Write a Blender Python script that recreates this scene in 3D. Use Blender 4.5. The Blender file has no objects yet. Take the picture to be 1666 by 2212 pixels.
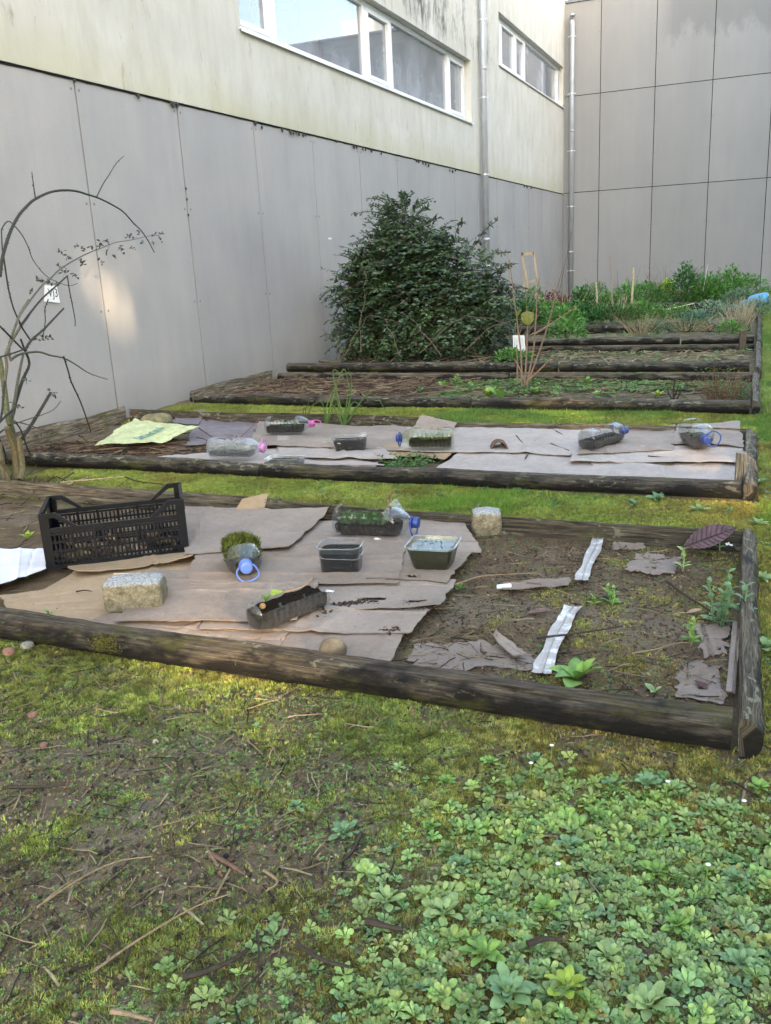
import bpy, math, random
import numpy as np
from mathutils import Vector, Matrix
S = bpy.context.scene
C = S.collection
rnd = random.Random(7)
rs = np.random.RandomState(11)
R = math.radians

# ------------------------------------------------------------------ camera
CAMH = 1.3
FPX = 1905.0
yw, pt, rl = -0.403488, 0.276867, -0.052546
cy, sy, cp, sp, cr, sr = math.cos(yw), math.sin(yw), math.cos(pt), math.sin(pt), math.cos(rl), math.sin(rl)
fw = np.array([sy*cp, cy*cp, -sp]); rt = np.array([cy, -sy, 0.0]); up = np.cross(rt, fw)
r2 = rt*cr + up*sr; u2 = -rt*sr + up*cr
cam = bpy.data.cameras.new('camera'); cob = bpy.data.objects.new('camera', cam); C.objects.link(cob)
cam.sensor_fit = 'HORIZONTAL'; cam.sensor_width = 36.0; cam.lens = 36.0*FPX/1666.0
cam.clip_start = 0.05; cam.clip_end = 2000
M = Matrix(((r2[0], u2[0], -fw[0], 0), (r2[1], u2[1], -fw[1], 0), (r2[2], u2[2], -fw[2], CAMH), (0, 0, 0, 1)))
cob.matrix_world = M
S.camera = cob
# ------------------------------------------------------------------ world and sun
SD = np.array([.80, -.50, .27]); SD /= np.linalg.norm(SD)       # towards the sun, low behind the added sun blocker
elev = math.asin(SD[2]); az = math.atan2(SD[0], SD[1])
w = bpy.data.worlds.new('World'); S.world = w; w.use_nodes = True
nt = w.node_tree; bg = nt.nodes['Background']
sky = nt.nodes.new('ShaderNodeTexSky'); sky.sky_type = 'NISHITA'; sky.sun_disc = False
sky.sun_elevation = elev; sky.sun_rotation = az; sky.air_density = 1.0; sky.dust_density = 2.5; sky.ozone_density = 1.0
nt.links.new(sky.outputs[0], bg.inputs[0]); bg.inputs[1].default_value = 0.15
sl = bpy.data.lights.new('sun', 'SUN'); sl.energy = 2.2; sl.angle = R(1.3); sl.color = (1.0, .80, .55)
so = bpy.data.objects.new('sun', sl); C.objects.link(so)
so.rotation_euler = Vector(SD).to_track_quat('Z', 'Y').to_euler()
S.view_settings.view_transform = 'Standard'; S.view_settings.look = 'None'
S.view_settings.gamma = 1.0; S.view_settings.use_curve_mapping = False
S.view_settings.exposure = 3.45
try:
    S.view_settings.use_white_balance = True
    S.view_settings.white_balance_temperature = 7450
    S.view_settings.white_balance_tint = 11
except Exception: pass
S.render.engine = 'CYCLES'
S.cycles.max_bounces = 8; S.cycles.transparent_max_bounces = 24

# ------------------------------------------------------------------ helpers
EYE = np.array([0, 0, CAMH])
def ray(px, py): return r2*((px-833)/FPX) + u2*(-(py-1106)/FPX) + fw
def G(px, py, z=0.0):
    d = ray(px, py); return EYE + d*((z-CAMH)/d[2])
def WX(px, py, x):
    d = ray(px, py); return EYE + d*(x/d[0])
def WY(px, py, y):
    d = ray(px, py); return EYE + d*(y/d[1])
def _h(ix, iy, s):
    n = (ix.astype(np.int64)*374761393 + iy.astype(np.int64)*668265263 + s*974634777) & 0xffffffff
    n = ((n ^ (n >> 13))*1274126177) & 0xffffffff
    return ((n ^ (n >> 16)) & 0xffffff)/float(0xffffff)
def vn(x, y, s=0):
    x = np.asarray(x, float); y = np.asarray(y, float)
    ix = np.floor(x); iy = np.floor(y); fx = x-ix; fy = y-iy
    fx = fx*fx*(3-2*fx); fy = fy*fy*(3-2*fy)
    a = _h(ix, iy, s); b = _h(ix+1, iy, s); c = _h(ix, iy+1, s); d = _h(ix+1, iy+1, s)
    return (a*(1-fx)+b*fx)*(1-fy) + (c*(1-fx)+d*fx)*fy
def fbm(x, y, s=0, o=4):
    v = 0; a = .5; t = 0
    for i in range(o):
        v = v + a*vn(np.asarray(x)*2**i, np.asarray(y)*2**i, s+i*17); t += a; a *= .55
    return v/t
def ss(a, b, x): 
    t = np.clip((x-a)/(b-a), 0, 1); return t*t*(3-2*t)

def tagit(o, label=None, cat=None, group=None, kind=None):
    if label: o['label'] = label
    if cat: o['category'] = cat
    if group: o['group'] = group
    if kind: o['kind'] = kind
    return o
def thing(name, label, cat, loc, group=None):
    o = bpy.data.objects.new(name, None); C.objects.link(o); o.location = [float(v) for v in loc]; o.empty_display_size = .1
    return tagit(o, label, cat, group)
def rawmesh(name, V, F, col=None, smooth=False):
    """V (n,3); F list of (m,k) int arrays"""
    me = bpy.data.meshes.new(name)
    V = np.ascontiguousarray(V, dtype=np.float32)
    if not isinstance(F, (list, tuple)): F = [F]
    F = [np.asarray(f, dtype=np.int32) for f in F if len(f)]
    nl = sum(f.size for f in F); nf = sum(len(f) for f in F)
    me.vertices.add(len(V)); me.vertices.foreach_set('co', V.ravel())
    me.loops.add(nl); me.loops.foreach_set('vertex_index', np.concatenate([f.ravel() for f in F]))
    st = []; c = 0
    for f in F:
        st.append(c + np.arange(len(f))*f.shape[1]); c += f.size
    me.polygons.add(nf); me.polygons.foreach_set('loop_start', np.concatenate(st).astype(np.int32))
    me.polygons.foreach_set('use_smooth', np.full(nf, bool(smooth)))
    if col is not None:
        a = me.attributes.new('Col', 'FLOAT_COLOR', 'POINT')
        c4 = np.ones((len(V), 4), dtype=np.float32); c4[:, :3] = col
        a.data.foreach_set('color', c4.ravel())
    me.update(calc_edges=True); me.validate()
    return me
class MB:
    def __init__(s): s.v = []; s.f = {}; s.n = 0; s.c = []
    def add(s, V, F, col=None):
        V = np.asarray(V, float); s.v.append(V)
        if not isinstance(F, (list, tuple)) or (len(F) and not hasattr(F[0], 'shape')): F = [np.asarray(F)]
        for f in F:
            f = np.asarray(f)
            if len(f): s.f.setdefault(f.shape[1], []).append(f+s.n)
        if col is not None:
            col = np.asarray(col, float)
            s.c.append(np.tile(col, (len(V), 1)) if col.ndim == 1 else col)
        s.n += len(V); return s
    def box(s, c, d, yaw=0, T=None, col=None):
        x, y, z = [v/2 for v in d]
        V = np.array([(-x,-y,-z),(x,-y,-z),(x,y,-z),(-x,y,-z),(-x,-y,z),(x,-y,z),(x,y,z),(-x,y,z)], float)
        if yaw: V = V@rotz(yaw).T
        V = V+np.array(c)
        if T is not None: V = T(V)
        return s.add(V, np.array([(0,3,2,1),(4,5,6,7),(0,1,5,4),(1,2,6,5),(2,3,7,6),(3,0,4,7)]), col)
WORG = {}
def build(s, name, mat, parent=None, smooth=False, origin=None):
    V = np.concatenate(s.v); F = [np.concatenate(f) for f in s.f.values()]
    if parent is not None:
        org = WORG.get(parent.name, np.array(parent.location))      # world origin of the parent (parents are never rotated)
    elif origin is not None: org = np.array(origin, float)
    else: org = np.array([V[:,0].mean(), V[:,1].mean(), V[:,2].min()])
    me = rawmesh(name, V-org, F, np.concatenate(s.c) if s.c else None, smooth)
    me.materials.append(mat)
    o = bpy.data.objects.new(name, me); C.objects.link(o)
    if parent is not None: o.parent = parent
    else: o.location = org
    WORG[o.name] = org
    return o
MB.build = build
def rotz(a): c, s_ = math.cos(a), math.sin(a); return np.array([[c,-s_,0],[s_,c,0],[0,0,1]])
def rotx(a): c, s_ = math.cos(a), math.sin(a); return np.array([[1,0,0],[0,c,-s_],[0,s_,c]])
def roty(a): c, s_ = math.cos(a), math.sin(a); return np.array([[c,0,s_],[0,1,0],[-s_,0,c]])
def TF(loc, yaw=0, pitch=0, roll=0, sc=1.0):
    A = rotz(yaw)@roty(-pitch)@rotx(roll)*sc; L = np.array(loc, float)
    return lambda V: np.asarray(V)@A.T + L
def tube(P, rad, n=6, cap=True):
    P = np.asarray(P, float); m = len(P)
    rad = np.full(m, rad) if np.isscalar(rad) else np.asarray(rad, float)
    T = np.gradient(P, axis=0); T /= np.linalg.norm(T, axis=1)[:, None]+1e-9
    ref = np.array([0,0,1.0]) if abs(T[0][2]) < .9 else np.array([1.0,0,0])
    N = np.zeros_like(P); b = np.cross(T[0], ref); N[0] = b/np.linalg.norm(b)
    for i in range(1, m):
        v = N[i-1]-T[i]*np.dot(N[i-1], T[i]); N[i] = v/(np.linalg.norm(v)+1e-9)
    B = np.cross(T, N); a = np.arange(n)*2*math.pi/n
    V = (P[:,None,:]+rad[:,None,None]*(np.cos(a)[None,:,None]*N[:,None,:]+np.sin(a)[None,:,None]*B[:,None,:])).reshape(-1,3)
    i = np.arange(m-1)[:,None]*n; j = np.arange(n)[None,:]; j2 = (j+1)%n
    F = np.stack([i+j, i+j2, i+n+j2, i+n+j], -1).reshape(-1,4)
    Fs = [F]
    if cap:
        Fs.append(np.stack([np.arange(n)[::-1], (m-1)*n+np.arange(n)]))
    return V, Fs
def smoothpath(P, k=4):
    P = np.asarray(P, float); out = []
    Q = np.vstack([2*P[0]-P[1], P, 2*P[-1]-P[-2]])
    for i in range(1, len(Q)-2):
        for t in np.arange(k)/k:
            a, b, c, d = Q[i-1], Q[i], Q[i+1], Q[i+2]
            out.append(.5*((2*b)+(-a+c)*t+(2*a-5*b+4*c-d)*t*t+(-a+3*b-3*c+d)*t**3))
    out.append(P[-1]); return np.array(out)
def loft(rings, closed=True, caps=(True, True)):
    rings = np.asarray(rings, float); m, n = rings.shape[:2]
    i = np.arange(m-1)[:,None]*n; 
    j = np.arange(n if closed else n-1)[None,:]; j2 = (j+1)%n
    F = [np.stack([i+j, i+j2, i+n+j2, i+n+j], -1).reshape(-1,4)]
    if caps[0]: F.append(np.arange(n)[::-1][None])
    if caps[1]: F.append(((m-1)*n+np.arange(n))[None])
    return rings.reshape(-1,3), F

# ------------------------------------------------------------------ materials
def newmat(name):
    m = bpy.data.materials.new(name); m.use_nodes = True
    n = m.node_tree; return m, n, n.nodes['Principled BSDF'], n.links
def nd(n, t, **k):
    x = n.nodes.new(t)
    for a, b in k.items(): setattr(x, a, b)
    return x
def texco(n, kind='Object', scale=(1,1,1)):
    t = nd(n, 'ShaderNodeTexCoord') if kind != 'World' else nd(n, 'ShaderNodeNewGeometry')
    mp = nd(n, 'ShaderNodeMapping'); mp.inputs['Scale'].default_value = scale
    n.links.new(t.outputs['Position' if kind == 'World' else kind], mp.inputs[0]); return mp.outputs[0]
def noise(n, vec, scale=5, detail=4, rough=.6, dist=0):
    x = nd(n, 'ShaderNodeTexNoise'); x.inputs['Scale'].default_value = scale; x.inputs['Detail'].default_value = detail
    x.inputs['Roughness'].default_value = rough; x.inputs['Distortion'].default_value = dist
    n.links.new(vec, x.inputs['Vector']); return x.outputs['Fac']
def ramp(n, fac, stops):
    x = nd(n, 'ShaderNodeValToRGB'); e = x.color_ramp.elements
    while len(e) < len(stops): e.new(.5)
    for el, (p, c) in zip(e, stops):
        el.position = p; el.color = (c, c, c, 1) if np.isscalar(c) else (*c, 1)
    n.links.new(fac, x.inputs[0]); return x.outputs[0]
def mix(n, fac, a, b, mode='MIX'):
    x = nd(n, 'ShaderNodeMix', data_type='RGBA', blend_type=mode)
    for k, v in ((0, fac), (6, a), (7, b)):
        if hasattr(v, 'links') or hasattr(v, 'is_output'): n.links.new(v, x.inputs[k])
        else: x.inputs[k].default_value = v if k == 0 else (*v, 1)
    return x.outputs[2]
def mth(n, op, a, b=0.0):
    x = nd(n, 'ShaderNodeMath', operation=op)
    for k, v in ((0, a), (1, b)):
        if hasattr(v, 'is_output'): n.links.new(v, x.inputs[k])
        else: x.inputs[k].default_value = v
    return x.outputs[0]
def bump(n, b, h, strength=.4, dist=.01):
    x = nd(n, 'ShaderNodeBump'); x.inputs['Strength'].default_value = strength; x.inputs['Distance'].default_value = dist
    n.links.new(h, x.inputs['Height']); n.links.new(x.outputs[0], b.inputs['Normal']); return x
def sepxyz(n, vec):
    x = nd(n, 'ShaderNodeSeparateXYZ'); n.links.new(vec, x.inputs[0]); return x.outputs

def vmat(name, rough=.7, spec=.3, trans=0.0, vscale=60, vamt=.35, bstr=0, sheen=0):
    m, n, b, L = newmat(name)
    at = nd(n, 'ShaderNodeAttribute', attribute_name='Col')
    f = noise(n, texco(n, 'World'), vscale, 3)
    r = ramp(n, f, [(.25, 1-vamt), (.75, 1+vamt)])
    c = mix(n, 1.0, at.outputs['Color'], r, 'MULTIPLY')
    L.new(c, b.inputs['Base Color']); b.inputs['Roughness'].default_value = rough; b.inputs['Specular IOR Level'].default_value = spec
    if bstr: bump(n, b, f, bstr, .01)
    if trans:
        t = nd(n, 'ShaderNodeBsdfTranslucent'); L.new(c, t.inputs[0]); mx = nd(n, 'ShaderNodeMixShader'); mx.inputs[0].default_value = trans
        out = n.nodes['Material Output']; L.new(b.outputs[0], mx.inputs[1]); L.new(t.outputs[0], mx.inputs[2]); L.new(mx.outputs[0], out.inputs[0])
    return m
def pmat(name, col, rough=.6, spec=.4, metal=0, vscale=30, vamt=.2, bstr=0, kind='Object', scl=(1,1,1)):
    m, n, b, L = newmat(name)
    f = noise(n, texco(n, kind, scl), vscale, 4)
    r = ramp(n, f, [(.25, tuple(c*(1-vamt) for c in col)), (.75, tuple(min(1, c*(1+vamt)) for c in col))])
    L.new(r, b.inputs['Base Color']); b.inputs['Roughness'].default_value = rough
    b.inputs['Specular IOR Level'].default_value = spec; b.inputs['Metallic'].default_value = metal
    if bstr: bump(n, b, f, bstr, .01)
    return m

def ground_mat():
    m, n, b, L = newmat('ground_cover')
    at = nd(n, 'ShaderNodeAttribute', attribute_name='Col')
    v = texco(n, 'World')
    f1 = noise(n, v, 25, 6, .7); f2 = noise(n, v, 140, 4, .7); f3 = noise(n, v, 420, 3, .6)
    c = mix(n, 1.0, at.outputs['Color'], ramp(n, f1, [(.3, .6), (.7, 1.45)]), 'MULTIPLY')
    c = mix(n, 1.0, c, ramp(n, f2, [(.3, .55), (.7, 1.5)]), 'MULTIPLY')
    vo = nd(n, 'ShaderNodeTexVoronoi'); vo.inputs['Scale'].default_value = 95; L.new(v, vo.inputs['Vector'])
    peb = ramp(n, vo.outputs['Distance'], [(.10, 1.0), (.16, 0.0)])
    rare = ramp(n, sepxyz(n, vo.outputs['Color'])[0], [(.95, 0.0), (.97, 1.0)])
    pk = mth(n, 'MULTIPLY', peb, rare)
    c = mix(n, pk, c, (.30, .25, .18))
    L.new(c, b.inputs['Base Color'])
    L.new(ramp(n, f1, [(.35, .55), (.6, .95)]), b.inputs['Roughness']); b.inputs['Specular IOR Level'].default_value = .35
    h = mth(n, 'ADD', mth(n, 'MULTIPLY', f2, 1.0), mth(n, 'MULTIPLY', f3, .5))
    bump(n, b, h, .9, .02)
    return m
MAT_GROUND = ground_mat()

def wood_mat(name='weathered_log', dark=1.0, green=.55, pale=.85):
    m, n, b, L = newmat(name)
    oi = nd(n, 'ShaderNodeObjectInfo')
    tc = nd(n, 'ShaderNodeTexCoord'); off = nd(n, 'ShaderNodeVectorMath', operation='ADD')
    sc = nd(n, 'ShaderNodeVectorMath', operation='SCALE'); L.new(oi.outputs['Location'], sc.inputs[0]); sc.inputs['Scale'].default_value = 3.7
    L.new(tc.outputs['UV'], off.inputs[0]); L.new(sc.outputs[0], off.inputs[1])
    def mp(s):
        x = nd(n, 'ShaderNodeMapping'); x.inputs['Scale'].default_value = s; L.new(off.outputs[0], x.inputs[0]); return x.outputs[0]
    g1 = noise(n, mp((4, 90, 1)), 1.0, 6, .7, .6)       # long grain
    g2 = noise(n, mp((14, 300, 1)), 1.0, 4, .7, .3)
    p1 = noise(n, mp((5, 9, 1)), 1.0, 5, .65)            # broad patches
    p2 = noise(n, mp((16, 34, 1)), 1.0, 4, .6)
    p3 = noise(n, mp((2.2, 5, 1)), 1.0, 3, .6)
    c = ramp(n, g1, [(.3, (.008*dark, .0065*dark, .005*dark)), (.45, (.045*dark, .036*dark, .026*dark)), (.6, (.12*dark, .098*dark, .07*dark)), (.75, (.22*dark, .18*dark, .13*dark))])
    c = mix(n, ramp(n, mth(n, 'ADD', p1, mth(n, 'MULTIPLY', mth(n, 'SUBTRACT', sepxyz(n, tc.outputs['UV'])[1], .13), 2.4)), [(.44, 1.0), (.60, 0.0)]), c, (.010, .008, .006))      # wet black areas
    c = mix(n, 1.0, c, ramp(n, g2, [(.3, .5), (.7, 1.6)]), 'MULTIPLY')
    uvs = sepxyz(n, tc.outputs['UV'])
    topm = ramp(n, uvs[1], [(.09, 0.0), (.15, 1.0)])      # v: 0 outer bottom ... upper side
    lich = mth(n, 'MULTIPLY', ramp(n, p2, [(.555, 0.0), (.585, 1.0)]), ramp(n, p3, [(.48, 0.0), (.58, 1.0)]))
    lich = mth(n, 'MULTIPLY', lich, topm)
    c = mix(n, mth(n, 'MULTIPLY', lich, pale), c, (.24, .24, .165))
    ms = mth(n, 'MULTIPLY', ramp(n, noise(n, mp((3.1, 8, 1)), 1.3, 5, .65), [(.54, 0.0), (.66, 1.0)]), green)
    c = mix(n, ms, c, (.085, .085, .018))
    L.new(c, b.inputs['Base Color']); b.inputs['Roughness'].default_value = .75; b.inputs['Specular IOR Level'].default_value = .3
    h = mth(n, 'ADD', g1, mth(n, 'MULTIPLY', g2, .6)); bump(n, b, h, 1.0, .012)
    return m
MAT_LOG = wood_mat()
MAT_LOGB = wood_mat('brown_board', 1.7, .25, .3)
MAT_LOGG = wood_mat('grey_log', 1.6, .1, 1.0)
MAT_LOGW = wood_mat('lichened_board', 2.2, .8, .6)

def panel_mat():
    m, n, b, L = newmat('fibre_cement_panel')
    v = texco(n, 'World'); oi = nd(n, 'ShaderNodeObjectInfo')
    f1 = noise(n, texco(n, 'World', (1.1, 1.1, .7)), 1.1, 5, .55); f2 = noise(n, texco(n, 'World', (5, 5, .25)), 2.0, 4, .6); f3 = noise(n, v, 110, 3, .6)
    c = ramp(n, f1, [(.3, (.315, .312, .316)), (.5, (.35, .344, .342)), (.7, (.385, .372, .362))])
    c = mix(n, 1.0, c, ramp(n, f2, [(.3, .975), (.7, 1.02)]), 'MULTIPLY')
    c = mix(n, 1.0, c, ramp(n, f3, [(.3, .96), (.7, 1.04)]), 'MULTIPLY')
    c = mix(n, 1.0, c, ramp(n, oi.outputs['Random'], [(0, .965), (1, 1.03)]), 'MULTIPLY')
    # dirt towards the foot of the wall: soil splash, a real stain
    z = sepxyz(n, v)[2]
    dz = mth(n, 'MULTIPLY', ramp(n, mth(n, 'ADD', z, mth(n, 'MULTIPLY', f1, .35)), [(.12, 1.0), (.62, 0.0)]), .35)
    c = mix(n, dz, c, (.20, .19, .14))
    sp_ = ramp(n, noise(n, v, 38, 2, .5), [(.765, 0.0), (.78, 1.0)])
    c = mix(n, mth(n, 'MULTIPLY', sp_, .5), c, (.12, .115, .105))
    L.new(c, b.inputs['Base Color']); b.inputs['Roughness'].default_value = .55; b.inputs['Specular IOR Level'].default_value = .25
    bump(n, b, f3, .12, .004)
    return m
MAT_PANEL = panel_mat()
def panel2_mat():
    m, n, b, L = newmat('warm_grey_cladding')
    v = texco(n, 'World'); oi = nd(n, 'ShaderNodeObjectInfo')
    f1 = noise(n, texco(n, 'World', (1, 1, .4)), .9, 5, .6); f2 = noise(n, texco(n, 'World', (3.5, 3.5, .12)), 2.0, 4, .6)
    c = ramp(n, f1, [(.3, (.28, .272, .262)), (.7, (.325, .31, .295))])
    c = mix(n, 1.0, c, ramp(n, f2, [(.3, .98), (.7, 1.02)]), 'MULTIPLY')
    c = mix(n, 1.0, c, ramp(n, oi.outputs['Random'], [(0, .96), (1, 1.03)]), 'MULTIPLY')
    s_ = sepxyz(n, v)
    wet = ramp(n, mth(n, 'SUBTRACT', s_[2], mth(n, 'MULTIPLY', noise(n, texco(n, 'World', (1, 1, .5)), 1.5, 6, .7), 3.0)), [(.0, 0.0), (1, 1.0)])
    m1 = ramp(n, mth(n, 'ADD', mth(n, 'MULTIPLY', mth(n, 'SUBTRACT', s_[2], 6.35), 1.6), mth(n, 'MULTIPLY', mth(n, 'SUBTRACT', noise(n, texco(n, 'World', (1, 1, .35)), 2.6, 6, .75), .5), 3.4)), [(.28, 0.0), (.85, 1.0)])
    m2 = ramp(n, mth(n, 'ADD', mth(n, 'MULTIPLY', s_[0], 1.0), 2.9), [(0.0, 0.0), (.35, 1.0)])
    c = mix(n, mth(n, 'MULTIPLY', mth(n, 'MULTIPLY', m1, m2), .55), c, (.17, .168, .162))
    L.new(c, b.inputs['Base Color']); b.inputs['Roughness'].default_value = .55; b.inputs['Specular IOR Level'].default_value = .25
    return m
MAT_PANEL2 = panel2_mat()
def render_mat():
    m, n, b, L = newmat('cream_render')
    v = texco(n, 'World'); s_ = sepxyz(n, v)
    f1 = noise(n, v, .9, 5, .6); st = noise(n, texco(n, 'World', (3, 3, .8)), 1.4, 7, .7); st2 = noise(n, texco(n, 'World', (6, 6, 2.4)), 1.3, 6, .7)
    c = ramp(n, f1, [(.3, (.52, .505, .45)), (.7, (.62, .61, .56))])
    c = mix(n, mth(n, 'MULTIPLY', ramp(n, st, [(.45, 0.0), (.72, 1.0)]), .42), c, (.38, .355, .28))
    c = mix(n, mth(n, 'MULTIPLY', ramp(n, st2, [(.60, 0.0), (.74, 1.0)]), .6), c, (.23, .20, .12))
    low = ramp(n, mth(n, 'SUBTRACT', s_[2], mth(n, 'MULTIPLY', f1, .9)), [(2.38/4, 1.0), (2.95/4, 0.0)])
    zz = mth(n, 'DIVIDE', s_[2], 4.0)
    low = ramp(n, mth(n, 'SUBTRACT', zz, mth(n, 'MULTIPLY', noise(n, v, 1.3, 4, .6), .16)), [(.63, 1.0), (.74, 0.0)])
    c = mix(n, mth(n, 'MULTIPLY', low, .4), c, (.42, .40, .17))
    blk = noise(n, texco(n, 'World', (3, 2.2, .8)), 1.7, 7, .75)
    zb = ramp(n, mth(n, 'DIVIDE', s_[2], 10.0), [(.485, 0.0), (.52, 1.0), (.62, .8), (.75, .4)])
    yb = ramp(n, mth(n, 'DIVIDE', s_[1], 30.0), [(.42, 0.0), (.50, 1.0), (.635, 1.0), (.66, .25)])
    kb = mth(n, 'MULTIPLY', mth(n, 'MULTIPLY', ramp(n, blk, [(.48, 0.0), (.64, 1.0)]), zb), yb)
    c = mix(n, mth(n, 'MULTIPLY', kb, .9), c, (.05, .05, .047))
    L.new(c, b.inputs['Base Color']); b.inputs['Roughness'].default_value = .85; b.inputs['Specular IOR Level'].default_value = .2
    bump(n, b, noise(n, v, 90, 4, .6), .25, .006)
    return m
MAT_RENDER = render_mat()
MAT_FRAME = pmat('white_window_frame', (.74, .75, .76), .35, .5, 0, 3, .04)
MAT_GALV = pmat('galvanised_pipe', (.42, .44, .47), .38, .5, .25, 3, .15)
MAT_BRACKET = pmat('pipe_bracket_metal', (.75, .77, .80), .3, .5, .8, 3, .1)
MAT_FLASH = pmat('grey_flashing', (.22, .23, .25), .45, .5, .2, 3, .1)
MAT_DARK = pmat('dark_cavity', (.012, .012, .012), .9, .1, 0, 3, .2)
MAT_ROOM = pmat('room_paint', (.16, .17, .19), .9, .1, 0, 2, .3)
def glass_mat():
    m, n, b, L = newmat('window_glass'); n.nodes.remove(b)
    g = nd(n, 'ShaderNodeBsdfGlossy'); g.inputs['Roughness'].default_value = .015; g.inputs['Color'].default_value = (.95, .97, 1, 1)
    t = nd(n, 'ShaderNodeBsdfTransparent'); t.inputs[0].default_value = (.75, .78, .8, 1)
    d = nd(n, 'ShaderNodeBsdfDiffuse'); d.inputs[0].default_value = (.55, .6, .66, 1)
    f = nd(n, 'ShaderNodeFresnel'); f.inputs[0].default_value = 1.9
    m1 = nd(n, 'ShaderNodeMixShader'); fa = mth(n, 'MULTIPLY', f.outputs[0], 1.7); cl = nd(n, 'ShaderNodeClamp'); L.new(fa, cl.inputs[0]); L.new(cl.outputs[0], m1.inputs[0]); L.new(t.outputs[0], m1.inputs[1]); L.new(g.outputs[0], m1.inputs[2])
    m2 = nd(n, 'ShaderNodeMixShader')
    L.new(mth(n, 'MULTIPLY', ramp(n, noise(n, texco(n, 'World', (1, 1, 1)), 1.2, 3), [(.35, .3), (.8, 1.0)]), .5), m2.inputs[0])
    L.new(m1.outputs[0], m2.inputs[1]); L.new(d.outputs[0], m2.inputs[2]); L.new(m2.outputs[0], n.nodes['Material Output'].inputs[0])
    return m
MAT_GLASS = glass_mat()
def clear_mat(name='clear_plastic', tint=(.90, .93, .95), haze=.022, hc=(.45, .5, .52)):
    m, n, b, L = newmat(name); n.nodes.remove(b)
    g = nd(n, 'ShaderNodeBsdfGlossy'); g.inputs['Roughness'].default_value = .12; g.inputs['Color'].default_value = (1, 1, 1, 1)
    t = nd(n, 'ShaderNodeBsdfTransparent'); t.inputs[0].default_value = (*tint, 1)
    d = nd(n, 'ShaderNodeBsdfDiffuse'); d.inputs[0].default_value = (*hc, 1)
    v = texco(n, 'World'); bp = nd(n, 'ShaderNodeBump'); bp.inputs['Strength'].default_value = .25; bp.inputs['Distance'].default_value = .01
    L.new(noise(n, v, 28, 3), bp.inputs['Height']); L.new(bp.outputs[0], g.inputs['Normal'])
    lw = nd(n, 'ShaderNodeLayerWeight'); lw.inputs[0].default_value = .35; L.new(bp.outputs[0], lw.inputs['Normal'])
    fr = mth(n, 'ADD', mth(n, 'MULTIPLY', lw.outputs['Facing'], .42), .035)
    m1 = nd(n, 'ShaderNodeMixShader'); L.new(fr, m1.inputs[0]); L.new(t.outputs[0], m1.inputs[1]); L.new(g.outputs[0], m1.inputs[2])
    m2 = nd(n, 'ShaderNodeMixShader'); L.new(mth(n, 'MULTIPLY', ramp(n, noise(n, v, 60, 4, .7), [(.35, .4), (.7, 1.6)]), haze), m2.inputs[0])
    L.new(m1.outputs[0], m2.inputs[1]); L.new(d.outputs[0], m2.inputs[2]); L.new(m2.outputs[0], n.nodes['Material Output'].inputs[0])
    return m
MAT_CLEAR = clear_mat(); MAT_CLEARG = clear_mat('algae_plastic', (.84, .90, .78), .05, (.20, .22, .13)); MAT_FILM = clear_mat('milky_plastic', (.9, .93, .95), .22, (.5, .55, .58))
MAT_DIM = clear_mat('dirty_plastic', (.86, .9, .92), .04, (.4, .44, .46))
def water_mat(name, col, rough=.03):
    m, n, b, L = newmat(name); b.inputs['Base Color'].default_value = (*col, 1); b.inputs['Roughness'].default_value = rough
    b.inputs['Specular IOR Level'].default_value = .6; b.inputs['Coat Weight'].default_value = 1.0; b.inputs['Coat Roughness'].default_value = .02
    bump(n, b, noise(n, texco(n, 'World'), 14, 2), .05, .01); return m
MAT_WATER = water_mat('murky_water', (.05, .07, .075)); MAT_BLACKWATER = pmat('black_water', (.0035, .004, .004), .35, .06, 0, 30, .3)
def cardboard_mat(name, base, cs=420, wet=1.0):
    m, n, b, L = newmat(name)
    v = texco(n, 'World'); uv = texco(n, 'UV')
    f1 = noise(n, v, 3.2, 5, .6); f2 = noise(n, v, 60, 4, .65); f3 = noise(n, v, 14, 5, .7)
    c = ramp(n, f1, [(.3, tuple(x*.82*wet for x in base)), (.7, tuple(x*1.12 for x in base))])
    c = mix(n, 1.0, c, ramp(n, f2, [(.3, .9), (.7, 1.08)]), 'MULTIPLY')
    c = mix(n, mth(n, 'MULTIPLY', ramp(n, f3, [(.60, 0.0), (.70, 1.0)]), .35), c, tuple(x*.5 for x in base))
    spk = ramp(n, noise(n, v, 45, 2, .5), [(.72, 0.0), (.75, 1.0)])
    c = mix(n, mth(n, 'MULTIPLY', spk, .75), c, (.035, .028, .02))
    wv = nd(n, 'ShaderNodeTexWave'); wv.inputs['Scale'].default_value = 28; wv.inputs['Distortion'].default_value = .6; L.new(uv, wv.inputs['Vector'])
    c = mix(n, 1.0, c, ramp(n, wv.outputs['Fac'], [(0, .985), (1, 1.01)]), 'MULTIPLY')
    L.new(c, b.inputs['Base Color']); b.inputs['Roughness'].default_value = .6; b.inputs['Specular IOR Level'].default_value = .3
    L.new(ramp(n, f3, [(.3, .45), (.6, .8)]), b.inputs['Roughness'])
    bump(n, b, mth(n, 'ADD', mth(n, 'MULTIPLY', wv.outputs['Fac'], .15), f3), .35, .006)
    return m
CB = [cardboard_mat('wet_cardboard', (.25, .195, .155)), cardboard_mat('greyed_cardboard', (.28, .225, .185)), cardboard_mat('tan_cardboard', (.35, .25, .155)), cardboard_mat('pale_cardboard', (.38, .325, .29)), cardboard_mat('purple_grey_cardboard', (.20, .17, .18))]
MAT_PAPER = pmat('sodden_white_paper', (.66, .68, .74), .7, .3, 0, 9, .12, .3)
MAT_LEAF = vmat('leaf_green', .6, .22, .25, 55, .3)
MAT_MOSS = vmat('moss_sprigs', .8, .2, .2, 30, .3)
MAT_STUFF = vmat('dry_litter', .85, .2, 0, 40, .3)
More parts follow.
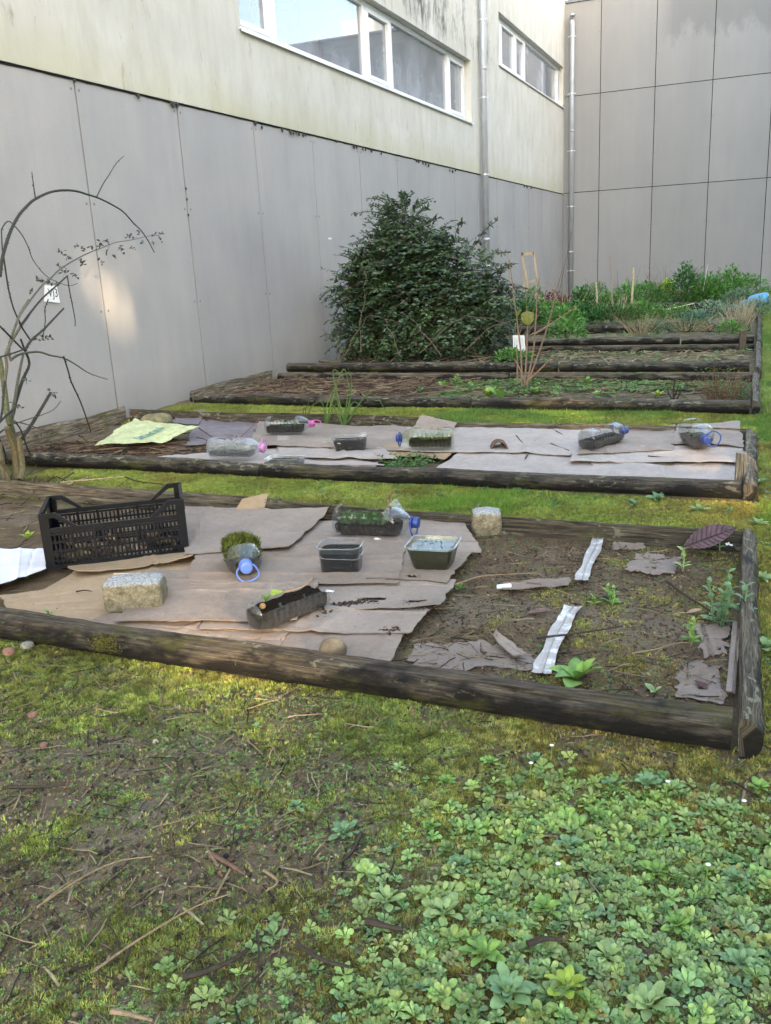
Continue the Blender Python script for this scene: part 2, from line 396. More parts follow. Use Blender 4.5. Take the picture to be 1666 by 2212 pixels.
MAT_CANE = vmat('bark_cane', .7, .3, 0, 70, .4, .3)
MAT_SHRUB = vmat('dark_shrub_leaf', .38, .5, .1, 8, .5)
MAT_SOIL = pmat('potting_soil', (.009, .0065, .0045), .9, .1, 0, 120, .7, 1.0)
MAT_STONE = pmat('granite', (.20, .19, .16), .85, .2, 0, 60, .45, .6)
MAT_BLACKP = pmat('black_crate_plastic', (.0035, .0052, .0085), .38, .28, 0, 18, .5)
MAT_BLUE = pmat('blue_cap_plastic', (.10, .19, .52), .35, .5, 0, 10, .12)
MAT_NAVY = pmat('dark_blue_plastic', (.02, .05, .22), .35, .5, 0, 10, .15)
MAT_PINK = pmat('pink_plastic', (.42, .09, .28), .35, .5, 0, 10, .15)
MAT_MAUVE = pmat('mauve_plastic', (.48, .22, .42), .35, .5, 0, 10, .15)
MAT_WHITE = pmat('white_card', (.80, .81, .82), .5, .4, 0, 10, .05)
MAT_INK = pmat('black_ink', (.02, .02, .022), .5, .3, 0, 10, .05)
MAT_GREYINK = pmat('grey_print', (.35, .36, .38), .6, .3, 0, 10, .05)
MAT_TEAL = pmat('teal_print', (.07, .25, .24), .6, .3, 0, 60, .3)
MAT_LATH = pmat('pale_lath', (.50, .38, .25), .7, .3, 0, 6, .25, .2, 'Object', (8, 8, 1))
MAT_BARREL = pmat('blue_barrel_plastic', (.08, .34, .58), .35, .5, 0, 6, .15)
MAT_HANG = [pmat('orange_cloth', (.75, .16, .06), .9, .1), pmat('white_cloth', (.7, .72, .75), .9, .1), pmat('pink_cloth', (.6, .3, .27), .9, .1)]

# ------------------------------------------------------------------ fields on the ground
BEDS = [(2.29, 3.93), (4.80, 6.28), (7.45, 9.20), (9.24, 11.9), (11.95, 14.6), (14.7, 17.6), (17.7, 19.9), (20.0, 22.6)]
def inbed(x, y):
    r = np.zeros(np.shape(x), bool)
    for a, b in BEDS: r |= (y > a) & (y < b) & (x < .0)
    return r
def hgt(x, y):
    x = np.asarray(x, float); y = np.asarray(y, float)
    h = (fbm(x*1.1, y*1.1, 3, 3)-.5)*.035 + (fbm(x*7, y*7, 5, 3)-.5)*.018 + (fbm(x*32, y*32, 8, 2)-.5)*.009
    ib = inbed(x, y)
    h = np.where(ib, h*.7+.012, h)
    near = (y > .5) & (y < 27) & (x > -6) & (x < 5)
    return np.where(near, h, 0.0)
def fields(x, y):
    x = np.asarray(x, float); y = np.asarray(y, float)
    n1 = fbm(x*2.1, y*2.1, 21, 4); n2 = fbm(x*6, y*6, 33, 4); n3 = fbm(x*1.0, y*1.0, 47, 3)
    nn = .55*n1+.45*n2
    front = y < 2.27
    # moss
    mo = np.where(front, .27+.34*ss(-1.05, -.45, x)+.45*ss(1.65, 2.0, y)*ss(-.6, -1.2, x), .0)
    path = ((y > 3.95) & (y < 4.78)) | ((y > 6.32) & (y < 7.42))
    mo = np.where(path, .75, mo); mo = np.where((x > .04) & (y > 2.2), .8, mo)
    b1 = (y > 2.29) & (y < 3.93) & (x < 0)
    mo = np.where(b1, .30+.16*ss(-.9, -.3, x), mo)
    b2 = (y > 4.8) & (y < 6.28) & (x < 0); mo = np.where(b2, .3, mo)
    mo = np.where((y > 7.45) & (x < 0), .30, mo)
    mo = np.where((y > 9.2) & (x < 0), .42, mo)
    M_ = ss(.46, .66, nn + (mo-.42)*.50)
    n4 = fbm(x*17, y*17, 57, 3)
    M_ = M_*(.25+.75*ss(.36, .54, n4+(mo-.5)*.12))
    # grassy rather than mossy
    gr = np.where(path, .10+.5*ss(-3.2, -1.8, x)-.3*ss(-1.2, 0, x), 0.) + np.where((x > .04) & (y > 2.2), .45, 0)
    gr = ss(.40, .65, n3*.6+.4*fbm(x*3, y*3, 61, 3) + (gr-.5)*.6)
    # orange bias of moss
    og = np.where(front, ss(-1.0, -.3, x)*.75, np.where(y < 5.2, .25+.5*ss(-1.0, 0, x), .25))
    og = np.clip(og + (fbm(x*2.6, y*2.6, 71, 3)-.5)*1.3, 0, 1)
    # broad leaved weeds
    wd = np.where(front, ss(-.72, -.22, x + (n1-.5)*.6 + (1.75-y)*.25)*ss(2.12, 1.85, y+(n2-.5)*.3), 0)
    return M_, gr, og, wd
def gcol(x, y):
    M_, gr, og, wd = fields(x, y)
    k = fbm(x*9, y*9, 91, 4)
    soil = np.stack([.165+.15*(k-.5), .125+.12*(k-.5), .074+.08*(k-.5)], -1)
    b1 = ((y > 2.29) & (y < 3.93) & (x < 0))[..., None]
    soil = np.where(b1, soil*np.array([1.0, .90, .84]), soil)
    pale = ss(.55, .72, fbm(x*3, y*3, 103, 3))[..., None]
    soil = soil*(1-pale*.5)+np.array([.24, .20, .145])*pale*.5
    moss = (1-og[..., None])*np.array([.085, .10, .018]) + og[..., None]*np.array([.12, .085, .018])
    grass = np.array([.06, .10, .02])
    g = moss*(1-gr[..., None])+grass*gr[..., None]
    m_ = M_[..., None]*.85
    c = soil*(1-m_)+g*m_
    far = ((y > 9.2) & (x < 0))[..., None]
    c = np.where(far, c*.6+np.array([.24, .19, .10])*.5*k[..., None]*1.5, c)
    far2 = ((np.abs(x) > 6) | (y > 27) | (y < 0))[..., None]
    c = np.where(far2, np.array([.09, .10, .04]), c)
    return np.clip(c, .005, 1)

def lines(segs):
    out = []
    for a, b, st in segs:
        n = max(1, int(round((b-a)/st))); out += list(np.linspace(a, b, n, endpoint=False))
    out.append(segs[-1][1]); return np.array(out)
gx = lines([(-500, -100, 100), (-100, -10, 30), (-10, -6, 1), (-6, -3, .04), (-3, .6, .017), (.6, 2, .06), (2, 6, .5), (6, 12, 2), (12, 100, 30), (100, 500, 100)])
gy = lines([(-500, -100, 100), (-100, -5, 30), (-5, .6, .5), (.6, 2.4, .0125), (2.4, 4.3, .02), (4.3, 9, .04), (9, 27.2, .1), (27.2, 30, 1), (30, 100, 30), (100, 500, 100)])
X, Y = np.meshgrid(gx, gy); xx = X.ravel(); yy = Y.ravel()
V = np.stack([xx, yy, hgt(xx, yy)], -1)
nx, ny = len(gx), len(gy)
i = (np.arange(ny-1)[:,None]*nx+np.arange(nx-1)[None,:]).ravel()
me = rawmesh('ground', V, np.stack([i, i+1, i+nx+1, i+nx], -1), gcol(xx, yy), True)
me.materials.append(MAT_GROUND); og_ = bpy.data.objects.new('ground', me); C.objects.link(og_); tagit(og_, kind='structure')

# ------------------------------------------------------------------ left building
WXP = -5.44
YC = 27.17
bl = thing('school_building', 'long building with grey panel plinth, cream upper wall and strip windows', 'building', (WXP, 14, 0))
TOPZ = 2.905
jn = [3.59-1.475*2, 3.59-1.475, 3.59, 5.085, 6.56, 8.03, 9.51, 10.99, 12.47, 13.95, 15.42, 16.90, 18.38, 19.86, 21.34, 22.82, 24.30, 25.78, 27.10]
jn = [-5.2, -3.75, -2.27, -.8] + jn[0:]
def screws(mb, x, y0, y1, z0, z1, axis='x', rows=3, px=WXP):
    for yy_ in (y0+.05, y1-.05):
        for k in range(rows+1):
            zz = z0+.08+(z1-z0-.16)*k/rows
            a = np.arange(6)*math.pi/3
            if axis == 'x':
                V = np.array([[px+.004, yy_+.009*math.cos(t), zz+.009*math.sin(t)] for t in a]+[[px+.0005, yy_+.013*math.cos(t), zz+.013*math.sin(t)] for t in a])
            else:
                V = np.array([[yy_+.009*math.cos(t), px-.004, zz+.009*math.sin(t)] for t in a[::-1]]+[[yy_+.013*math.cos(t), px-.0005, zz+.013*math.sin(t)] for t in a[::-1]])
            F = [np.arange(6)[None], np.array([[q, 6+q, 6+(q+1)%6, (q+1)%6] for q in range(6)])]
            mb.add(V, F)
MAT_SCREW = pmat('screw_head', (.2, .2, .21), .5, .5, .3)
for a, b_ in zip(jn[:-1], jn[1:]):
    pz = rnd.uniform(-.002, .002)
    mb = MB(); g = .010 if a < 8.5 else .006; mb.box((WXP-.012+pz, (a+b_)/2, TOPZ/2-.01), (.02, b_-a-2*g, TOPZ+.02)); p = mb.build('wall_panel', MAT_PANEL, bl)
    if b_ > 4:
        mb = MB(); screws(mb, 0, a, b_, 0, TOPZ, px=WXP-.002+pz); mb.build('screw_heads', MAT_SCREW, p)['kind'] = 'stuff'
mb = MB(); mb.box((WXP-.10, 11, 1.46), (.14, 33, 2.92)); mb.build('backing_wall', MAT_DARK, bl)
# cream wall with two window openings
XF = WXP+.004
HT = 10.5
W1 = dict(y0=9.40, y1=18.08, z0=3.84, z1=4.95)
W2 = dict(y0=20.2, y1=27.02, z0=5.22, z1=6.24)
YE = 27.165
def wallquads(mb, x, ys, zs, holes):
    for ya, yb in zip(ys[:-1], ys[1:]):
        for za, zb in zip(zs[:-1], zs[1:]):
            cyy, czz = (ya+yb)/2, (za+zb)/2
            if any(h['y0'] < cyy < h['y1'] and h['z0'] < czz < h['z1'] for h in holes): continue
            mb.add([(x, ya, za), (x, yb, za), (x, yb, zb), (x, ya, zb)], np.array([[0, 1, 2, 3]]))
mb = MB()
wallquads(mb, XF, [-6, W1['y0'], W1['y1'], W2['y0'], W2['y1'], YE], [2.915, W1['z0'], W1['z1'], W2['z0'], W2['z1'], HT], [W1, W2])
RD = .20
for h in (W1, W2):
    a, b_, c, d = h['y0'], h['y1'], h['z0'], h['z1']; xi = XF-RD
    mb.add([(XF, a, c), (xi, a, c), (xi, a, d), (XF, a, d)], np.array([[0, 1, 2, 3]]))
    mb.add([(XF, b_, c), (XF, b_, d), (xi, b_, d), (xi, b_, c)], np.array([[0, 1, 2, 3]]))
    mb.add([(XF, a, d), (xi, a, d), (xi, b_, d), (XF, b_, d)], np.array([[0, 1, 2, 3]]))
    mb.add([(XF, a, c), (XF, b_, c), (xi, b_, c), (xi, a, c)], np.array([[0, 1, 2, 3]]))
mb.add([(XF, -6, 2.915), (XF-.1, -6, 2.915), (XF-.1, YE, 2.915), (XF, YE, 2.915)], np.array([[0, 1, 2, 3]]))
mb.add([(XF, YE, 2.915), (XF-.5, YE, 2.915), (XF-.5, YE, HT), (XF, YE, HT)], np.array([[0, 1, 2, 3]]))
mb.add([(XF, -6, HT), (XF, YE, HT), (XF-8, YE, HT), (XF-8, -6, HT)], np.array([[0, 1, 2, 3]]))
mb.add([(XF, -6, 0), (XF, -6, HT), (XF-8, -6, HT), (XF-8, -6, 0)], np.array([[0, 1, 2, 3]]))
mb.add([(XF-8, -6, 0), (XF-8, -6, HT), (XF-8, YE, HT), (XF-8, YE, 0)], np.array([[0, 1, 2, 3]]))
mb.build('rendered_wall', MAT_RENDER, bl)
# irregular crust where the render meets the panels
mb = MB()
ys = np.arange(-2, 27, .04); zz = 2.905+.010*(fbm(ys*6, ys*0, 5, 4)-.5)
rr = np.stack([np.stack([np.full_like(ys, WXP+.006), ys, zz+.007], -1), np.stack([np.full_like(ys, WXP+.006), ys, zz-.007-.006*vn(ys*11, ys*0, 9)], -1), np.stack([np.full_like(ys, WXP-.02), ys, zz-.01], -1), np.stack([np.full_like(ys, WXP-.02), ys, zz+.008], -1)], 1)
V_, F_ = loft(rr); mb.add(V_, F_); mb.build('joint_crust', MAT_DARK, bl)

def window(h, muls, sillz, frame_px):
    a, b_, c, d = h['y0'], h['y1'], h['z0'], h['z1']
    wn = MB(); xw = XF-.155; fwid = .065
    wn.box((xw, (a+b_)/2, c+.05), (.06, b_-a-.01, .07)); wn.box((xw, (a+b_)/2, d-.04), (.06, b_-a-.01, .07))
    ys_ = [a+.04]+[m_[0] for m_ in muls]+[b_-.04]
    wd_ = [.07]+[m_[1] for m_ in muls]+[.07]
    for y_, ww in zip(ys_, wd_): wn.box((xw+.001, y_, (c+d)/2+.005), (.062, ww, d-c-.15))
    fr = wn.build('window_frame', MAT_FRAME, bl)
    for k in range(len(ys_)-1):
        y0 = ys_[k]+wd_[k]/2; y1 = ys_[k+1]-wd_[k+1]/2
        if y1-y0 < 1.2 and k != 0 or k == 0:      # opening sash
            sb = MB(); t = .055
            sb.box((xw+.012, (y0+y1)/2, c+.085+t/2), (.055, y1-y0, t)); sb.box((xw+.012, (y0+y1)/2, d-.075-t/2), (.055, y1-y0, t))
            sb.box((xw+.012, y0+t/2, (c+d)/2+.005), (.054, t, d-c-.16-2*t)); sb.box((xw+.012, y1-t/2, (c+d)/2+.005), (.054, t, d-c-.16-2*t))
            sb.build('sash', MAT_FRAME, fr)
        gb = MB(); gx_ = xw-.01
        gb.add([(gx_, y0+.002, c+.086), (gx_, y1-.002, c+.086), (gx_, y1-.002, d-.076), (gx_, y0+.002, d-.076)], np.array([[0, 1, 2, 3]]))
        gb.build('pane', MAT_GLASS, fr)
    sb = MB()   # metal sill with a drip nose
    prof = np.array([(-.14, .012), (.035, -.012), (.035, -.04), (.028, -.04), (.028, -.02), (-.14, .002)])
    rings = [[(XF+p_[0], y_, c+p_[1]) for p_ in prof] for y_ in (a-.03, b_+.03)]
    V_, F_ = loft(rings); sb.add(V_, F_); sb.build('window_sill', MAT_FRAME, bl)
    hb = MB()
    for y_ in np.arange(a+.7, b_, 1.25):
        V_, F_ = tube([(xw+.031, y_, c+.035), (xw+.04, y_, c+.035)], .016, 8); hb.add(V_, F_)
    q = hb.build('drain_cap', MAT_DARK, fr)
def yat(px, py, x=XF-.155): return WX(px, py, x)[1]
m1 = [(yat(588, 95), .17), (yat(790, 180), .15), (yat(845, 205), .10), (yat(967, 250), .12)]
window(W1, m1, 0, 0)
m2 = [(yat(1079, 150), .10), (yat(1110, 170), .14), (yat(1131, 185), .14), (yat(1202, 225), .15)]
window(W2, m2, 0, 0)
# rooms behind the glass with clothes hung near it
for h in (W1, W2):
    mb = MB(); a, b_, c, d = h['y0'], h['y1'], h['z0'], h['z1']; x0 = XF-.26; x1 = XF-3.2
    P = [(x0, a-.3, c-.6), (x0, b_+.02, c-.6), (x1, b_+.02, c-.6), (x1, a-.3, c-.6), (x0, a-.3, d+.5), (x0, b_+.02, d+.5), (x1, b_+.02, d+.5), (x1, a-.3, d+.5)]
    mb.add(P, np.array([(0, 1, 2, 3), (4, 7, 6, 5), (3, 2, 6, 7), (0, 3, 7, 4), (1, 5, 6, 2)])); mb.build('room', MAT_ROOM, bl)
def garment(y, z, w_, h_, mat, label):
    n = 16; t = np.linspace(-1, 1, n); mb = MB()
    rows = []
    for k, s_ in enumerate(np.linspace(0, 1, 7)):
        hw = w_*(.25+.75*min(1, s_*2.2))*.5
        rows.append([(XF-.42+.03*math.sin(9*q+s_*2), y+q*hw, z+h_*(1-s_)-.04*abs(q)*(1-s_)) for q in t])
    V_, F_ = loft(rows, False, (False, False)); mb.add(V_, F_); o = mb.build('hanging_garment', mat); tagit(o, label, 'garment', 'clothes hanging behind the window')
garment(10.6, 3.75, .5, .75, MAT_HANG[2], 'pale pink garment behind the largest left window pane')
garment(11.1, 3.75, .4, .7, MAT_HANG[1], 'white garment just right of the pink one behind the large pane')
garment(12.1, 3.6, .6, .8, MAT_HANG[0], 'bright orange garment hanging in the middle of the large pane')
garment(12.8, 3.6, .5, .7, MAT_HANG[2], 'dull pink garment at right end of the large pane')
garment(14.9, 3.7, .5, .75, MAT_HANG[1], 'white garment behind the dark right-hand pane')
garment(15.75, 3.7, .3, .65, MAT_HANG[0], 'small orange garment behind the dark right-hand pane')
garment(16.9, 3.7, .6, .55, MAT_HANG[1], 'low white garment at far end of the dark pane')

def pipe(x, y, z0, z1, r, label, zb, hood=False):
    t = thing('downpipe', label, 'downpipe', (x, y, z0))
    mb = MB()
    P = [(x, y, z0), (x, y, z1)]
    if hood: P = [(x, y, z0), (x, y, z1), (x-.01, y+.02, z1+.06), (x-.03, y+.08, z1+.09)]
    V_, F_ = tube(P, r, 20); mb.add(V_, F_); mb.build('pipe', MAT_GALV, t, True)
    for z in zb:
        mb = MB(); V_, F_ = tube([(x, y, z-.012), (x, y, z+.012)], r+.008, 20); mb.add(V_, F_)
        mb.box((x+r+.02, y, z), (.04, .015, .02)); mb.box((x-r-.025, y, z), (.05, .015, .02)); mb.build('bracket', MAT_BRACKET, t)
    for z in zb[::2]:
        mb = MB(); V_, F_ = tube([(x, y, z+.5), (x, y, z+.56)], r+.004, 20); mb.add(V_, F_); mb.build('pipe_collar', MAT_GALV, t, True)
pipe(WXP+.10, WX(1049, 400, WXP+.10)[1], 0, 10.4, .062, 'grey metal downpipe on the long wall behind the shrub', [1.1, 2.9, 4.35, 5.75, 7.3, 8.8])
pq = WY(1236, 200, YC-.12)
pipe(pq[0]+.0, YC-.12, 0, 7.30, .068, 'grey metal downpipe standing in the inner corner of the walls', [.75, 2.55, 4.05, 5.55, 7.0], True)
# ------------------------------------------------------------------ back building
bb = thing('clad_building', 'tall building clad in large warm grey panels closing the courtyard', 'building', (-1, YC, 0))
xs = [-5.70, -4.435, -2.965, -1.485, -.005, 1.475, 2.955, 3.6]; zs = [0, .0, 2.93, 5.50, 7.86]
zs = [-.02, 2.93, 5.50, 7.86]
for a, b_ in zip(xs[:-1], xs[1:]):
    for c, d in zip(zs[:-1], zs[1:]):
        mb = MB(); pz = rnd.uniform(-.002, .002)
        mb.box(((a+b_)/2, YC+.012+pz, (c+d)/2), (b_-a-.018, .02, d-c-.018)); p = mb.build('cladding_panel', MAT_PANEL2, bb)
        mb = MB(); screws(mb, 0, a, b_, c, d, 'y', 3, YC+.002+pz); mb.build('screw_heads', MAT_SCREW, p)['kind'] = 'stuff'
mb = MB(); mb.box((-1.4, YC+3.1, 3.92), (10.0, 6.1, 7.86)); mb.build('backing_wall', MAT_DARK, bb)
mb = MB(); mb.box((-.9, YC+.1, 7.90), (9.06, .26, .07)); mb.build('coping', MAT_FLASH, bb)
mb = MB(); mb.box((-5.0, YC+3.0, 9.0), (.9, 5.0, 2.2)); mb.build('roof_upstand', MAT_RENDER, bb)
mb = MB(); mb.box((.2, YC+4.5, 8.7), (5.5, .3, 1.5)); mb.build('roof_screen', MAT_FRAME, bb)

# ------------------------------------------------------------------ unseen sheet added to block the sun, with holes aimed to cast sun patches
SX = 9.0
def hit(P): t = (SX-P[0])/SD[0]; Q = np.array(P)+SD*t; return Q[1], Q[2]
holes = []
def hole(P, dy, dz): y_, z_ = hit(P); holes.append((y_-dy/2, y_+dy/2, z_-dz/2, z_+dz/2))
hole(np.array([-1.50, 2.23, .06]), .40, .17)
hole((WXP, 6.52, 1.25), .10, .30); hole((WXP, 6.75, 1.0), .12, .36); hole((WXP, 6.95, 1.4), .08, .12)
hole(G(1230, 880, .06), .28, .18)
hole(G(1210, 915, .06), .24, .14)
hole(G(1420, 962, .05), .16, .07)
hole(G(1520, 1000, .05), .34, .09)
hole(G(525, 1300, .04), .2, .10)
hole(G(1645, 1085, .02), .26, .14)
hole(G(1560, 940, .05), .2, .04)
sb_ = thing('added_sun_blocker', 'unseen tall pale sun blocker added outside the view, with narrow holes for sun patches', 'building', (SX, 4, 0))
YA, YB, ZT = -14.0, 27.0, 15.5
def cut(rects, h):
    out = []
    for (a, b_, c, d) in rects:
        ha, hb_, hc, hd = h
        if hb_ <= a or ha >= b_ or hd <= c or hc >= d: out.append((a, b_, c, d)); continue
        ia, ib_, ic, id_ = max(a, ha), min(b_, hb_), max(c, hc), min(d, hd)
        if ia > a: out.append((a, ia, c, d))
        if ib_ < b_: out.append((ib_, b_, c, d))
        if ic > c: out.append((ia, ib_, c, ic))
        if id_ < d: out.append((ia, ib_, id_, d))
    return out
rects = [(YA, YB, 0, ZT)]
for h in holes: rects = cut(rects, h)
mb = MB()
for (a, b_, c, d) in rects:
    mb.box((SX, (a+b_)/2, (c+d)/2), (.06, b_-a, d-c))
mb.build('blocker_sheet', pmat('pale_sun_blocker', (.5, .5, .48), .9, .2, 0, 1, .1), sb_)  # thin sheet of the added sun blocker, no real house front

# ------------------------------------------------------------------ logs and boards
def rail(parent, A, B_, h=.115, t=.065, side=1, mat=MAT_LOG, z0=-.006, name='rail', rough=.006, endcut=0):
    """half round rail from A to B: flat inner face, rounded outer face on side -n*side"""
    A = np.array(A, float); B_ = np.array(B_, float); L = np.linalg.norm(B_-A); d = (B_-A)/L; nrm = np.array([d[1], -d[0]])*side
    m = max(8, int(L/.03)); n = 14
    s_ = np.linspace(0, L, m); th = np.linspace(0, math.pi, n)   # outer arc
    rings = np.zeros((m, n+5, 3)); uv = np.zeros((m, n+5, 2))
    sd = int(abs(A[0]*100)+abs(A[1]*37))+3
    wob = (vn(s_*.9, s_*0, sd)-.5)*.02; hz = 1+(vn(s_*1.7, s_*0, sd+5)-.5)*.18
    for k in range(n+5):
        if k < n:
            o_ = math.sin(th[k])*t; zz = (1-math.cos(th[k]))/2
        else:
            q = (k-n+1)/6.0; o_ = -.004; zz = 1-q
        dn = (fbm(s_*7+k*.0, np.full(m, k*.9), sd+2, 3)-.5)*rough*2.6 + (fbm(s_*30, np.full(m, k*1.3), sd+9, 2)-.5)*rough*1.2
        edge = (vn(s_*12, s_*0+k, sd+4)-.5)*rough*(1.2 if k >= n else .6)
        off = o_ + (dn if 0 < k < n-1 else edge)
        P = A[None]+d[None]*s_[:,None]+nrm[None]*(off+wob)[:,None]
        rings[:, k, :2] = P; rings[:, k, 2] = z0+zz*h*hz+ (dn*.4 if 2 < k < n else 0)
        uv[:, k, 0] = s_+sd*.37; uv[:, k, 1] = k/(n+5)*.30
    if endcut:
        rings[-1] += (np.append(d, 0)*endcut)*(rings[-1, :, 2:3]*0+1)*(1-(rings[-1, :, 2:3]-z0)/h)
    V_, F_ = loft(rings)
    mb = MB().add(V_, F_); o = mb.build(name, mat, parent, False)
    me_ = o.data; ul = me_.uv_layers.new(name='UVMap'); vi = np.zeros(len(me_.loops), np.int32); me_.loops.foreach_get('vertex_index', vi)
    ul.data.foreach_set('uv', uv.reshape(-1, 2)[vi].astype(np.float32).ravel())
    return o
GB = 'timber-edged garden beds in a row'
bedlab = ['nearest timber-edged bed with jugs on cardboard at left and bare mossy soil at right',
 'second timber-edged bed from the camera, covered with cardboard and water jugs',
 'third timber-edged bed with brown prunings at left and the bare sapling in it',
 'fourth timber-edged bed, the big dark shrub standing at its left end',
 'fifth timber-edged bed edged by stacked sleepers, full of leafy greens at left',
 'sixth timber-edged bed with reddish plants at left and dry stalks in the middle',
 'seventh timber-edged bed with bamboo canes and a green leafy row',
 'farthest timber-edged bed along the foot of the clad wall, overflowing with greens']
bd = []
for k, (a, b_) in enumerate(BEDS):
    bd.append(thing('garden_bed', bedlab[k], 'garden bed', (-2.6, (a+b_)/2, 0), GB))
# bed 1
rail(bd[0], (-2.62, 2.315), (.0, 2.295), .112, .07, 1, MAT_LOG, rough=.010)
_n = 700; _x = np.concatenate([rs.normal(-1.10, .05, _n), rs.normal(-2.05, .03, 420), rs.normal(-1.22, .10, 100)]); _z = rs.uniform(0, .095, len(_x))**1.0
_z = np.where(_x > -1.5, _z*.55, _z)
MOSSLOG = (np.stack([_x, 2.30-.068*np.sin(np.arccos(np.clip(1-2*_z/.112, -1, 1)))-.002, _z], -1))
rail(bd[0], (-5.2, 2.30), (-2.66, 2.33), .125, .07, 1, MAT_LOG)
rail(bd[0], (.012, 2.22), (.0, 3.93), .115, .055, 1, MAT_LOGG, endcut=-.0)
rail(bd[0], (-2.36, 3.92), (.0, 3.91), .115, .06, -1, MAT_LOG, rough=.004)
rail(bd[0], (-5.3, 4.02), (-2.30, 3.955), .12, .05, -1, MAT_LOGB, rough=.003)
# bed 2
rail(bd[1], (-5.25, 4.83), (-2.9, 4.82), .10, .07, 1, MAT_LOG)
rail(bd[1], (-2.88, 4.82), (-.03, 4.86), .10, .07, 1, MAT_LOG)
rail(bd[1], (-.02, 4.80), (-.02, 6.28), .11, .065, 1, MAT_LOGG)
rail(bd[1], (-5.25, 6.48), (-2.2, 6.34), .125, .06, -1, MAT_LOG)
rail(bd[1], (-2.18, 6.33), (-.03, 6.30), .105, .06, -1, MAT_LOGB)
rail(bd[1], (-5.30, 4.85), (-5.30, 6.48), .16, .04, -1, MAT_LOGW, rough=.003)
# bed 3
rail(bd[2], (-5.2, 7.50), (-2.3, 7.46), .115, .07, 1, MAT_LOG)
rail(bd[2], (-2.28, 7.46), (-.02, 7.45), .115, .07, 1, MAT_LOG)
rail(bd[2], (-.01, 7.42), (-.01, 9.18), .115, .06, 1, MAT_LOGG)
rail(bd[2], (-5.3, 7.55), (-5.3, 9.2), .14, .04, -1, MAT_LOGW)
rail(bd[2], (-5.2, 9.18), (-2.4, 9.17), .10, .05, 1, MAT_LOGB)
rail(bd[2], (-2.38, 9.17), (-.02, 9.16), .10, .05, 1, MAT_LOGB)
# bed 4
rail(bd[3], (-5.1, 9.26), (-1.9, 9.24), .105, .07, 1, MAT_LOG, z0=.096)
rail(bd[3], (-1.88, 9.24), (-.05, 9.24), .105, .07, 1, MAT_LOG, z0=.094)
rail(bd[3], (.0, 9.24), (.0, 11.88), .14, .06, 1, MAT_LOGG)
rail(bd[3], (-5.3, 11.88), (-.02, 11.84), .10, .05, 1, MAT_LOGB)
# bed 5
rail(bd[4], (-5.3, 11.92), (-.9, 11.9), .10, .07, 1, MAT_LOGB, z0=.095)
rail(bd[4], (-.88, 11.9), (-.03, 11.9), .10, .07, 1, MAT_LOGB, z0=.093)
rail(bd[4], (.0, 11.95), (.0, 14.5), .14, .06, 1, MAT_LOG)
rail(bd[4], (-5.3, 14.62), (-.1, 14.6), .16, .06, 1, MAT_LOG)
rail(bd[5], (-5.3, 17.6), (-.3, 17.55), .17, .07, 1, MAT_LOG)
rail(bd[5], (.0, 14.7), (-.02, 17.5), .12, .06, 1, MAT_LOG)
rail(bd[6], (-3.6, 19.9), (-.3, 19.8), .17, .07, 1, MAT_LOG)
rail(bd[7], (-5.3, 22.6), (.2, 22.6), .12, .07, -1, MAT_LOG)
# upright stake of bed 2
def stake(name, label, base, hgt_, w_, mat, parent=None, lean=(0, 0), group=None, n=4, yaw=.2, cat='stake'):
    b_ = np.array(base, float); mb = MB()
    P = smoothpath([b_-[0, 0, .05], b_+[lean[0]*.5+.003, lean[1]*.5, hgt_*.5], b_+[lean[0], lean[1], hgt_]], 3)
    V_, F_ = tube(P, w_/2*(1.3 if n == 4 else 1), n); mb.add(V_, F_)
    o = mb.build(name, mat, parent)
    if parent is None: tagit(o, label, cat, group)
    return o
MAT_LATHD = pmat('old_stake_wood', (.10, .08, .055), .8, .2, 0, 12, .4)
MAT_POST = wood_mat('yellowed_post', 3.6, .5, .3)
q = G(1600, 1045, .06)
mb = MB(); mb.box((q[0]-.005, q[1]+.05, .11), (.05, .055, .22), .1)
o = mb.build('stake', MAT_POST, bd[1])
ul = o.data.uv_layers.new(name='UVMap'); vi = np.zeros(len(o.data.loops), np.int32); o.data.loops.foreach_get('vertex_index', vi)
Vb = np.concatenate(mb.v); ul.data.foreach_set('uv', np.stack([Vb[vi][:, 2], Vb[vi][:, 0]+Vb[vi][:, 1]], -1).astype(np.float32).ravel())
mb = MB(); mb.box((-.16, 11.75, .14), (.07, .07, .26), .2); mb.build('stake', MAT_LATHD, bd[4])

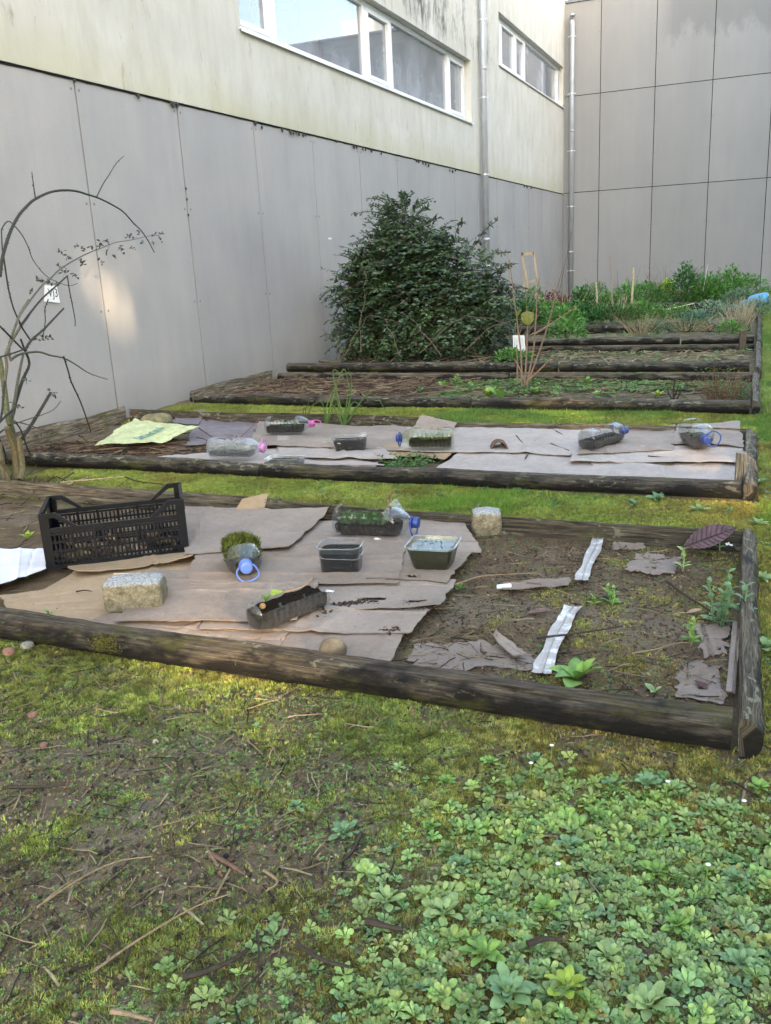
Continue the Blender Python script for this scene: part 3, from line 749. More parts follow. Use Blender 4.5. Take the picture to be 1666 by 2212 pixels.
# ------------------------------------------------------------------ cardboard sheets
NSH = 34
def sheet(name, cs, mat, label, cat='cardboard sheet', z=.03, thick=.004, amp=.010, curl=(0, 0, 0, 0), group=None, jag=.012, holes_=(), base=None, n=NSH, flat=False):
    """cs: four points back-left, back-right, front-right, front-left in picture pixels (1666 wide) laid on the ground, or world points"""
    P = np.array([G(c[0], c[1], z+.005) if len(c) == 2 else c for c in cs], float)
    sd = int(abs(P[0, 0]*91+P[1, 1]*57)*10) % 999
    u, v = np.meshgrid(np.linspace(0, 1, n), np.linspace(0, 1, n))
    p = (P[0][None, None]*((1-u)*(1-v))[..., None]+P[1]*(u*(1-v))[..., None]+P[2]*(u*v)[..., None]+P[3]*((1-u)*v)[..., None])
    e = np.minimum(np.minimum(u, 1-u), np.minimum(v, 1-v))
    edge = (e < 1e-6)
    cen = P.mean(0)
    j = (fbm(p[..., 0]*14+3, p[..., 1]*14, sd, 4)-.5)*2
    dirv = (p[..., :2]-cen[:2]); dirv /= np.linalg.norm(dirv, axis=-1)[..., None]+1e-6
    p[..., :2] += dirv*(j*jag*ss(.10, 0, e))[..., None]
    zz = np.zeros_like(u)
    if len(cs[0]) == 2 or flat:
        zz = np.maximum(hgt(p[..., 0], p[..., 1])*.5, 0)
    zz = zz+(fbm(p[..., 0]*3.2, p[..., 1]*3.2, sd+3, 3)-.5)*amp*2 + (fbm(p[..., 0]*15, p[..., 1]*15, sd+7, 2)-.5)*amp*.35
    for k, (cu, cv) in enumerate(((0, 0), (1, 0), (1, 1), (0, 1))):
        if curl[k]: zz += curl[k]*np.maximum(0, 1-np.hypot(u-cu, v-cv)*1.9)**2
    for _c in range(3):
        cr_ = rnd.uniform(.1, .9); ca_ = rnd.choice([0, math.pi/2])+rnd.uniform(-.15, .15); dd_ = (u-cr_)*math.cos(ca_)+(v-cr_)*math.sin(ca_); zz += rnd.choice([-.006, .008])*np.exp(-np.abs(dd_)/.022)
    zz += .0035*ss(.10, 0, e)*vn(p[..., 0]*5, p[..., 1]*5, sd+31)
    p[..., 2] += zz
    top = p.reshape(-1, 3); bot = top-[0, 0, thick]
    i = (np.arange(n-1)[:, None]*n+np.arange(n-1)[None]).ravel()
    keep = np.ones(len(i), bool)
    cu = ((u[:-1, :-1]+u[1:, 1:])/2).ravel(); cv = ((v[:-1, :-1]+v[1:, 1:])/2).ravel()
    for (hu, hv, hr) in holes_:
        keep &= (np.hypot((cu-hu)*1.0, (cv-hv)*1.6)+(_h(i, i*3, sd)-.5)*.06) > hr
    i = i[keep]
    Ft = np.stack([i, i+n, i+n+1, i+1], -1); N_ = n*n
    Fb = Ft[:, ::-1]+N_
    # side walls from boundary edges
    ed = {}
    for f in Ft.tolist():
        for a, b_ in ((f[0], f[1]), (f[1], f[2]), (f[2], f[3]), (f[3], f[0])): ed[(a, b_)] = 1
    side = [(b_, a, a+N_, b_+N_) for (a, b_) in ed if (b_, a) not in ed]
    mb = MB(); mb.add(np.vstack([top, bot]), [Ft, Fb, np.array(side)])
    o = mb.build(name, mat, None, False); tagit(o, label, cat, group)
    L1 = np.linalg.norm(P[1]-P[0]); L2 = np.linalg.norm(P[3]-P[0])
    uvv = np.stack([u*L1, v*L2], -1).reshape(-1, 2); uvv = np.vstack([uvv, uvv]) + sd*.13
    me_ = o.data; ul = me_.uv_layers.new(name='UVMap'); vi = np.zeros(len(me_.loops), np.int32); me_.loops.foreach_get('vertex_index', vi)
    ul.data.foreach_set('uv', uvv[vi].astype(np.float32).ravel())
    return o
G1 = 'cardboard sheets covering the nearest bed'
S1 = [
 (((90, 1190), (430, 1150), (420, 1215), (170, 1245)), CB[2], .042, 'tan cardboard sheet lying under the black crate', (0, 0, .03, .02), ()),
 (((240, 1200), (620, 1120), (600, 1240), (0, 1330)), CB[2], .022, 'long tan cardboard sheet reaching to the left corner of the nearest bed', (0, 0, 0, 0), ()),
 (((400, 1096), (712, 1106), (625, 1190), (400, 1200)), CB[1], .066, 'cardboard sheet beside the crate with curled right edge near the first jug', (0, .02, .02, 0), ()),
 (((600, 1128), (1000, 1124), (1040, 1195), (600, 1195)), CB[1], .046, 'cardboard sheet under the jug with blue cap by the back board', (0, 0, 0, 0), ((.93, .75, .05),)),
 (((430, 1180), (880, 1175), (860, 1262), (400, 1262)), CB[0], .060, 'brown cardboard sheet behind the black water tub', (0, 0, 0, 0), ((.95, .9, .06),)),
 (((800, 1190), (1020, 1196), (965, 1262), (800, 1252)), CB[0], .052, 'cardboard piece under the food tray of water', (0, 0, 0, 0), ((.55, .9, .08),)),
 (((330, 1235), (700, 1245), (640, 1345), (250, 1345)), CB[0], .054, 'cardboard sheet right of the granite block, under the mossy jug', (0, 0, .01, 0), ()),
 (((560, 1240), (985, 1255), (955, 1318), (540, 1318)), CB[1], .048, 'torn cardboard sheet in front of the water tub', (0, 0, .015, 0), ((.62, .72, .07), (.85, .8, .05), (.45, .86, .05))),
 (((470, 1300), (948, 1308), (885, 1372), (430, 1360)), CB[1], .042, 'cardboard sheet behind the cut half bottle', (0, 0, 0, 0), ((.88, .92, .05),)),
 (((230, 1330), (640, 1345), (600, 1405), (130, 1362)), CB[0], .036, 'cardboard sheet along the front log left of the half bottle', (0, 0, 0, 0), ()),
 (((560, 1345), (880, 1362), (838, 1452), (480, 1392)), CB[0], .030, 'cardboard sheet corner touching the front log beside the round cobble', (0, .015, .012, 0), ()),
 (((0, 1290), (330, 1240), (250, 1345), (20, 1335)), CB[2], .034, 'tan cardboard sheet left of the granite block', (0, 0, 0, 0), ()),
]
for cs, mt, z, lb, cu, hl in S1: sheet('cardboard_sheet', cs, mt, lb, z=z, curl=cu, group=G1, holes_=hl, amp=.0065, jag=.016)
# upright flap leaning on the back board
a = G(497, 1118, .04); b_ = G(568, 1113, .04)
sheet('cardboard_flap', [(a[0]+.04, a[1]+.07, .125), (b_[0]+.0, b_[1]+.07, .14), tuple(b_), tuple(a)], CB[2], 'small cardboard flap leaning up against the back board of the nearest bed', 'cardboard flap', amp=.003, jag=.006, n=12)
sheet('paper_sheet', ((-40, 1190), (100, 1188), (100, 1232), (-60, 1292)), MAT_PAPER, 'bluish white sodden paper sheet left of the crate', 'paper', z=.045, amp=.006, thick=.002)
G2 = 'cardboard sheets covering the second bed'
S2 = [
 (((345, 893), (395, 893), (380, 928), (330, 925)), CB[4], .03, 'purplish cardboard piece in back left corner of the second bed', (.01, 0, 0, 0), ()),
 (((385, 893), (442, 891), (428, 917), (372, 915)), CB[4], .055, 'square purplish cardboard piece propped behind the yellow sack sheet', (.03, .04, 0, 0), ()),
 (((430, 905), (585, 908), (620, 955), (400, 962)), CB[4], .03, 'grey purple cardboard sheet between the yellow sheet and the back jug', (.02, 0, 0, 0), ()),
 (((560, 912), (900, 925), (880, 975), (540, 962)), CB[1], .062, 'pale brown cardboard sheet behind the small plastic trays', (0, 0, 0, 0), ()),
 (((600, 945), (790, 940), (860, 1000), (600, 985)), CB[3], .056, 'pale warped cardboard sheet in front of the back left jug', (0, .01, .02, .01), ()),
 (((360, 988), (640, 968), (830, 1012), (270, 1004)), CB[3], .036, 'pale whitish cardboard sheet along the left front log of the second bed', (0, 0, .01, 0), ()),
 (((800, 965), (1010, 962), (960, 990), (790, 983)), CB[2], .05, 'tan cardboard sheet under the jug with navy cap', (0, .01, 0, 0), ()),
 (((640, 985), (840, 985), (800, 1020), (600, 1014)), CB[3], .040, 'pale cardboard sheet in front of the clear food tray', (0, 0, 0, 0), ((.7, .5, .06),)),
 (((880, 925), (1275, 930), (1265, 985), (860, 975)), CB[3], .060, 'pale cardboard sheet around the brown half pot', (0, 0, 0, 0), ()),
 (((1255, 932), (1460, 918), (1455, 975), (1250, 985)), CB[1], .070, 'cardboard sheet beneath the clear jug right of the half pot', (0, .01, 0, 0), ()),
 (((1465, 918), (1598, 916), (1606, 965), (1450, 960)), CB[1], .078, 'pinkish grey cardboard sheet in the back right corner of the second bed', (0, .02, 0, 0), ()),
 (((1240, 955), (1606, 955), (1600, 1000), (1230, 1000)), CB[3], .064, 'cardboard strip under the two right-hand jugs', (0, 0, 0, 0), ()),
 (((1000, 975), (1300, 980), (1290, 1040), (920, 1030)), CB[3], .046, 'large pale corrugated cardboard sheet at front centre of the second bed', (.01, 0, 0, .02), ()),
 (((1285, 982), (1597, 988), (1592, 1046), (1270, 1040)), CB[3], .042, 'large pale cardboard sheet at front right beside the upright stake', (0, 0, 0, 0), ()),
]
for cs, mt, z, lb, cu, hl in S2: sheet('cardboard_sheet', cs, mt, lb, z=z, curl=cu, group=G2, holes_=hl, amp=.017, jag=.02)
a = G(885, 932, .05); b_ = G(975, 940, .05)
sheet('cardboard_flap', [(a[0]+.05, a[1]+.16, .15), (b_[0]+.0, b_[1]+.15, .11), tuple(b_), tuple(a)], CB[1], 'brown torn cardboard flap standing behind the jug with navy cap', 'cardboard flap', amp=.008, jag=.03, n=14)
MAT_SACK = pmat('yellow_green_sack', (.50, .54, .29), .5, .35, 0, 25, .28, .3)
P4 = [G(292, 902, .15), G(432, 921, .13), G(352, 957, .06), G(205, 962, .07)]
ysk = sheet('yellow_sack_sheet', [tuple(p) for p in P4], MAT_SACK, 'yellow green printed sheet with teal letters lying in the left of the second bed', 'printed sheet', amp=.034, jag=.03, n=30)
P4 = np.array(P4)
def text_mesh(txt, size):
    cu = bpy.data.curves.new('t', 'FONT'); cu.body = txt; cu.size = size; cu.align_x = 'CENTER'; cu.align_y = 'CENTER'; cu.extrude = .0006; cu.resolution_u = 3
    ob = bpy.data.objects.new('t', cu); C.objects.link(ob); bpy.context.view_layer.update()
    dg = bpy.context.evaluated_depsgraph_get(); me_ = bpy.data.meshes.new_from_object(ob.evaluated_get(dg)); bpy.data.objects.remove(ob); return me_
tm = text_mesh('NOVOM', .14)
n_ = len(tm.vertices); co = np.zeros(n_*3, np.float32); tm.vertices.foreach_get('co', co); co = co.reshape(-1, 3)
# sheet surface coordinates read back so that the print lies on the wavy sheet
sv = np.zeros(len(ysk.data.vertices)*3, np.float32); ysk.data.vertices.foreach_get('co', sv); sv = sv.reshape(-1, 3)[:900].reshape(30, 30, 3)+np.array(WORG[ysk.name])
uu = np.clip(.52+co[:, 1]*1.55, 0, .999); vv = np.clip(.52+co[:, 0]*1.15, 0, .999)
iu = (uu*29).astype(int).clip(0, 28); iv = (vv*29).astype(int).clip(0, 28); fu = (uu*29-iu)[:, None]; fv = (vv*29-iv)[:, None]
pp = sv[iv, iu]*(1-fu)*(1-fv)+sv[iv, iu+1]*fu*(1-fv)+sv[iv+1, iu]*(1-fu)*fv+sv[iv+1, iu+1]*fu*fv
pp[:, 2] += .004+np.where(co[:, 2] > 0, .001, 0)
for k in range(n_): tm.vertices[k].co = Vector(pp[k]-WORG[ysk.name])
tm.materials.clear(); tm.materials.append(MAT_TEAL); o = bpy.data.objects.new('printed_letters', tm); C.objects.link(o); o.parent = ysk

# decayed cardboard and strips in bed 1 right half
MAT_DECAY = cardboard_mat('decayed_cardboard', (.21, .165, .135))
sheet('decayed_cardboard', ((890, 1398), (1110, 1398), (1185, 1450), (900, 1455)), MAT_DECAY, 'decayed brown corrugated cardboard flat on the soil by the front log', 'cardboard', z=.008, amp=.008, jag=.09, thick=.0025, holes_=((.55, .9, .05), (.3, .2, .04), (.1, .9, .06)), n=34)
sheet('decayed_cardboard', ((1480, 1440), (1560, 1440), (1570, 1520), (1460, 1505)), MAT_DECAY, 'small grey decayed cardboard remnant in the front right corner', 'cardboard', z=.008, amp=.008, jag=.09, thick=.0025, holes_=((.5, .7, .08),))
sheet('decayed_cardboard', ((1380, 1200), (1480, 1205), (1465, 1245), (1370, 1240)), MAT_DECAY, 'pale decayed cardboard remnant near the big dead leaf', 'cardboard', z=.008, amp=.008, jag=.09, thick=.0025, holes_=((.4, .4, .06),))
sheet('decayed_cardboard', ((1500, 1345), (1555, 1345), (1575, 1425), (1520, 1430)), MAT_DECAY, 'long grey pulp patch of cardboard between mint and corner', 'cardboard', z=.008, amp=.008, jag=.09, thick=.0025, holes_=((.3, .4, .08), (.7, .8, .07)))
sheet('decayed_cardboard', ((1320, 1155), (1400, 1160), (1395, 1190), (1315, 1192)), MAT_DECAY, 'torn pale pulp patch right of the farther tape strip', 'cardboard', z=.008, amp=.008, jag=.09, thick=.0025, holes_=((.4, .4, .08),))
sheet('cardboard_strip', ((1583, 1345), (1600, 1345), (1588, 1500), (1568, 1498)), CB[1], 'narrow pale cardboard strip along the end log', 'cardboard strip', z=.03, amp=.004, jag=.006, n=16)
sheet('cardboard_scrap', ((1052, 1372), (1070, 1370), (1140, 1420), (1110, 1425)), CB[1], 'crumpled torn cardboard scrap behind the decayed cardboard', 'cardboard scrap', z=.03, amp=.012, jag=.012, n=14, curl=(.03, .02, 0, 0))
sheet('cardboard_scrap', ((1085, 1262), (1230, 1250), (1230, 1268), (1090, 1274)), MAT_DECAY, 'long dull cardboard scrap lying across the soil left of the foil strip', 'cardboard scrap', z=.022, amp=.006, jag=.02, n=18)
mb = MB(); a = G(1074, 1268, .035); b_ = G(1104, 1265, .035); V_, F_ = tube([a, b_], .009, 10); mb.add(V_, F_); tagit(mb.build('paper_tube', MAT_WHITE), 'short white paper tube lying on the soil', 'paper tube')
def strip(label, pts, w_):
    P = np.array([G(p[0], p[1], .03) for p in pts]); P = smoothpath(P, 9); m = len(P)
    T = np.gradient(P, axis=0); T /= np.linalg.norm(T, axis=1)[:, None]; N = np.cross(T, [0, 0, 1])
    rows = []; k = np.arange(m)
    ww = w_*(1+.25*(vn(k*.5, k*0, 3)-.5))
    for q, zz in ((-1, .006), (-.5, .001), (-.05, .002), (0, .010), (.05, .002), (.5, .001), (1, .005)):
        jit = (vn(k*.22, k*0+q*3, 8)-.5)*.008
        rows.append(P+N*(ww*q/2+jit)[:, None]+np.array([0, 0, 1])*(zz+(vn(k*.13, k*0+q*.5, 12)-.5)*.012)[:, None])
    R_ = np.stack(rows, 1); V_, F_ = loft(R_, False, (False, False)); V2 = V_-[0, 0, .0015]
    mb = MB(); mb.add(V_, F_); mb.add(V2, [f[:, ::-1] for f in F_]); 
    tagit(mb.build('foil_strip', MAT_FOIL), label, 'tape strip', 'pale tape strips across the bare soil')
def foil():
    m, n, b, L = newmat('flaking_tape'); v = texco(n, 'World')
    f = noise(n, v, 14, 5, .7)
    L.new(ramp(n, f, [(.46, (.36, .33, .31)), (.54, (.42, .40, .38)), (.60, (.66, .66, .66))]), b.inputs['Base Color']); b.inputs['Roughness'].default_value = .45; return m
MAT_FOIL = foil()
strip('farther pale tape strip running from the back board across the soil', [(1300, 1142), (1285, 1185), (1268, 1225), (1256, 1256)], .055)
strip('nearer pale tape strip running towards the front log', [(1240, 1308), (1215, 1350), (1190, 1405), (1170, 1458)], .062)

# ------------------------------------------------------------------ leaves and plant templates
def leaf(L=1, W=.4, seg=5, shape='ovate', fold=.25, curl=.3, rise=0.0):
    t = np.linspace(0, 1, seg+1)
    if shape == 'ovate': w_ = np.sin(math.pi*np.clip(t, .02, .98))**.75*(1-.25*t)
    elif shape == 'spat': w_ = np.where(t < .35, .14+.1*t, .16+.84*np.sin(math.pi*np.clip((t-.3)/.72, 0, 1))**.7)
    elif shape == 'strap': w_ = np.clip(1.15*(1-t**2.5), .03, 1)
    elif shape == 'cord': w_ = np.where(t < .06, .15, np.clip(np.sqrt(np.clip(1-((t-.42)/.60)**2, 0, 1)), .03, 1))
    w_ = w_*W/2
    x = t*L; z = rise*t-curl*t*t
    x = x*(1-.15*curl/L*t)
    V = np.stack([np.stack([x, w_, z+fold*w_], -1), np.stack([x, 0*x, z], -1), np.stack([x, -w_, z+fold*w_], -1)], 1).reshape(-1, 3)
    F = []
    for i in range(seg):
        a = i*3
        F += [(a, a+1, a+4), (a, a+4, a+3), (a+1, a+2, a+5), (a+1, a+5, a+4)]
    return V, np.array(F)
def rosette_t(n, shape, L, W, rise, curl, seed, seg=5, inner=.5, fold=.3):
    r_ = np.random.RandomState(seed); Vs = []; Fs = []; o_ = 0
    for k in range(n):
        q = k/n; s_ = (1-inner*q)*r_.uniform(.8, 1.1)
        V, F = leaf(L*s_, W*s_*r_.uniform(.85, 1.15), seg, shape, fold, curl*L*r_.uniform(.6, 1.3), rise*L*(1+1.3*q)*r_.uniform(.8, 1.2))
        V = V@rotx(r_.uniform(-.3, .3)).T@rotz(k*2.4+r_.uniform(-.3, .3)).T; V[:, 2] += .004*k/n
        Vs.append(V); Fs.append(F+o_); o_ += len(V)
    return np.vstack(Vs), np.vstack(Fs)
def scat(name, temps, pos, scale, col, mat, yaw=None, tilt=.0, parent=None, smooth=False, tiltv=None, colv=.12):
    pos = np.asarray(pos, float); N = len(pos)
    if N == 0: return None
    yaw = rs.uniform(0, 2*math.pi, N) if yaw is None else yaw
    scale = np.full(N, scale) if np.isscalar(scale) else scale
    col = np.tile(np.asarray(col, float), (N, 1)) if np.ndim(col) == 1 else np.asarray(col, float)
    col = col*(1+rs.uniform(-colv, colv, (N, 1))*1.0)*(1+rs.uniform(-colv*.4, colv*.4, (N, 3)))
    tx = rs.uniform(-tilt, tilt, N) if tiltv is None else tiltv; ty = rs.uniform(-tilt, tilt, N)
    ti = rs.randint(0, len(temps), N); mb = MB()
    for k, (V, F) in enumerate(temps):
        s_ = ti == k; m = s_.sum()
        if not m: continue
        V = np.asarray(V); vv_ = V[None]*scale[s_][:, None, None]
        a = tx[s_][:, None]; c_, n_ = np.cos(a), np.sin(a)      # rotate about y (pitch up)
        x, y_, z = vv_[..., 0], vv_[..., 1], vv_[..., 2]
        x, z = x*c_-z*n_, x*n_+z*c_
        b__ = ty[s_][:, None]; c_, n_ = np.cos(b__), np.sin(b__); y_, z = y_*c_-z*n_, y_*n_+z*c_
        a = yaw[s_][:, None]; c_, n_ = np.cos(a), np.sin(a); x, y_ = x*c_-y_*n_, x*n_+y_*c_
        P = np.stack([x, y_, z], -1)+pos[s_][:, None]
        FF = (F[None]+(np.arange(m)*len(V))[:, None, None]).reshape(-1, F.shape[1])
        cc = np.repeat(col[s_][:, None], len(V), 1)
        mb.add(P.reshape(-1, 3), [FF], np.clip(cc.reshape(-1, 3), 0, 1))
    return mb.build(name, mat, parent, smooth)
def pts(n, x0, x1, y0, y1, f=None):
    x = rs.uniform(x0, x1, n); y = rs.uniform(y0, y1, n)
    if f is not None:
        k = rs.uniform(0, 1, n) < f(x, y); x, y = x[k], y[k]
    return x, y
def onground(x, y, dz=0): return np.stack([x, y, hgt(x, y)+dz], -1)
# moss sprig: a little tuft of upright slivers
def sprig(n, seed, w_=.30, lean=.7):
    r_ = np.random.RandomState(seed); V = []; F = []
    for k in range(n):
        a = r_.uniform(0, 6.28); d = np.array([math.cos(a), math.sin(a), 0]); s_ = np.array([-d[1], d[0], 0]); o_ = d*r_.uniform(0, .5)
        h_ = r_.uniform(.5, 1.0)
        V += [o_-s_*w_/2, o_+s_*w_/2, o_+d*lean*r_.uniform(.2, 1)+np.array([0, 0, h_])]; F.append((3*k, 3*k+1, 3*k+2))
    return np.array(V), np.array(F)
T_MOSS = [sprig(7, s_) for s_ in range(4)]
T_TUFT = [sprig(12, 20+s_, .07, .9) for s_ in range(4)]     # grass tuft
def clov(seed, n=4):
    r_ = np.random.RandomState(seed); Vs = []; Fs = []; o_ = 0
    for k in range(n*2):
        V, F = leaf(.8, .55, 2, 'ovate', .2, .15, .25*r_.uniform(.5, 2)); s_ = r_.uniform(.6, 1.1)
        V = V*s_; V[:, 0] += .12; V = V@rotz(k*2.4+r_.uniform(-.3, .3)).T; V[:, 2] += (k//n)*.25
        Vs.append(V); Fs.append(F+o_); o_ += len(V)
    return np.vstack(Vs), np.vstack(Fs)
T_CLOV = [clov(s_) for s_ in range(4)]
def twig_t(seed, seg=4, r_=.02):
    q = np.random.RandomState(seed); P = np.stack([np.linspace(-.5, .5, seg+1), np.cumsum(q.uniform(-.07, .07, seg+1)), .02+np.abs(np.cumsum(q.uniform(-.02, .03, seg+1)))], -1)
    V, F = tube(P, np.linspace(r_, r_*.5, seg+1), 4, False); f = F[0]; return V, np.vstack([f[:, [0, 1, 2]], f[:, [0, 2, 3]]])
T_TWIG = [twig_t(s_) for s_ in range(5)]; T_TWIGF = [twig_t(s_, 3, .035) for s_ in range(5, 9)]
def straw_t(seed):
    q = np.random.RandomState(seed); y1 = q.uniform(-.08, .08)
    V = np.array([(-.5, -.03, .01), (-.5, .03, .01), (0, y1-.035, .05), (0, y1+.035, .04), (.5, -.02, .01), (.5, .02, .02)]); return V, np.array([(0, 2, 3), (0, 3, 1), (2, 4, 5), (2, 5, 3)])
T_STRAW = [straw_t(s_) for s_ in range(4)]
def ico(seed, j=.25, sub=0):
    t = (1+5**.5)/2; V = np.array([(-1,t,0),(1,t,0),(-1,-t,0),(1,-t,0),(0,-1,t),(0,1,t),(0,-1,-t),(0,1,-t),(t,0,-1),(t,0,1),(-t,0,-1),(-t,0,1)], float); V /= np.linalg.norm(V[0])
    F = np.array([(0,11,5),(0,5,1),(0,1,7),(0,7,10),(0,10,11),(1,5,9),(5,11,4),(11,10,2),(10,7,6),(7,1,8),(3,9,4),(3,4,2),(3,2,6),(3,6,8),(3,8,9),(4,9,5),(2,4,11),(6,2,10),(8,6,7),(9,8,1)])
    for _ in range(sub):
        mid = {}; V = list(V); nf = []
        def m_(a, b_):
            k = (min(a, b_), max(a, b_))
            if k not in mid: p = V[a]+V[b_]; V.append(p/np.linalg.norm(p)); mid[k] = len(V)-1
            return mid[k]
        for a, b_, c in F:
            x, y_, z = m_(a, b_), m_(b_, c), m_(c, a); nf += [(a, x, z), (b_, y_, x), (c, z, y_), (x, y_, z)]
        V = np.array(V); F = np.array(nf)
    q = np.random.RandomState(seed)
    if sub == 0: V = V*q.uniform(1-j, 1+j, (len(V), 1))
    return V, F
T_STONE = [(lambda VF: (VF[0]*np.array([1, .8, .6]), VF[1]))(ico(s_)) for s_ in range(4)]

# ---- moss carpets
def mosscol(x, y):
    M_, gr, og, wd = fields(x, y)
    lt = fbm(x*5, y*5, 131, 3)[:, None]
    a = np.array([.29, .345, .085]); b_ = np.array([.35, .29, .08]); d = np.array([.08, .12, .025])
    c = a*(1-og[:, None])+b_*og[:, None]; c = c*(.5+.85*lt); br_ = ss(.52, .72, fbm(x*8, y*8, 143, 3))[:, None]*.4; c = c*(1-br_)+np.array([.17, .13, .06])*br_; g = gr[:, None]*.8
    return c*(1-g)+np.array([.12, .23, .045])*g*(.6+.8*lt)
def notlog(x, y):
    return ~((np.abs(y-2.29) < .06) & (x < .1))
x, y = pts(300000, -3.0, .9, .75, 2.26, lambda x, y: fields(x, y)[0]*.85+.05)
o = scat('moss', T_MOSS, onground(x, y, -.002), rs.uniform(.006, .015, len(x)), mosscol(x, y)*(.45+1.1*vn(x*37, y*37, 77))[:, None], MAT_MOSS, tilt=.3, colv=.3); tagit(o, kind='stuff')
x, y = pts(90000, -2.4, -.02, 2.32, 3.88, lambda x, y: fields(x, y)[0]*.8*ss(-1.3, -.8, x))
o = scat('moss', T_MOSS, onground(x, y, -.001), rs.uniform(.007, .013, len(x)), mosscol(x, y)*np.array([1.15, 1.15, 1.3]), MAT_MOSS, tilt=.3, colv=.3); tagit(o, kind='stuff')
x, y = pts(110000, -4.6, .75, 3.98, 4.77, lambda x, y: .3+.7*fields(x, y)[0])
o = scat('moss', T_MOSS, onground(x, y, -.001), rs.uniform(.010, .021, len(x)), mosscol(x, y)*np.array([1.05, 1.1, 1]), MAT_MOSS, tilt=.3, colv=.25); tagit(o, kind='stuff')
x, y = pts(90000, -5.3, .9, 6.4, 7.42, lambda x, y: .3+.7*fields(x, y)[0])
o = scat('moss', T_MOSS, onground(x, y, -.001), rs.uniform(.014, .028, len(x)), mosscol(x, y)*np.array([1.05, 1.1, 1]), MAT_MOSS, tilt=.3, colv=.25); tagit(o, kind='stuff')
x, y = pts(60000, .05, .9, 2.2, 7.5, lambda x, y: .3+.7*fields(x, y)[0])
o = scat('moss', T_MOSS, onground(x, y, -.001), rs.uniform(.010, .022, len(x)), mosscol(x, y), MAT_MOSS, tilt=.3, colv=.25); tagit(o, kind='stuff')
x, y = pts(26000, .05, 1.6, 7.5, 26.5)
o = scat('grass', T_TUFT, onground(x, y, -.001), rs.uniform(.03, .06, len(x)), mosscol(x, y)*np.array([1.1, 1.25, 1.3]), MAT_MOSS, tilt=.3, colv=.25); tagit(o, kind='stuff')
o = scat('log_moss', T_MOSS, MOSSLOG, rs.uniform(.004, .009, len(MOSSLOG)), np.array([.17, .16, .035]), MAT_MOSS, tilt=1.2, colv=.4, parent=bd[0]); o['kind'] = 'stuff'
# grass tufts
x, y = pts(9000, -3.0, .9, .75, 2.2, lambda x, y: .04+.5*ss(.55, .7, fbm(x*2.2, y*2.2, 151, 3))*ss(-1.2, -.6, x))
o = scat('grass', T_TUFT, onground(x, y, -.002), rs.uniform(.015, .04, len(x)), np.array([.14, .22, .06]), MAT_LEAF, tilt=.4, colv=.35); tagit(o, kind='stuff')
x, y = pts(26000, -4.3, .8, 3.98, 4.77, lambda x, y: ss(.35, .8, fields(x, y)[1]))
o = scat('grass', T_TUFT, onground(x, y, -.002), rs.uniform(.02, .045, len(x)), np.array([.19, .32, .05]), MAT_LEAF, tilt=.4, colv=.35); tagit(o, kind='stuff')
x, y = pts(16000, -4.8, .9, 6.4, 7.4, lambda x, y: ss(.3, .8, fields(x, y)[1]))
o = scat('grass', T_TUFT, onground(x, y, -.002), rs.uniform(.02, .05, len(x)), np.array([.15, .26, .06]), MAT_LEAF, tilt=.4, colv=.35); tagit(o, kind='stuff')
# small weeds
x, y = pts(60000, -3.0, .9, .75, 2.2, lambda x, y: .08+.42*ss(.50, .66, fbm(x*2.4, y*2.4, 171, 3))+.16*ss(1.5, .9, y))
cw = np.array([.17, .27, .09])*(1+.5*(vn(x*4, y*4, 5)[:, None]-.5))
o = scat('small_weeds', T_CLOV, onground(x, y, 0), rs.uniform(.004, .011, len(x)), cw, MAT_LEAF, tilt=.3, colv=.35); tagit(o, kind='stuff')
x, y = pts(3500, -4.8, -.05, 9.3, 14.5, lambda x, y: ss(.5, .65, fbm(x*1.3, y*1.3, 275, 3)))
o = scat('small_weeds', T_CLOV, onground(x, y, .02), rs.uniform(.02, .05, len(x)), np.array([.16, .27, .09]), MAT_LEAF, tilt=.3, colv=.4); tagit(o, kind='stuff')
x, y = pts(13000, -5.2, -.05, 7.5, 9.1, lambda x, y: ss(.42, .6, fbm(x*1.6, y*1.6, 175, 3)+.12*ss(-3.6, -2., x)))
o = scat('small_weeds', T_CLOV, onground(x, y, .01), rs.uniform(.014, .04, len(x)), np.array([.15, .26, .08]), MAT_LEAF, tilt=.3, colv=.4); tagit(o, kind='stuff')
x, y = pts(3200, -4.5, .8, 3.98, 7.4, lambda x, y: (~inbed(x, y))*.8*ss(-3.5, -1, x)*ss(.45, .6, fbm(x*2, y*2, 178, 3)))
o = scat('small_weeds', T_CLOV, onground(x, y, .005), rs.uniform(.012, .03, len(x)), np.array([.085, .19, .07]), MAT_LEAF, tilt=.3, colv=.35); tagit(o, kind='stuff')
x, y = pts(5000, -1.3, -.02, 2.33, 3.88, lambda x, y: .5*ss(.42, .62, fbm(x*4, y*4, 181, 3)))
o = scat('small_weeds', T_CLOV, onground(x, y, .0), rs.uniform(.005, .013, len(x)), np.array([.13, .20, .07]), MAT_LEAF, tilt=.3, colv=.35); tagit(o, kind='stuff')
x, y = pts(1400, .08, .8, 2.0, 12, lambda x, y: .4+0*x)
o = scat('small_weeds', T_CLOV, onground(x, y, .005), rs.uniform(.014, .034, len(x)), np.array([.11, .20, .08]), MAT_LEAF, tilt=.3, colv=.35); tagit(o, kind='stuff')
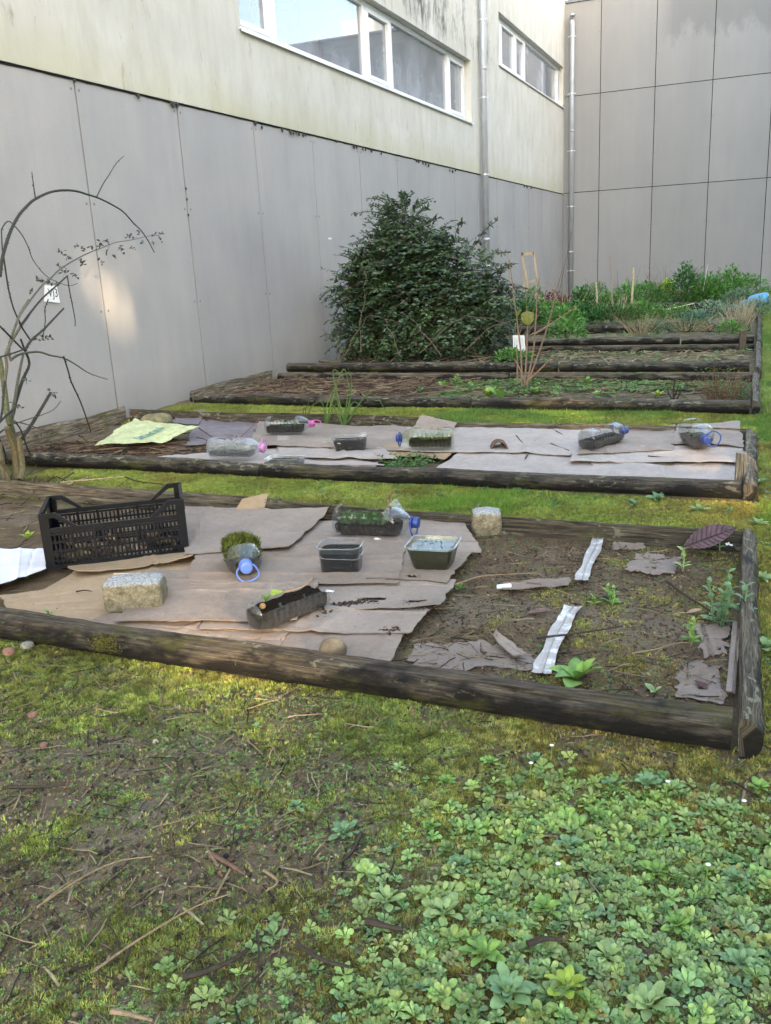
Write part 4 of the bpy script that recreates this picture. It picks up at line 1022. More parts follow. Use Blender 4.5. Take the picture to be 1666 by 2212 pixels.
# leafy weeds carpet in the right foreground
T_ROS = [rosette_t(rs.randint(8, 13), 'spat', 1.0, .56, .45, .35, 300+k, 5, .55, .22) for k in range(7)]
x, y = pts(7500, -1.0, .95, .78, 2.1, lambda x, y: fields(x, y)[3]*.9)
v9 = rs.uniform(0, 1, len(x)); cw = np.stack([.17+.14*v9, .29+.12*v9, .10+.05*vn(x*4, y*4, 19)], -1); yl = rs.rand(len(x)) < .03; cw[yl] = (.30, .29, .10)
o = scat('leafy_weeds', T_ROS, onground(x, y, .004), rs.uniform(.015, .031, len(x))*(.85+.4*(rs.rand(len(x)) < .15)), cw, MAT_LEAF, tilt=.4, colv=.3, smooth=True); tagit(o, kind='stuff')
# soil litter
dk = np.array([.035, .027, .02]); tn = np.array([.20, .155, .095])
def litter(n, T, box, s0, s1, f, dz=.006, pal=None, tilt=.12, name='litter'):
    x, y = pts(n, *box, f); c = np.where(rs.uniform(0, 1, (len(x), 1)) < .5, dk, tn)*rs.uniform(.5, 1.4, (len(x), 1)) if pal is None else pal[rs.randint(0, len(pal), len(x))]
    o = scat(name, T, onground(x, y, dz), rs.uniform(s0, s1, len(x))**1.0, c, MAT_STUFF, tilt=tilt, colv=.2); tagit(o, kind='stuff')
bare = lambda x, y: .15+.85*(1-fields(x, y)[0])*(1-fields(x, y)[3])
litter(5000, T_STRAW, (-3, .4, .78, 2.2), .008, .05, bare)
litter(260, T_STRAW, (-3, .2, .78, 2.2), .05, .10, bare)
litter(2600, T_TWIG, (-3, .3, .78, 2.2), .02, .11, lambda x, y: .4*bare(x, y))
litter(1300, T_TWIG, (-1.25, -.03, 2.34, 3.86), .02, .11, lambda x, y: .6*ss(-1.3, -1, x)+0*x)
litter(1300, T_STRAW, (-1.25, -.03, 2.34, 3.86), .01, .04, lambda x, y: .6*ss(-1.3, -1, x)+0*x)
litter(420, T_TWIG, (-5.1, -2.4, 2.5, 3.9), .04, .2, lambda x, y: .9*(x < -3)+.2)
litter(500, T_TWIG, (-5.2, -3.6, 4.9, 6.0), .06, .35, lambda x, y: 1.0*(y < 5.6)+.2, pal=np.array([(.08, .045, .03), (.16, .11, .07), (.04, .03, .02)]))
litter(2200, T_TWIG, (-5.1, -2.4, 7.6, 9.1), .06, .4, lambda x, y: ss(-2.6, -3.6, x)*.85, .02, np.array([(.10, .055, .04), (.06, .04, .03), (.15, .10, .065), (.2, .15, .09)]))
litter(900, T_TWIG, (-2.6, -.1, 7.6, 9.1), .05, .3, lambda x, y: .5+0*x, .015, np.array([(.2, .15, .09), (.05, .035, .025)]))
litter(3000, T_STRAW, (-4.8, -.1, 9.3, 11.8), .08, .3, None, .02, np.array([(.34, .26, .14), (.25, .19, .10), (.12, .09, .05)]))
litter(900, T_TWIG, (-5.0, -2.6, 9.3, 11.8), .1, .6, None, .03, np.array([(.11, .075, .05), (.20, .15, .10), (.05, .04, .03)]), .25)
litter(1500, T_STRAW, (-4.8, -.1, 12, 19.8), .08, .3, None, .02, np.array([(.34, .26, .14), (.25, .19, .10)]))
litter(9000, T_STONE, (-3, .3, .78, 2.25), .002, .008, bare, .003, np.array([(.05, .035, .025), (.14, .09, .05), (.20, .16, .09), (.03, .025, .02), (.10, .12, .05)]), .8)
# crumbs and grit
x, y = pts(9000, -3, .6, .78, 2.25, bare)
pal = np.array([(.05, .04, .03), (.09, .07, .05), (.16, .13, .10), (.30, .26, .2), (.10, .08, .06)])
o = scat('soil_crumbs', T_STONE, onground(x, y, .001), rs.uniform(.0015, .0055, len(x)), pal[rs.randint(0, 5, len(x))], MAT_STUFF, tilt=1); tagit(o, kind='stuff')
x, y = pts(7000, -1.3, -.02, 2.34, 3.88, lambda x, y: ss(-1.35, -1.0, x)*(1-.7*fields(x, y)[0]))
o = scat('soil_crumbs', T_STONE, onground(x, y, .001), rs.uniform(.0015, .010, len(x))**1.0*rs.uniform(.4, 1, len(x)), pal[rs.choice(5, len(x), p=[.32, .32, .2, .04, .12])]*np.array([1.1, .88, .74]), MAT_STUFF, tilt=1); tagit(o, kind='stuff')

# ------------------------------------------------------------------ individual rosettes
leafmesh = []
for k in range(5):
    V, F = leaf(1, .40, 7, 'spat', .28, .22+.04*k, .42); V[:, 1] += np.sin(V[:, 0]*9+k)*.012
    e_ = np.where(np.arange(len(V)) % 3 != 1, (np.random.RandomState(k).rand(len(V))-.5)*.035, 0); V[:, 1] += e_
    leafmesh.append((V, F))
def plantmat(name, c, rough=.5): 
    m, n, b, L = newmat(name); f = noise(n, texco(n, 'World'), 45, 3); oi = nd(n, 'ShaderNodeObjectInfo')
    col = ramp(n, f, [(.3, tuple(x*.75 for x in c)), (.7, tuple(x*1.25 for x in c))])
    col = mix(n, 1.0, col, ramp(n, oi.outputs['Random'], [(0, (.8, .82, .85)), (1, (1.25, 1.15, 1.0))]), 'MULTIPLY')
    L.new(col, b.inputs['Base Color']); b.inputs['Roughness'].default_value = rough; b.inputs['Specular IOR Level'].default_value = .35
    t = nd(n, 'ShaderNodeBsdfTranslucent'); L.new(col, t.inputs[0]); mx = nd(n, 'ShaderNodeMixShader'); mx.inputs[0].default_value = .2
    L.new(b.outputs[0], mx.inputs[1]); L.new(t.outputs[0], mx.inputs[2]); L.new(mx.outputs[0], n.nodes['Material Output'].inputs[0]); return m
PM = {'blue': plantmat('bluish_leaf', (.16, .29, .14)), 'mid': plantmat('mid_green_leaf', (.18, .34, .08)), 'pale': plantmat('pale_green_leaf', (.25, .37, .15)), 'lime': plantmat('lime_leaf', (.28, .40, .06)), 'deep': plantmat('deep_green_leaf', (.07, .17, .05)), 'olive': plantmat('olive_yellow_leaf', (.16, .17, .035)), 'leek': plantmat('leek_green', (.09, .17, .05))}
LM = {}
def lmesh(kind, mk, k):
    key = (kind, mk, k)
    if key not in LM:
        V, F = leafmesh[k] if kind == 'ros' else leafmeshes2[kind][k]
        me_ = rawmesh('leaf', V, F, None, True); me_.materials.append(PM[mk]); LM[key] = me_
    return LM[key]
leafmeshes2 = {'ovate': [leaf(1, .5, 6, 'ovate', .3, .25+.1*k, .5) for k in range(3)], 'cord': [leaf(1, .85, 6, 'cord', .25, .35+.15*k, .7) for k in range(3)], 'strap': [leaf(1, .045, 10, 'strap', .5, .3+.25*k, 1.0) for k in range(3)]}
def rosette(px, py, size, n, mk, label, kind='ros', group=None, name='rosette_weed', cat='weed', z=0, tilt0=0., yaw0=None):
    q = G(px, py, 0.01); q[2] = float(hgt(q[0], q[1]))+z
    t = thing(name, label, cat, q, group)
    r0 = rnd.uniform(0, 6.28)
    for k in range(n):
        f = k/n; s_ = size*(1-.5*f)*rnd.uniform(.82, 1.1)
        o = bpy.data.objects.new('leaf', lmesh(kind, mk, k % (5 if kind == 'ros' else 3))); C.objects.link(o); o.parent = t
        o.scale = (s_, s_*rnd.uniform(.85, 1.2), s_); o.location = (0, 0, .004+.006*f)
        o.rotation_euler = (rnd.uniform(-.3, .3), -(.05+.75*f+tilt0)+rnd.uniform(-.12, .12), r0+k*2.4+rnd.uniform(-.3, .3))
    return t
GR = 'rosette weeds in the right foreground'
RS = [(835, 1945, .075, 10, 'pale', 'large pale green rosette weed standing alone at bottom centre'),
 (745, 1800, .065, 15, 'blue', 'bluish rosette weed left of the yellow moss patch'),
 (960, 1975, .075, 12, 'pale', 'pale toothed rosette weed right of the large lone rosette'),
 (1400, 1690, .060, 14, 'blue', 'bluish rosette weed with a white daisy bud below the end log'),
 (1325, 1690, .058, 14, 'blue', 'bluish rosette weed left of the daisy rosette'),
 (990, 1870, .050, 13, 'blue', 'small blue-green star rosette in the yellow moss'),
 (965, 1690, .050, 9, 'mid', 'small green rosette near the rusty orange moss'),
 (860, 1665, .045, 7, 'pale', 'small yellow-green rosette on the bright moss'),
 (1060, 1648, .045, 9, 'mid', 'little rosette just in front of the dark log'),
 (1160, 1640, .042, 12, 'blue', 'compact grey-green rosette close to the log'),
 (1230, 1830, .060, 12, 'blue', 'rosette with a white bud among the dense weeds'),
 (1100, 2150, .085, 12, 'blue', 'big toothed rosette at bottom edge of the photo'),
 (1225, 2130, .075, 12, 'lime', 'bright lime rosette at the bottom centre right'),
 (1050, 2060, .075, 13, 'mid', 'broad leafed rosette at left edge of the weed carpet'),
 (1310, 2060, .070, 12, 'pale', 'pale rosette in the middle of the weed carpet'),
 (1465, 2000, .065, 12, 'mid', 'green rosette right of centre in the weed carpet'),
 (1600, 2080, .075, 13, 'blue', 'bluish rosette near the lower right corner'),
 (1480, 1760, .055, 12, 'pale', 'pale rosette in the upper part of the weed carpet'),
 (1590, 1890, .060, 12, 'blue', 'bluish rosette by the right border of the photo'),
 (1180, 1960, .065, 12, 'mid', 'green rosette left of the grass tuft in the weeds'),
 (1560, 1740, .055, 12, 'pale', 'pale narrow-leafed rosette under the log end'),
 (1640, 1700, .055, 12, 'mid', 'rosette at right border level with the log end'),
 (1400, 2170, .085, 12, 'pale', 'rosette cut by the bottom border right of centre'),
 (1290, 1760, .052, 11, 'mid', 'round leafed rosette below the bluish pair'),
 (930, 1790, .045, 9, 'mid', 'small rosette above the yellow moss patch'),
 (1110, 1730, .045, 9, 'pale', 'small rosette beside the rusty orange moss'),
 (555, 1575, .030, 8, 'blue', 'small clump of blue-green weed on the bare soil'),
 (640, 1745, .045, 12, 'blue', 'low bluish weed left of centre on bare soil'),
 (1040, 1790, .040, 9, 'lime', 'tiny lime rosette among moss and grass'),
 (1420, 1880, .060, 12, 'mid', 'green rosette in the centre of the weed carpet')]
for (px, py, s_, n, mk, lb) in RS: rosette(px, py, s_*.70, n+4, mk, lb, group=GR)
# weeds in bed 1 and elsewhere
rosette(1245, 1478, .125, 10, 'mid', 'broad-leafed dock plant inside the front log of the nearest bed', 'ovate', name='dock_plant', cat='plant')
rosette(990, 1275, .045, 8, 'mid', 'small bright green seedling at the cardboard edge', 'ovate', name='seedling', cat='plant')
rosette(1120, 1500, .04, 5, 'pale', 'little seedling against the front log', 'ovate', name='seedling', cat='plant')
rosette(1415, 1500, .045, 5, 'pale', 'pale seedling at the right end of the front log', 'ovate', name='seedling', cat='plant')
rosette(860, 1393, .02, 3, 'mid', 'single round leaf seedling at the cardboard corner', 'cord', name='seedling', cat='plant')
rosette(215, 1180, .05, 9, 'mid', 'green weed left of the crate under the paper', 'ovate', name='seedling', cat='plant', tilt0=.3)
rosette(60, 1165, .05, 9, 'lime', 'bright green weed at the left border behind the paper', 'ovate', name='seedling', cat='plant', tilt0=.3)
rosette(60, 1255, .04, 10, 'mid', 'green weed poking out between paper and cardboard', 'ovate', name='seedling', cat='plant')
for (px, py, s_, lb) in ((1420, 1078, .08, 'blue-green weed on the grass path by the back board'), (1370, 1090, .07, 'weed on the grass path left of the blue-green one'), (1510, 1100, .07, 'weed near the right end of the grass path'), (1640, 1045, .08, 'grey-green weed right of the second bed corner'), (1640, 1130, .08, 'weed in the moss right of the nearest bed'), (1645, 1250, .07, 'weed beside the middle of the end log'), (1650, 1400, .07, 'weed at the right border beside the end log'), (1210, 1020, .04, 'tiny seedling growing from the second bed front log')):
    rosette(px, py, s_, 9, 'pale' if px > 1500 else 'blue', lb, 'ovate', name='path_weed', cat='weed')
for k, (px, py, s_, mk) in enumerate(((1055, 858, .14, 'lime'), (1270, 880 - 48, .11, 'mid'), (1160, 852, .12, 'mid'), (1200, 860, .10, 'pale'), (960, 838, .10, 'mid'), (1370, 815, .11, 'mid'), (910, 850, .10, 'blue'), (1420, 862, .09, 'lime'), (1290, 858, .10, 'pale'), (800, 818, .10, 'mid'))):
    rosette(px, py, s_, 9, mk, ['lime green broad leaf plant at front of the third bed', 'spiky green weed in middle of the third bed', 'leafy weed right of the sapling foot', 'pale weed near the front rail of the third bed', 'weed left of the sapling in the third bed', 'green weed against the stacked rails', 'blue-green weed among the prunings', 'lime weed near the black twig', 'pale weed right of the sun-lit rail patch', 'weed at the back left of the third bed'][k], 'ovate', name='bed_weed', cat='weed', tilt0=.35)

# upright opposite-leaved plants (mint-like)
def uplant(px, py, h_, tiers, s_, mk, label, stems=1, name='mint_plant', z=0.01, spread=.04, cat='plant'):
    q = G(px, py, z); t = thing(name, label, cat, q)
    for s in range(stems):
        a = rnd.uniform(0, 6.28); b_ = np.array([math.cos(a), math.sin(a), 0])*rnd.uniform(0, spread)*(stems > 1); tip = b_*1.6+np.array([rnd.uniform(-.02, .02), rnd.uniform(-.02, .02), h_*rnd.uniform(.75, 1.1)])
        mb = MB(); P = smoothpath([q+b_, q+(b_+tip)/2+[.005, 0, 0], q+tip], 3); V_, F_ = tube(P, .0028, 5); mb.add(V_, F_); mb.build('stem', PM[mk], t)
        for k in range(tiers):
            f = (k+.6)/tiers; c_ = b_+(tip-b_)*f; r0 = k*1.57+rnd.uniform(-.3, .3)
            sz = s_*(1-.45*f)*rnd.uniform(.85, 1.15)
            for d in (0, math.pi):
                o = bpy.data.objects.new('leaf', lmesh('ovate', mk, rnd.randint(0, 2))); C.objects.link(o); o.parent = t
                o.location = c_; o.scale = (sz, sz*1.1, sz); o.rotation_euler = (rnd.uniform(-.2, .2), -.1-.5*f, r0+d)
    return t
uplant(1545, 1350, .16, 6, .05, 'blue', 'tallest bluish mint plant leaning on the end log', 4)
uplant(1600, 1330, .15, 5, .055, 'blue', 'bluish mint shoot overlapping the end log', 2, z=.05)
uplant(1490, 1395, .09, 4, .04, 'mid', 'small mint shoot left of the tall mint', 2)
uplant(1325, 1315, .07, 4, .04, 'mid', 'small green weed beside the dark scrap in the bed middle', 2)
uplant(1285, 1310, .05, 3, .035, 'mid', 'tiny green weed right of the nearer tape strip')
uplant(1470, 1235, .09, 3, .05, 'pale', 'forked seedling in front of the big dead leaf', 2)
uplant(1555, 1190, .08, 3, .04, 'blue', 'small plant in front of the dead leaf tip', 1, z=.03)
uplant(350, 1365-30, .05, 3, .03, 'blue', 'thin weed growing left of the granite block', 1)
uplant(105, 1350, .07, 3, .04, 'mid', 'green weed rising behind the front log at left', 1, z=.05)
uplant(990, 835, .12, 4, .07, 'mid', 'green weed among the prunings of the third bed', 3)

# daisies
GD = 'white daisies in the weeds'
for px, py, lb in ((1440, 1690, 'daisy above the bluish rosette below the log'), (1203, 1868, 'daisy left of centre in the weed carpet'), (1527, 1870, 'daisy right of centre in the weed carpet'), (1605, 1732, 'daisy near the right border'), (1190, 1612, 'tiny daisy close to the dark log'), (1145, 1650, 'daisy on the mossy ground left of the tiny one')):
    q = G(px, py, .05); t = thing('daisy', 'small white '+lb, 'flower', (q[0], q[1], 0), GD)
    mb = MB(); V_, F_ = tube([(q[0], q[1], .0), (q[0]+.003, q[1], .05)], .0012, 4); mb.add(V_, F_); mb.build('stem', PM['mid'], t)
    mb = MB()
    for k in range(12):
        V_, F_ = leaf(.0065, .003, 2, 'ovate', .1, 0, .003); V_ = V_@rotz(k*.5236).T+np.array([q[0]+.003, q[1], .051]); mb.add(V_, [F_])
    mb.build('petals', MAT_WHITE, t)

# ------------------------------------------------------------------ crate
def crate():
    yaw = R(36.7); o0 = np.array([-2.871, 2.841, .052]); T = TF(o0, yaw)
    W_, D_, HR, HP = .628, .35, .185, .255
    t = thing('plastic_crate', 'black slatted plastic harvest crate with brown bulbs inside, at left of the nearest bed', 'crate', o0)
    def side(y0, nm):
        mb = MB()
        mb.box((W_/2, y0, HR-.010), (W_-.07, .014, .020), T=T); mb.box((W_/2, y0, .008), (W_-.07, .014, .016), T=T)
        for zz in (.034, .076, .118, .156): mb.box((W_/2, y0+.001, zz), (W_-.07, .010, .009), T=T)
        for k in range(1, 6): mb.box((.035+(W_-.07)*k/6, y0-.001, HR/2), (.012, .020, HR-.036), T=T)
        for k in range(31):
            if k % 5 == 0: continue
            mb.box((.035+(W_-.07)*k/30, y0+.001, HR/2-.008), (.0078, .009, HR-.055), T=T)
        # plain band under the rim with a row of small oval holes reads as fine bars
        for sgn, x0 in ((1, .035), (-1, W_-.035)):      # sloping gusset up to the corner
            P = np.array([(x0, y0-.007, HP), (x0+sgn*.035, y0-.007, HP), (x0+sgn*.12, y0-.007, HR), (x0+sgn*.098, y0-.007, HR), (x0+sgn*.028, y0-.007, HP-.022), (x0, y0-.007, HP-.022)])
            Q = P+[0, .014, 0]; V_, F_ = loft([P, Q]); mb.add(T(V_), F_)
        mb.build(nm, MAT_BLACKP, t)
    side(.008, 'side_wall'); side(D_-.008, 'side_wall')
    for x0 in (.008, W_-.008):
        mb = MB()
        mb.box((x0, D_/2, HP-.012), (.016, D_-.07, .024), T=T); mb.box((x0, D_/2, .008), (.014, D_-.07, .016), T=T); mb.box((x0, D_/2, HR-.03), (.012, D_-.07, .04), T=T)
        for zz in (.045, .09): mb.box((x0, D_/2, zz), (.010, D_-.07, .008), T=T)
        for k in range(1, 18): mb.box((x0, .035+(D_-.07)*k/18, HR/2-.02), (.009, .007, HR-.055), T=T)
        for yk in (.06, D_-.06): mb.box((x0, yk, (HP+HR)/2-.02), (.014, .03, HP-HR), T=T)
        mb.build('end_wall', MAT_BLACKP, t)
    for cx_, cy_ in ((0, 0), (1, 0), (1, 1), (0, 1)):
        mb = MB(); sx_ = 1-2*cx_; sy_ = 1-2*cy_
        mb.box((cx_*W_+sx_*.020, cy_*D_+sy_*.005, HP/2), (.040, .010, HP), T=T); mb.box((cx_*W_+sx_*.005, cy_*D_+sy_*.0225, HP/2), (.010, .025, HP-.002), T=T)
        mb.box((cx_*W_+sx_*.036, cy_*D_+sy_*.013, HP/2-.02), (.007, .016, HP-.05), T=T)
        mb.build('corner_post', MAT_BLACKP, t)
    mb = MB()
    for k in range(26): mb.box((.02+(W_-.04)*k/25, D_/2, .006), (.006, D_-.03, .008), T=T)
    for k in range(12): mb.box((W_/2, .02+(D_-.04)*k/11, .004), (W_-.03, .010, .006), T=T)
    mb.build('floor_grid', MAT_BLACKP, t)
    VS, FS = ico(1, 0, 1)
    bm_ = [pmat('brown_bulb', (.16, .10, .06), .85, .2, 0, 40, .5, .5), pmat('pale_bulb', (.30, .24, .13), .8, .2, 0, 40, .4, .5)]
    for k in range(46):
        c_ = rnd.choice([(.10, .09), (.12, .07), (.20, .08), (.30, .13), (.26, .2), (.50, .16), (.56, .1), (.15, .18)])
        x_ = min(max(rnd.gauss(c_[0], .035), .035), W_-.035); y_ = min(max(rnd.gauss(c_[1], .04), .035), D_-.035); r_ = rnd.uniform(.013, .019)
        z_ = .012+r_+(rnd.random() < .3)*.022
        mb = MB(); n_ = 1+.12*(vn(VS[:, 0]*3+k, VS[:, 1]*3, k)-.5)*2; V_ = VS*n_[:, None]*r_*np.array([1, 1, .85]); mb.add(T(V_+np.array([x_, y_, z_])), [FS])
        o = mb.build('dried_bulb', bm_[k % 4 == 0], None, True); tagit(o, 'dried brown bulb in the '+('heap at the left end' if x_ < .17 else 'middle cluster' if x_ < .36 else 'few at the right end')+' of the black crate', 'bulb', 'dried bulbs in the black crate')
crate()

# ------------------------------------------------------------------ jugs
def jug(label, A, B_, r=.078, cap=MAT_BLUE, opening=(.05, .62), openw=1.0, soil=.45, handle='down', moss=None, plants=0, neckless=False, clear=MAT_CLEAR, roll=0, ribs=9, cutall=False, hyaw=.0, L=None, tall=1.0, group='cut water jugs used as planters'):
    A = np.array(A, float); B_ = np.array(B_, float); d = B_-A; yaw = math.atan2(d[1], d[0]); L = L or float(np.linalg.norm(d[:2]))
    T0 = TF((A[0], A[1], A[2]), yaw); t = thing('water_jug', label, 'jug', A, group)
    n = 28; m = 46; th = np.linspace(-math.pi, math.pi, n, endpoint=False)+math.pi/2   # th = pi/2 is up
    rings = []; xs_ = np.linspace(0, L, m); bodyend = .74 if not neckless else .97
    cz = r*tall
    for x_ in xs_:
        f = x_/L
        e0 = .05 if not neckless else .16
        if f < e0: rr_ = r*(.80-.25*neckless+(.2+.25*neckless)*math.sqrt(max(0, f/e0)))
        elif f < bodyend: rr_ = r*(1-.055*(.5+.5*math.cos((f-.05)/(bodyend-.05)*ribs*2*math.pi)))
        elif neckless: rr_ = r*(1-.25*((f-bodyend)/(1-bodyend)))
        else:
            g_ = (f-bodyend)/(1-bodyend); rr_ = r*(1-g_)**.8*.78+.021 if g_ < .86 else .021
            rr_ = min(rr_, r)
        se = 2.7 if f < bodyend else 2.2
        c_, s_ = np.cos(th), np.sin(th)
        q = (np.abs(c_)**se+np.abs(s_)**se)**(-1/se)
        rings.append(np.stack([np.full(n, x_), q*c_*rr_, cz+q*s_*rr_*tall], -1))
    rings = np.array(rings); V_, F_ = loft(rings, True, (True, False)); V_ = V_+(np.stack([vn(V_[:, 0]*22, V_[:, 1]*22+V_[:, 2]*9, 3+k) for k in range(3)], -1)-.5)*.006
    F4 = F_[0]; cen = V_[F4].mean(1); ang = np.arctan2(cen[:, 2]-cz, cen[:, 1])
    fx_ = cen[:, 0]/L; jag = (vn(fx_*14, fx_*0, 5)-.5)*.35
    if opening: rem = (fx_ > opening[0]) & (fx_ < opening[1]) & (np.abs(ang-math.pi/2) < openw+jag)
    else: rem = np.zeros(len(F4), bool)
    mb = MB().add(T0(V_), [F4[~rem]]+([F_[1]] if not cutall else [])); mb.build('bottle_shell', clear, t, True)
    # soil fill
    lev = cz*2*soil; rs_ = rings[2:int(m*min(bodyend+.1, .97))].copy(); rs_[..., 1] *= .93; rs_[..., 2] = cz+(rs_[..., 2]-cz)*.93
    bumpz = (fbm(rs_[..., 0]*40, rs_[..., 1]*40, 7, 3)-.5)*.018
    rs_[..., 2] = np.minimum(rs_[..., 2], lev+bumpz)
    # pull collapsed top vertices inwards so the top is a filled surface
    V2, F2 = loft(rs_); mb = MB().add(T0(V2), F2); sl_ = mb.build('soil_fill', MAT_SOIL, t, False)
    xs2 = np.linspace(rs_[0, 0, 0], rs_[-1, 0, 0], 30); 
    gxx, gyy = np.meshgrid(xs2, np.linspace(-1, 1, 12)); wid = np.interp(gxx, rings[:, 0, 0], np.sqrt(np.maximum(rings[:, :, 1].max(1)**2, 0)))*.93
    P = np.stack([gxx, gyy*wid, lev+(fbm(gxx*45, gyy*wid*45, 17, 4)-.35)*.022], -1)
    V3, F3 = loft(P, False, (False, False)); mb = MB().add(T0(V3), [F3[0][:, ::-1]]); mb.build('soil_surface', MAT_SOIL, t, False)
    if cap is not None and not neckless:
        ct = MB(); 
        prof = [(L-.012, .0225), (L+.004, .0235), (L+.004, .026), (L+.008, .0265), (L+.026, .0255), (L+.029, .023), (L+.0295, .012), (L+.0295, .0)]
        ag = np.linspace(0, 2*math.pi, 24, endpoint=False)
        rg = [[(x_, r_*math.cos(a), cz+r_*math.sin(a)) for a in ag] for x_, r_ in prof]
        V4, F4_ = loft(rg, True, (True, False)); ct.add(T0(V4), F4_); cp_ = ct.build('cap', cap, t, True)
        hm = MB()
        if handle:
            if handle == 'down': pp_ = [(0, -.024, 0), (.004, -.040, -.028), (.008, -.020, -.075), (.01, .020, -.078), (.008, .050, -.040), (.004, .036, -.005), (0, .022, .004)]
            elif handle == 'flat': pp_ = [(0, .024, .01), (.03, .045, .02), (.075, .030, .01), (.08, -.030, .006), (.03, -.045, .01), (0, -.024, 0)]
            elif handle == 'side': pp_ = [(0, .0, .026), (.003, .045, .048), (.006, .085, .022), (.006, .080, -.022), (.003, .045, -.045), (0, 0, -.026)]
            pp_ = [(L-.004+a, b__, max(cz+c_, .008)) for a, b__, c_ in pp_]
            V5, F5 = tube(T0(smoothpath(pp_, 4)), .0042, 6); hm.add(V5, F5)
            V5, F5 = tube(T0([(L-.010, 0, cz), (L-.002, 0, cz)]), .029, 20); hm.add(V5, F5); hm.build('handle', cap, t, True)
    topz = lev+.004
    def inn(k): 
        x_ = rs.uniform(.10, max(opening[1] if opening else .6, .3), k)*L; y_ = rs.uniform(-.7, .7, k)*r; return T0(np.stack([x_, y_, np.full(k, topz)], -1))
    if moss:
        x_ = rs.uniform(.12, .62, 2600)*L; y_ = rs.uniform(-.9, .9, 2600)*r; dome = topz+.066*np.sqrt(np.clip(1-((x_/L-.37)/.27)**2-(y_/r*.9)**2*.8, 0, 1))*(.75+.5*vn(x_*50, y_*50, 3))
        pos = T0(np.stack([x_, y_, dome*rs.uniform(.82, 1, 2600)], -1))
        o = scat('moss_tuft', T_MOSS, pos, rs.uniform(.012, .026, len(pos)), np.array([.12, .145, .03]), MAT_MOSS, tilt=.7, parent=t, colv=.4); o['kind'] = 'stuff'
    if plants:
        pos = inn(plants); o = scat('seedlings', T_CLOV, pos+rs.uniform(0, .03, (len(pos), 1))*np.array([0, 0, 1]), rs.uniform(.010, .02, len(pos)), np.array([.07, .16, .05]), MAT_LEAF, tilt=.5, parent=t, colv=.3); o['kind'] = 'stuff'
        pos = inn(plants//2); o = scat('seedling_stems', T_TUFT, pos, rs.uniform(.03, .05, len(pos)), np.array([.10, .16, .06]), MAT_LEAF, tilt=.5, parent=t); o['kind'] = 'stuff'
    return t, T0, cz, L
zc = .045
zc = .058; a = G(718, 1158, zc); b_ = G(884, 1168, zc); a[2] = b_[2] = zc
jug('cut water jug full of green seedlings, with blue cap, near the back board', a+[0, .06, 0], b_+[.0, .06, 0], .071, MAT_NAVY, (.08, .66), 1.05, .42, 'down', plants=170, clear=MAT_CLEAR)
# bent-up tongue of plastic by the cap and a stick
mb = MB(); c0 = a*.2+b_*.8+np.array([0, .07, .10]); P = [[c0+np.array([-.035+.02*k, -.03*(1-k/4), .055*(1-k/3.5)]) for k in range(4)], [c0+np.array([-.015+.018*k, .03*(1-k/4), .075*(1-k/3.5)]) for k in range(4)]]
V_, F_ = loft(P, False, (False, False)); mb.add(V_, F_); tagit(mb.build('plastic_tongue', MAT_FILM), 'milky plastic tongue bent up beside the blue cap of the seedling jug', 'plastic flap')
c1 = a*.33+b_*.67+np.array([0, .07, .085]); mb = MB(); V_, F_ = tube(smoothpath([c1, c1+[.01, 0, .05], c1+[.0, .01, .085], c1+[.022, .01, .12]], 3), [.006]*9+[.005], 6); mb.add(V_, F_, np.array([.16, .09, .065])); tagit(mb.build('twig_stub', MAT_CANE), 'short brown twig stuck upright in the seedling jug', 'twig')
q = G(520, 1208, .064); qq = G(545, 1292, .064); q[2] = qq[2] = .064
d_ = (qq-q)/np.linalg.norm(qq-q)
jug('cut jug with thick moss cushion, light blue cap and ring handle facing the camera', q+[.0, .0, 0], q+d_*.31, .076, MAT_BLUE, (.06, .66), 1.15, .46, 'down', moss=True, tall=.92)
q = G(562, 1376, .052); qq = G(712, 1316, .052); q[2] = qq[2] = .052; nrm_ = np.array([-(qq-q)[1], (qq-q)[0], 0]); nrm_ /= np.linalg.norm(nrm_)
tj, T0, cz, L_ = jug('clear half bottle without neck holding black soil, lying aslant near the front log', q+nrm_*.045, qq+nrm_*.045, .060, None, (.04, .97), 1.05, .60, None, neckless=True, ribs=11, cutall=False, clear=MAT_DIM)
mb = MB()
V3, F3 = ico(3, 0, 1); mb.add(T0(V3*.012+np.array([.055, .0, .088])), [F3]); mb.build('yellow_root', pmat('yellow_root', (.22, .14, .07), .8, .2), tj, True)
tt = scat('seedling_leaves', [rosette_t(9, 'ovate', 1, .35, .5, .2, 5)], T0(np.array([[.07, .0, .10], [.085, .01, .1]])), np.array([.035, .03]), np.array([.13, .25, .06]), MAT_LEAF, parent=tj)
V3, F3 = leaf(.055, .05, 5, 'cord', .3, .01, .01); mb = MB().add(T0(V3+np.array([.10, .0, .112])), [F3]); mb.build('leaf', PM['lime'], tj)
mb = MB(); V3, F3 = tube(T0(smoothpath([(.17, .02, .1), (.24, -.01, .11), (.29, .0, .125)], 3)), .0025, 5); mb.add(V3, F3, np.array([.3, .2, .12])); mb.build('dry_stem', MAT_CANE, tj)
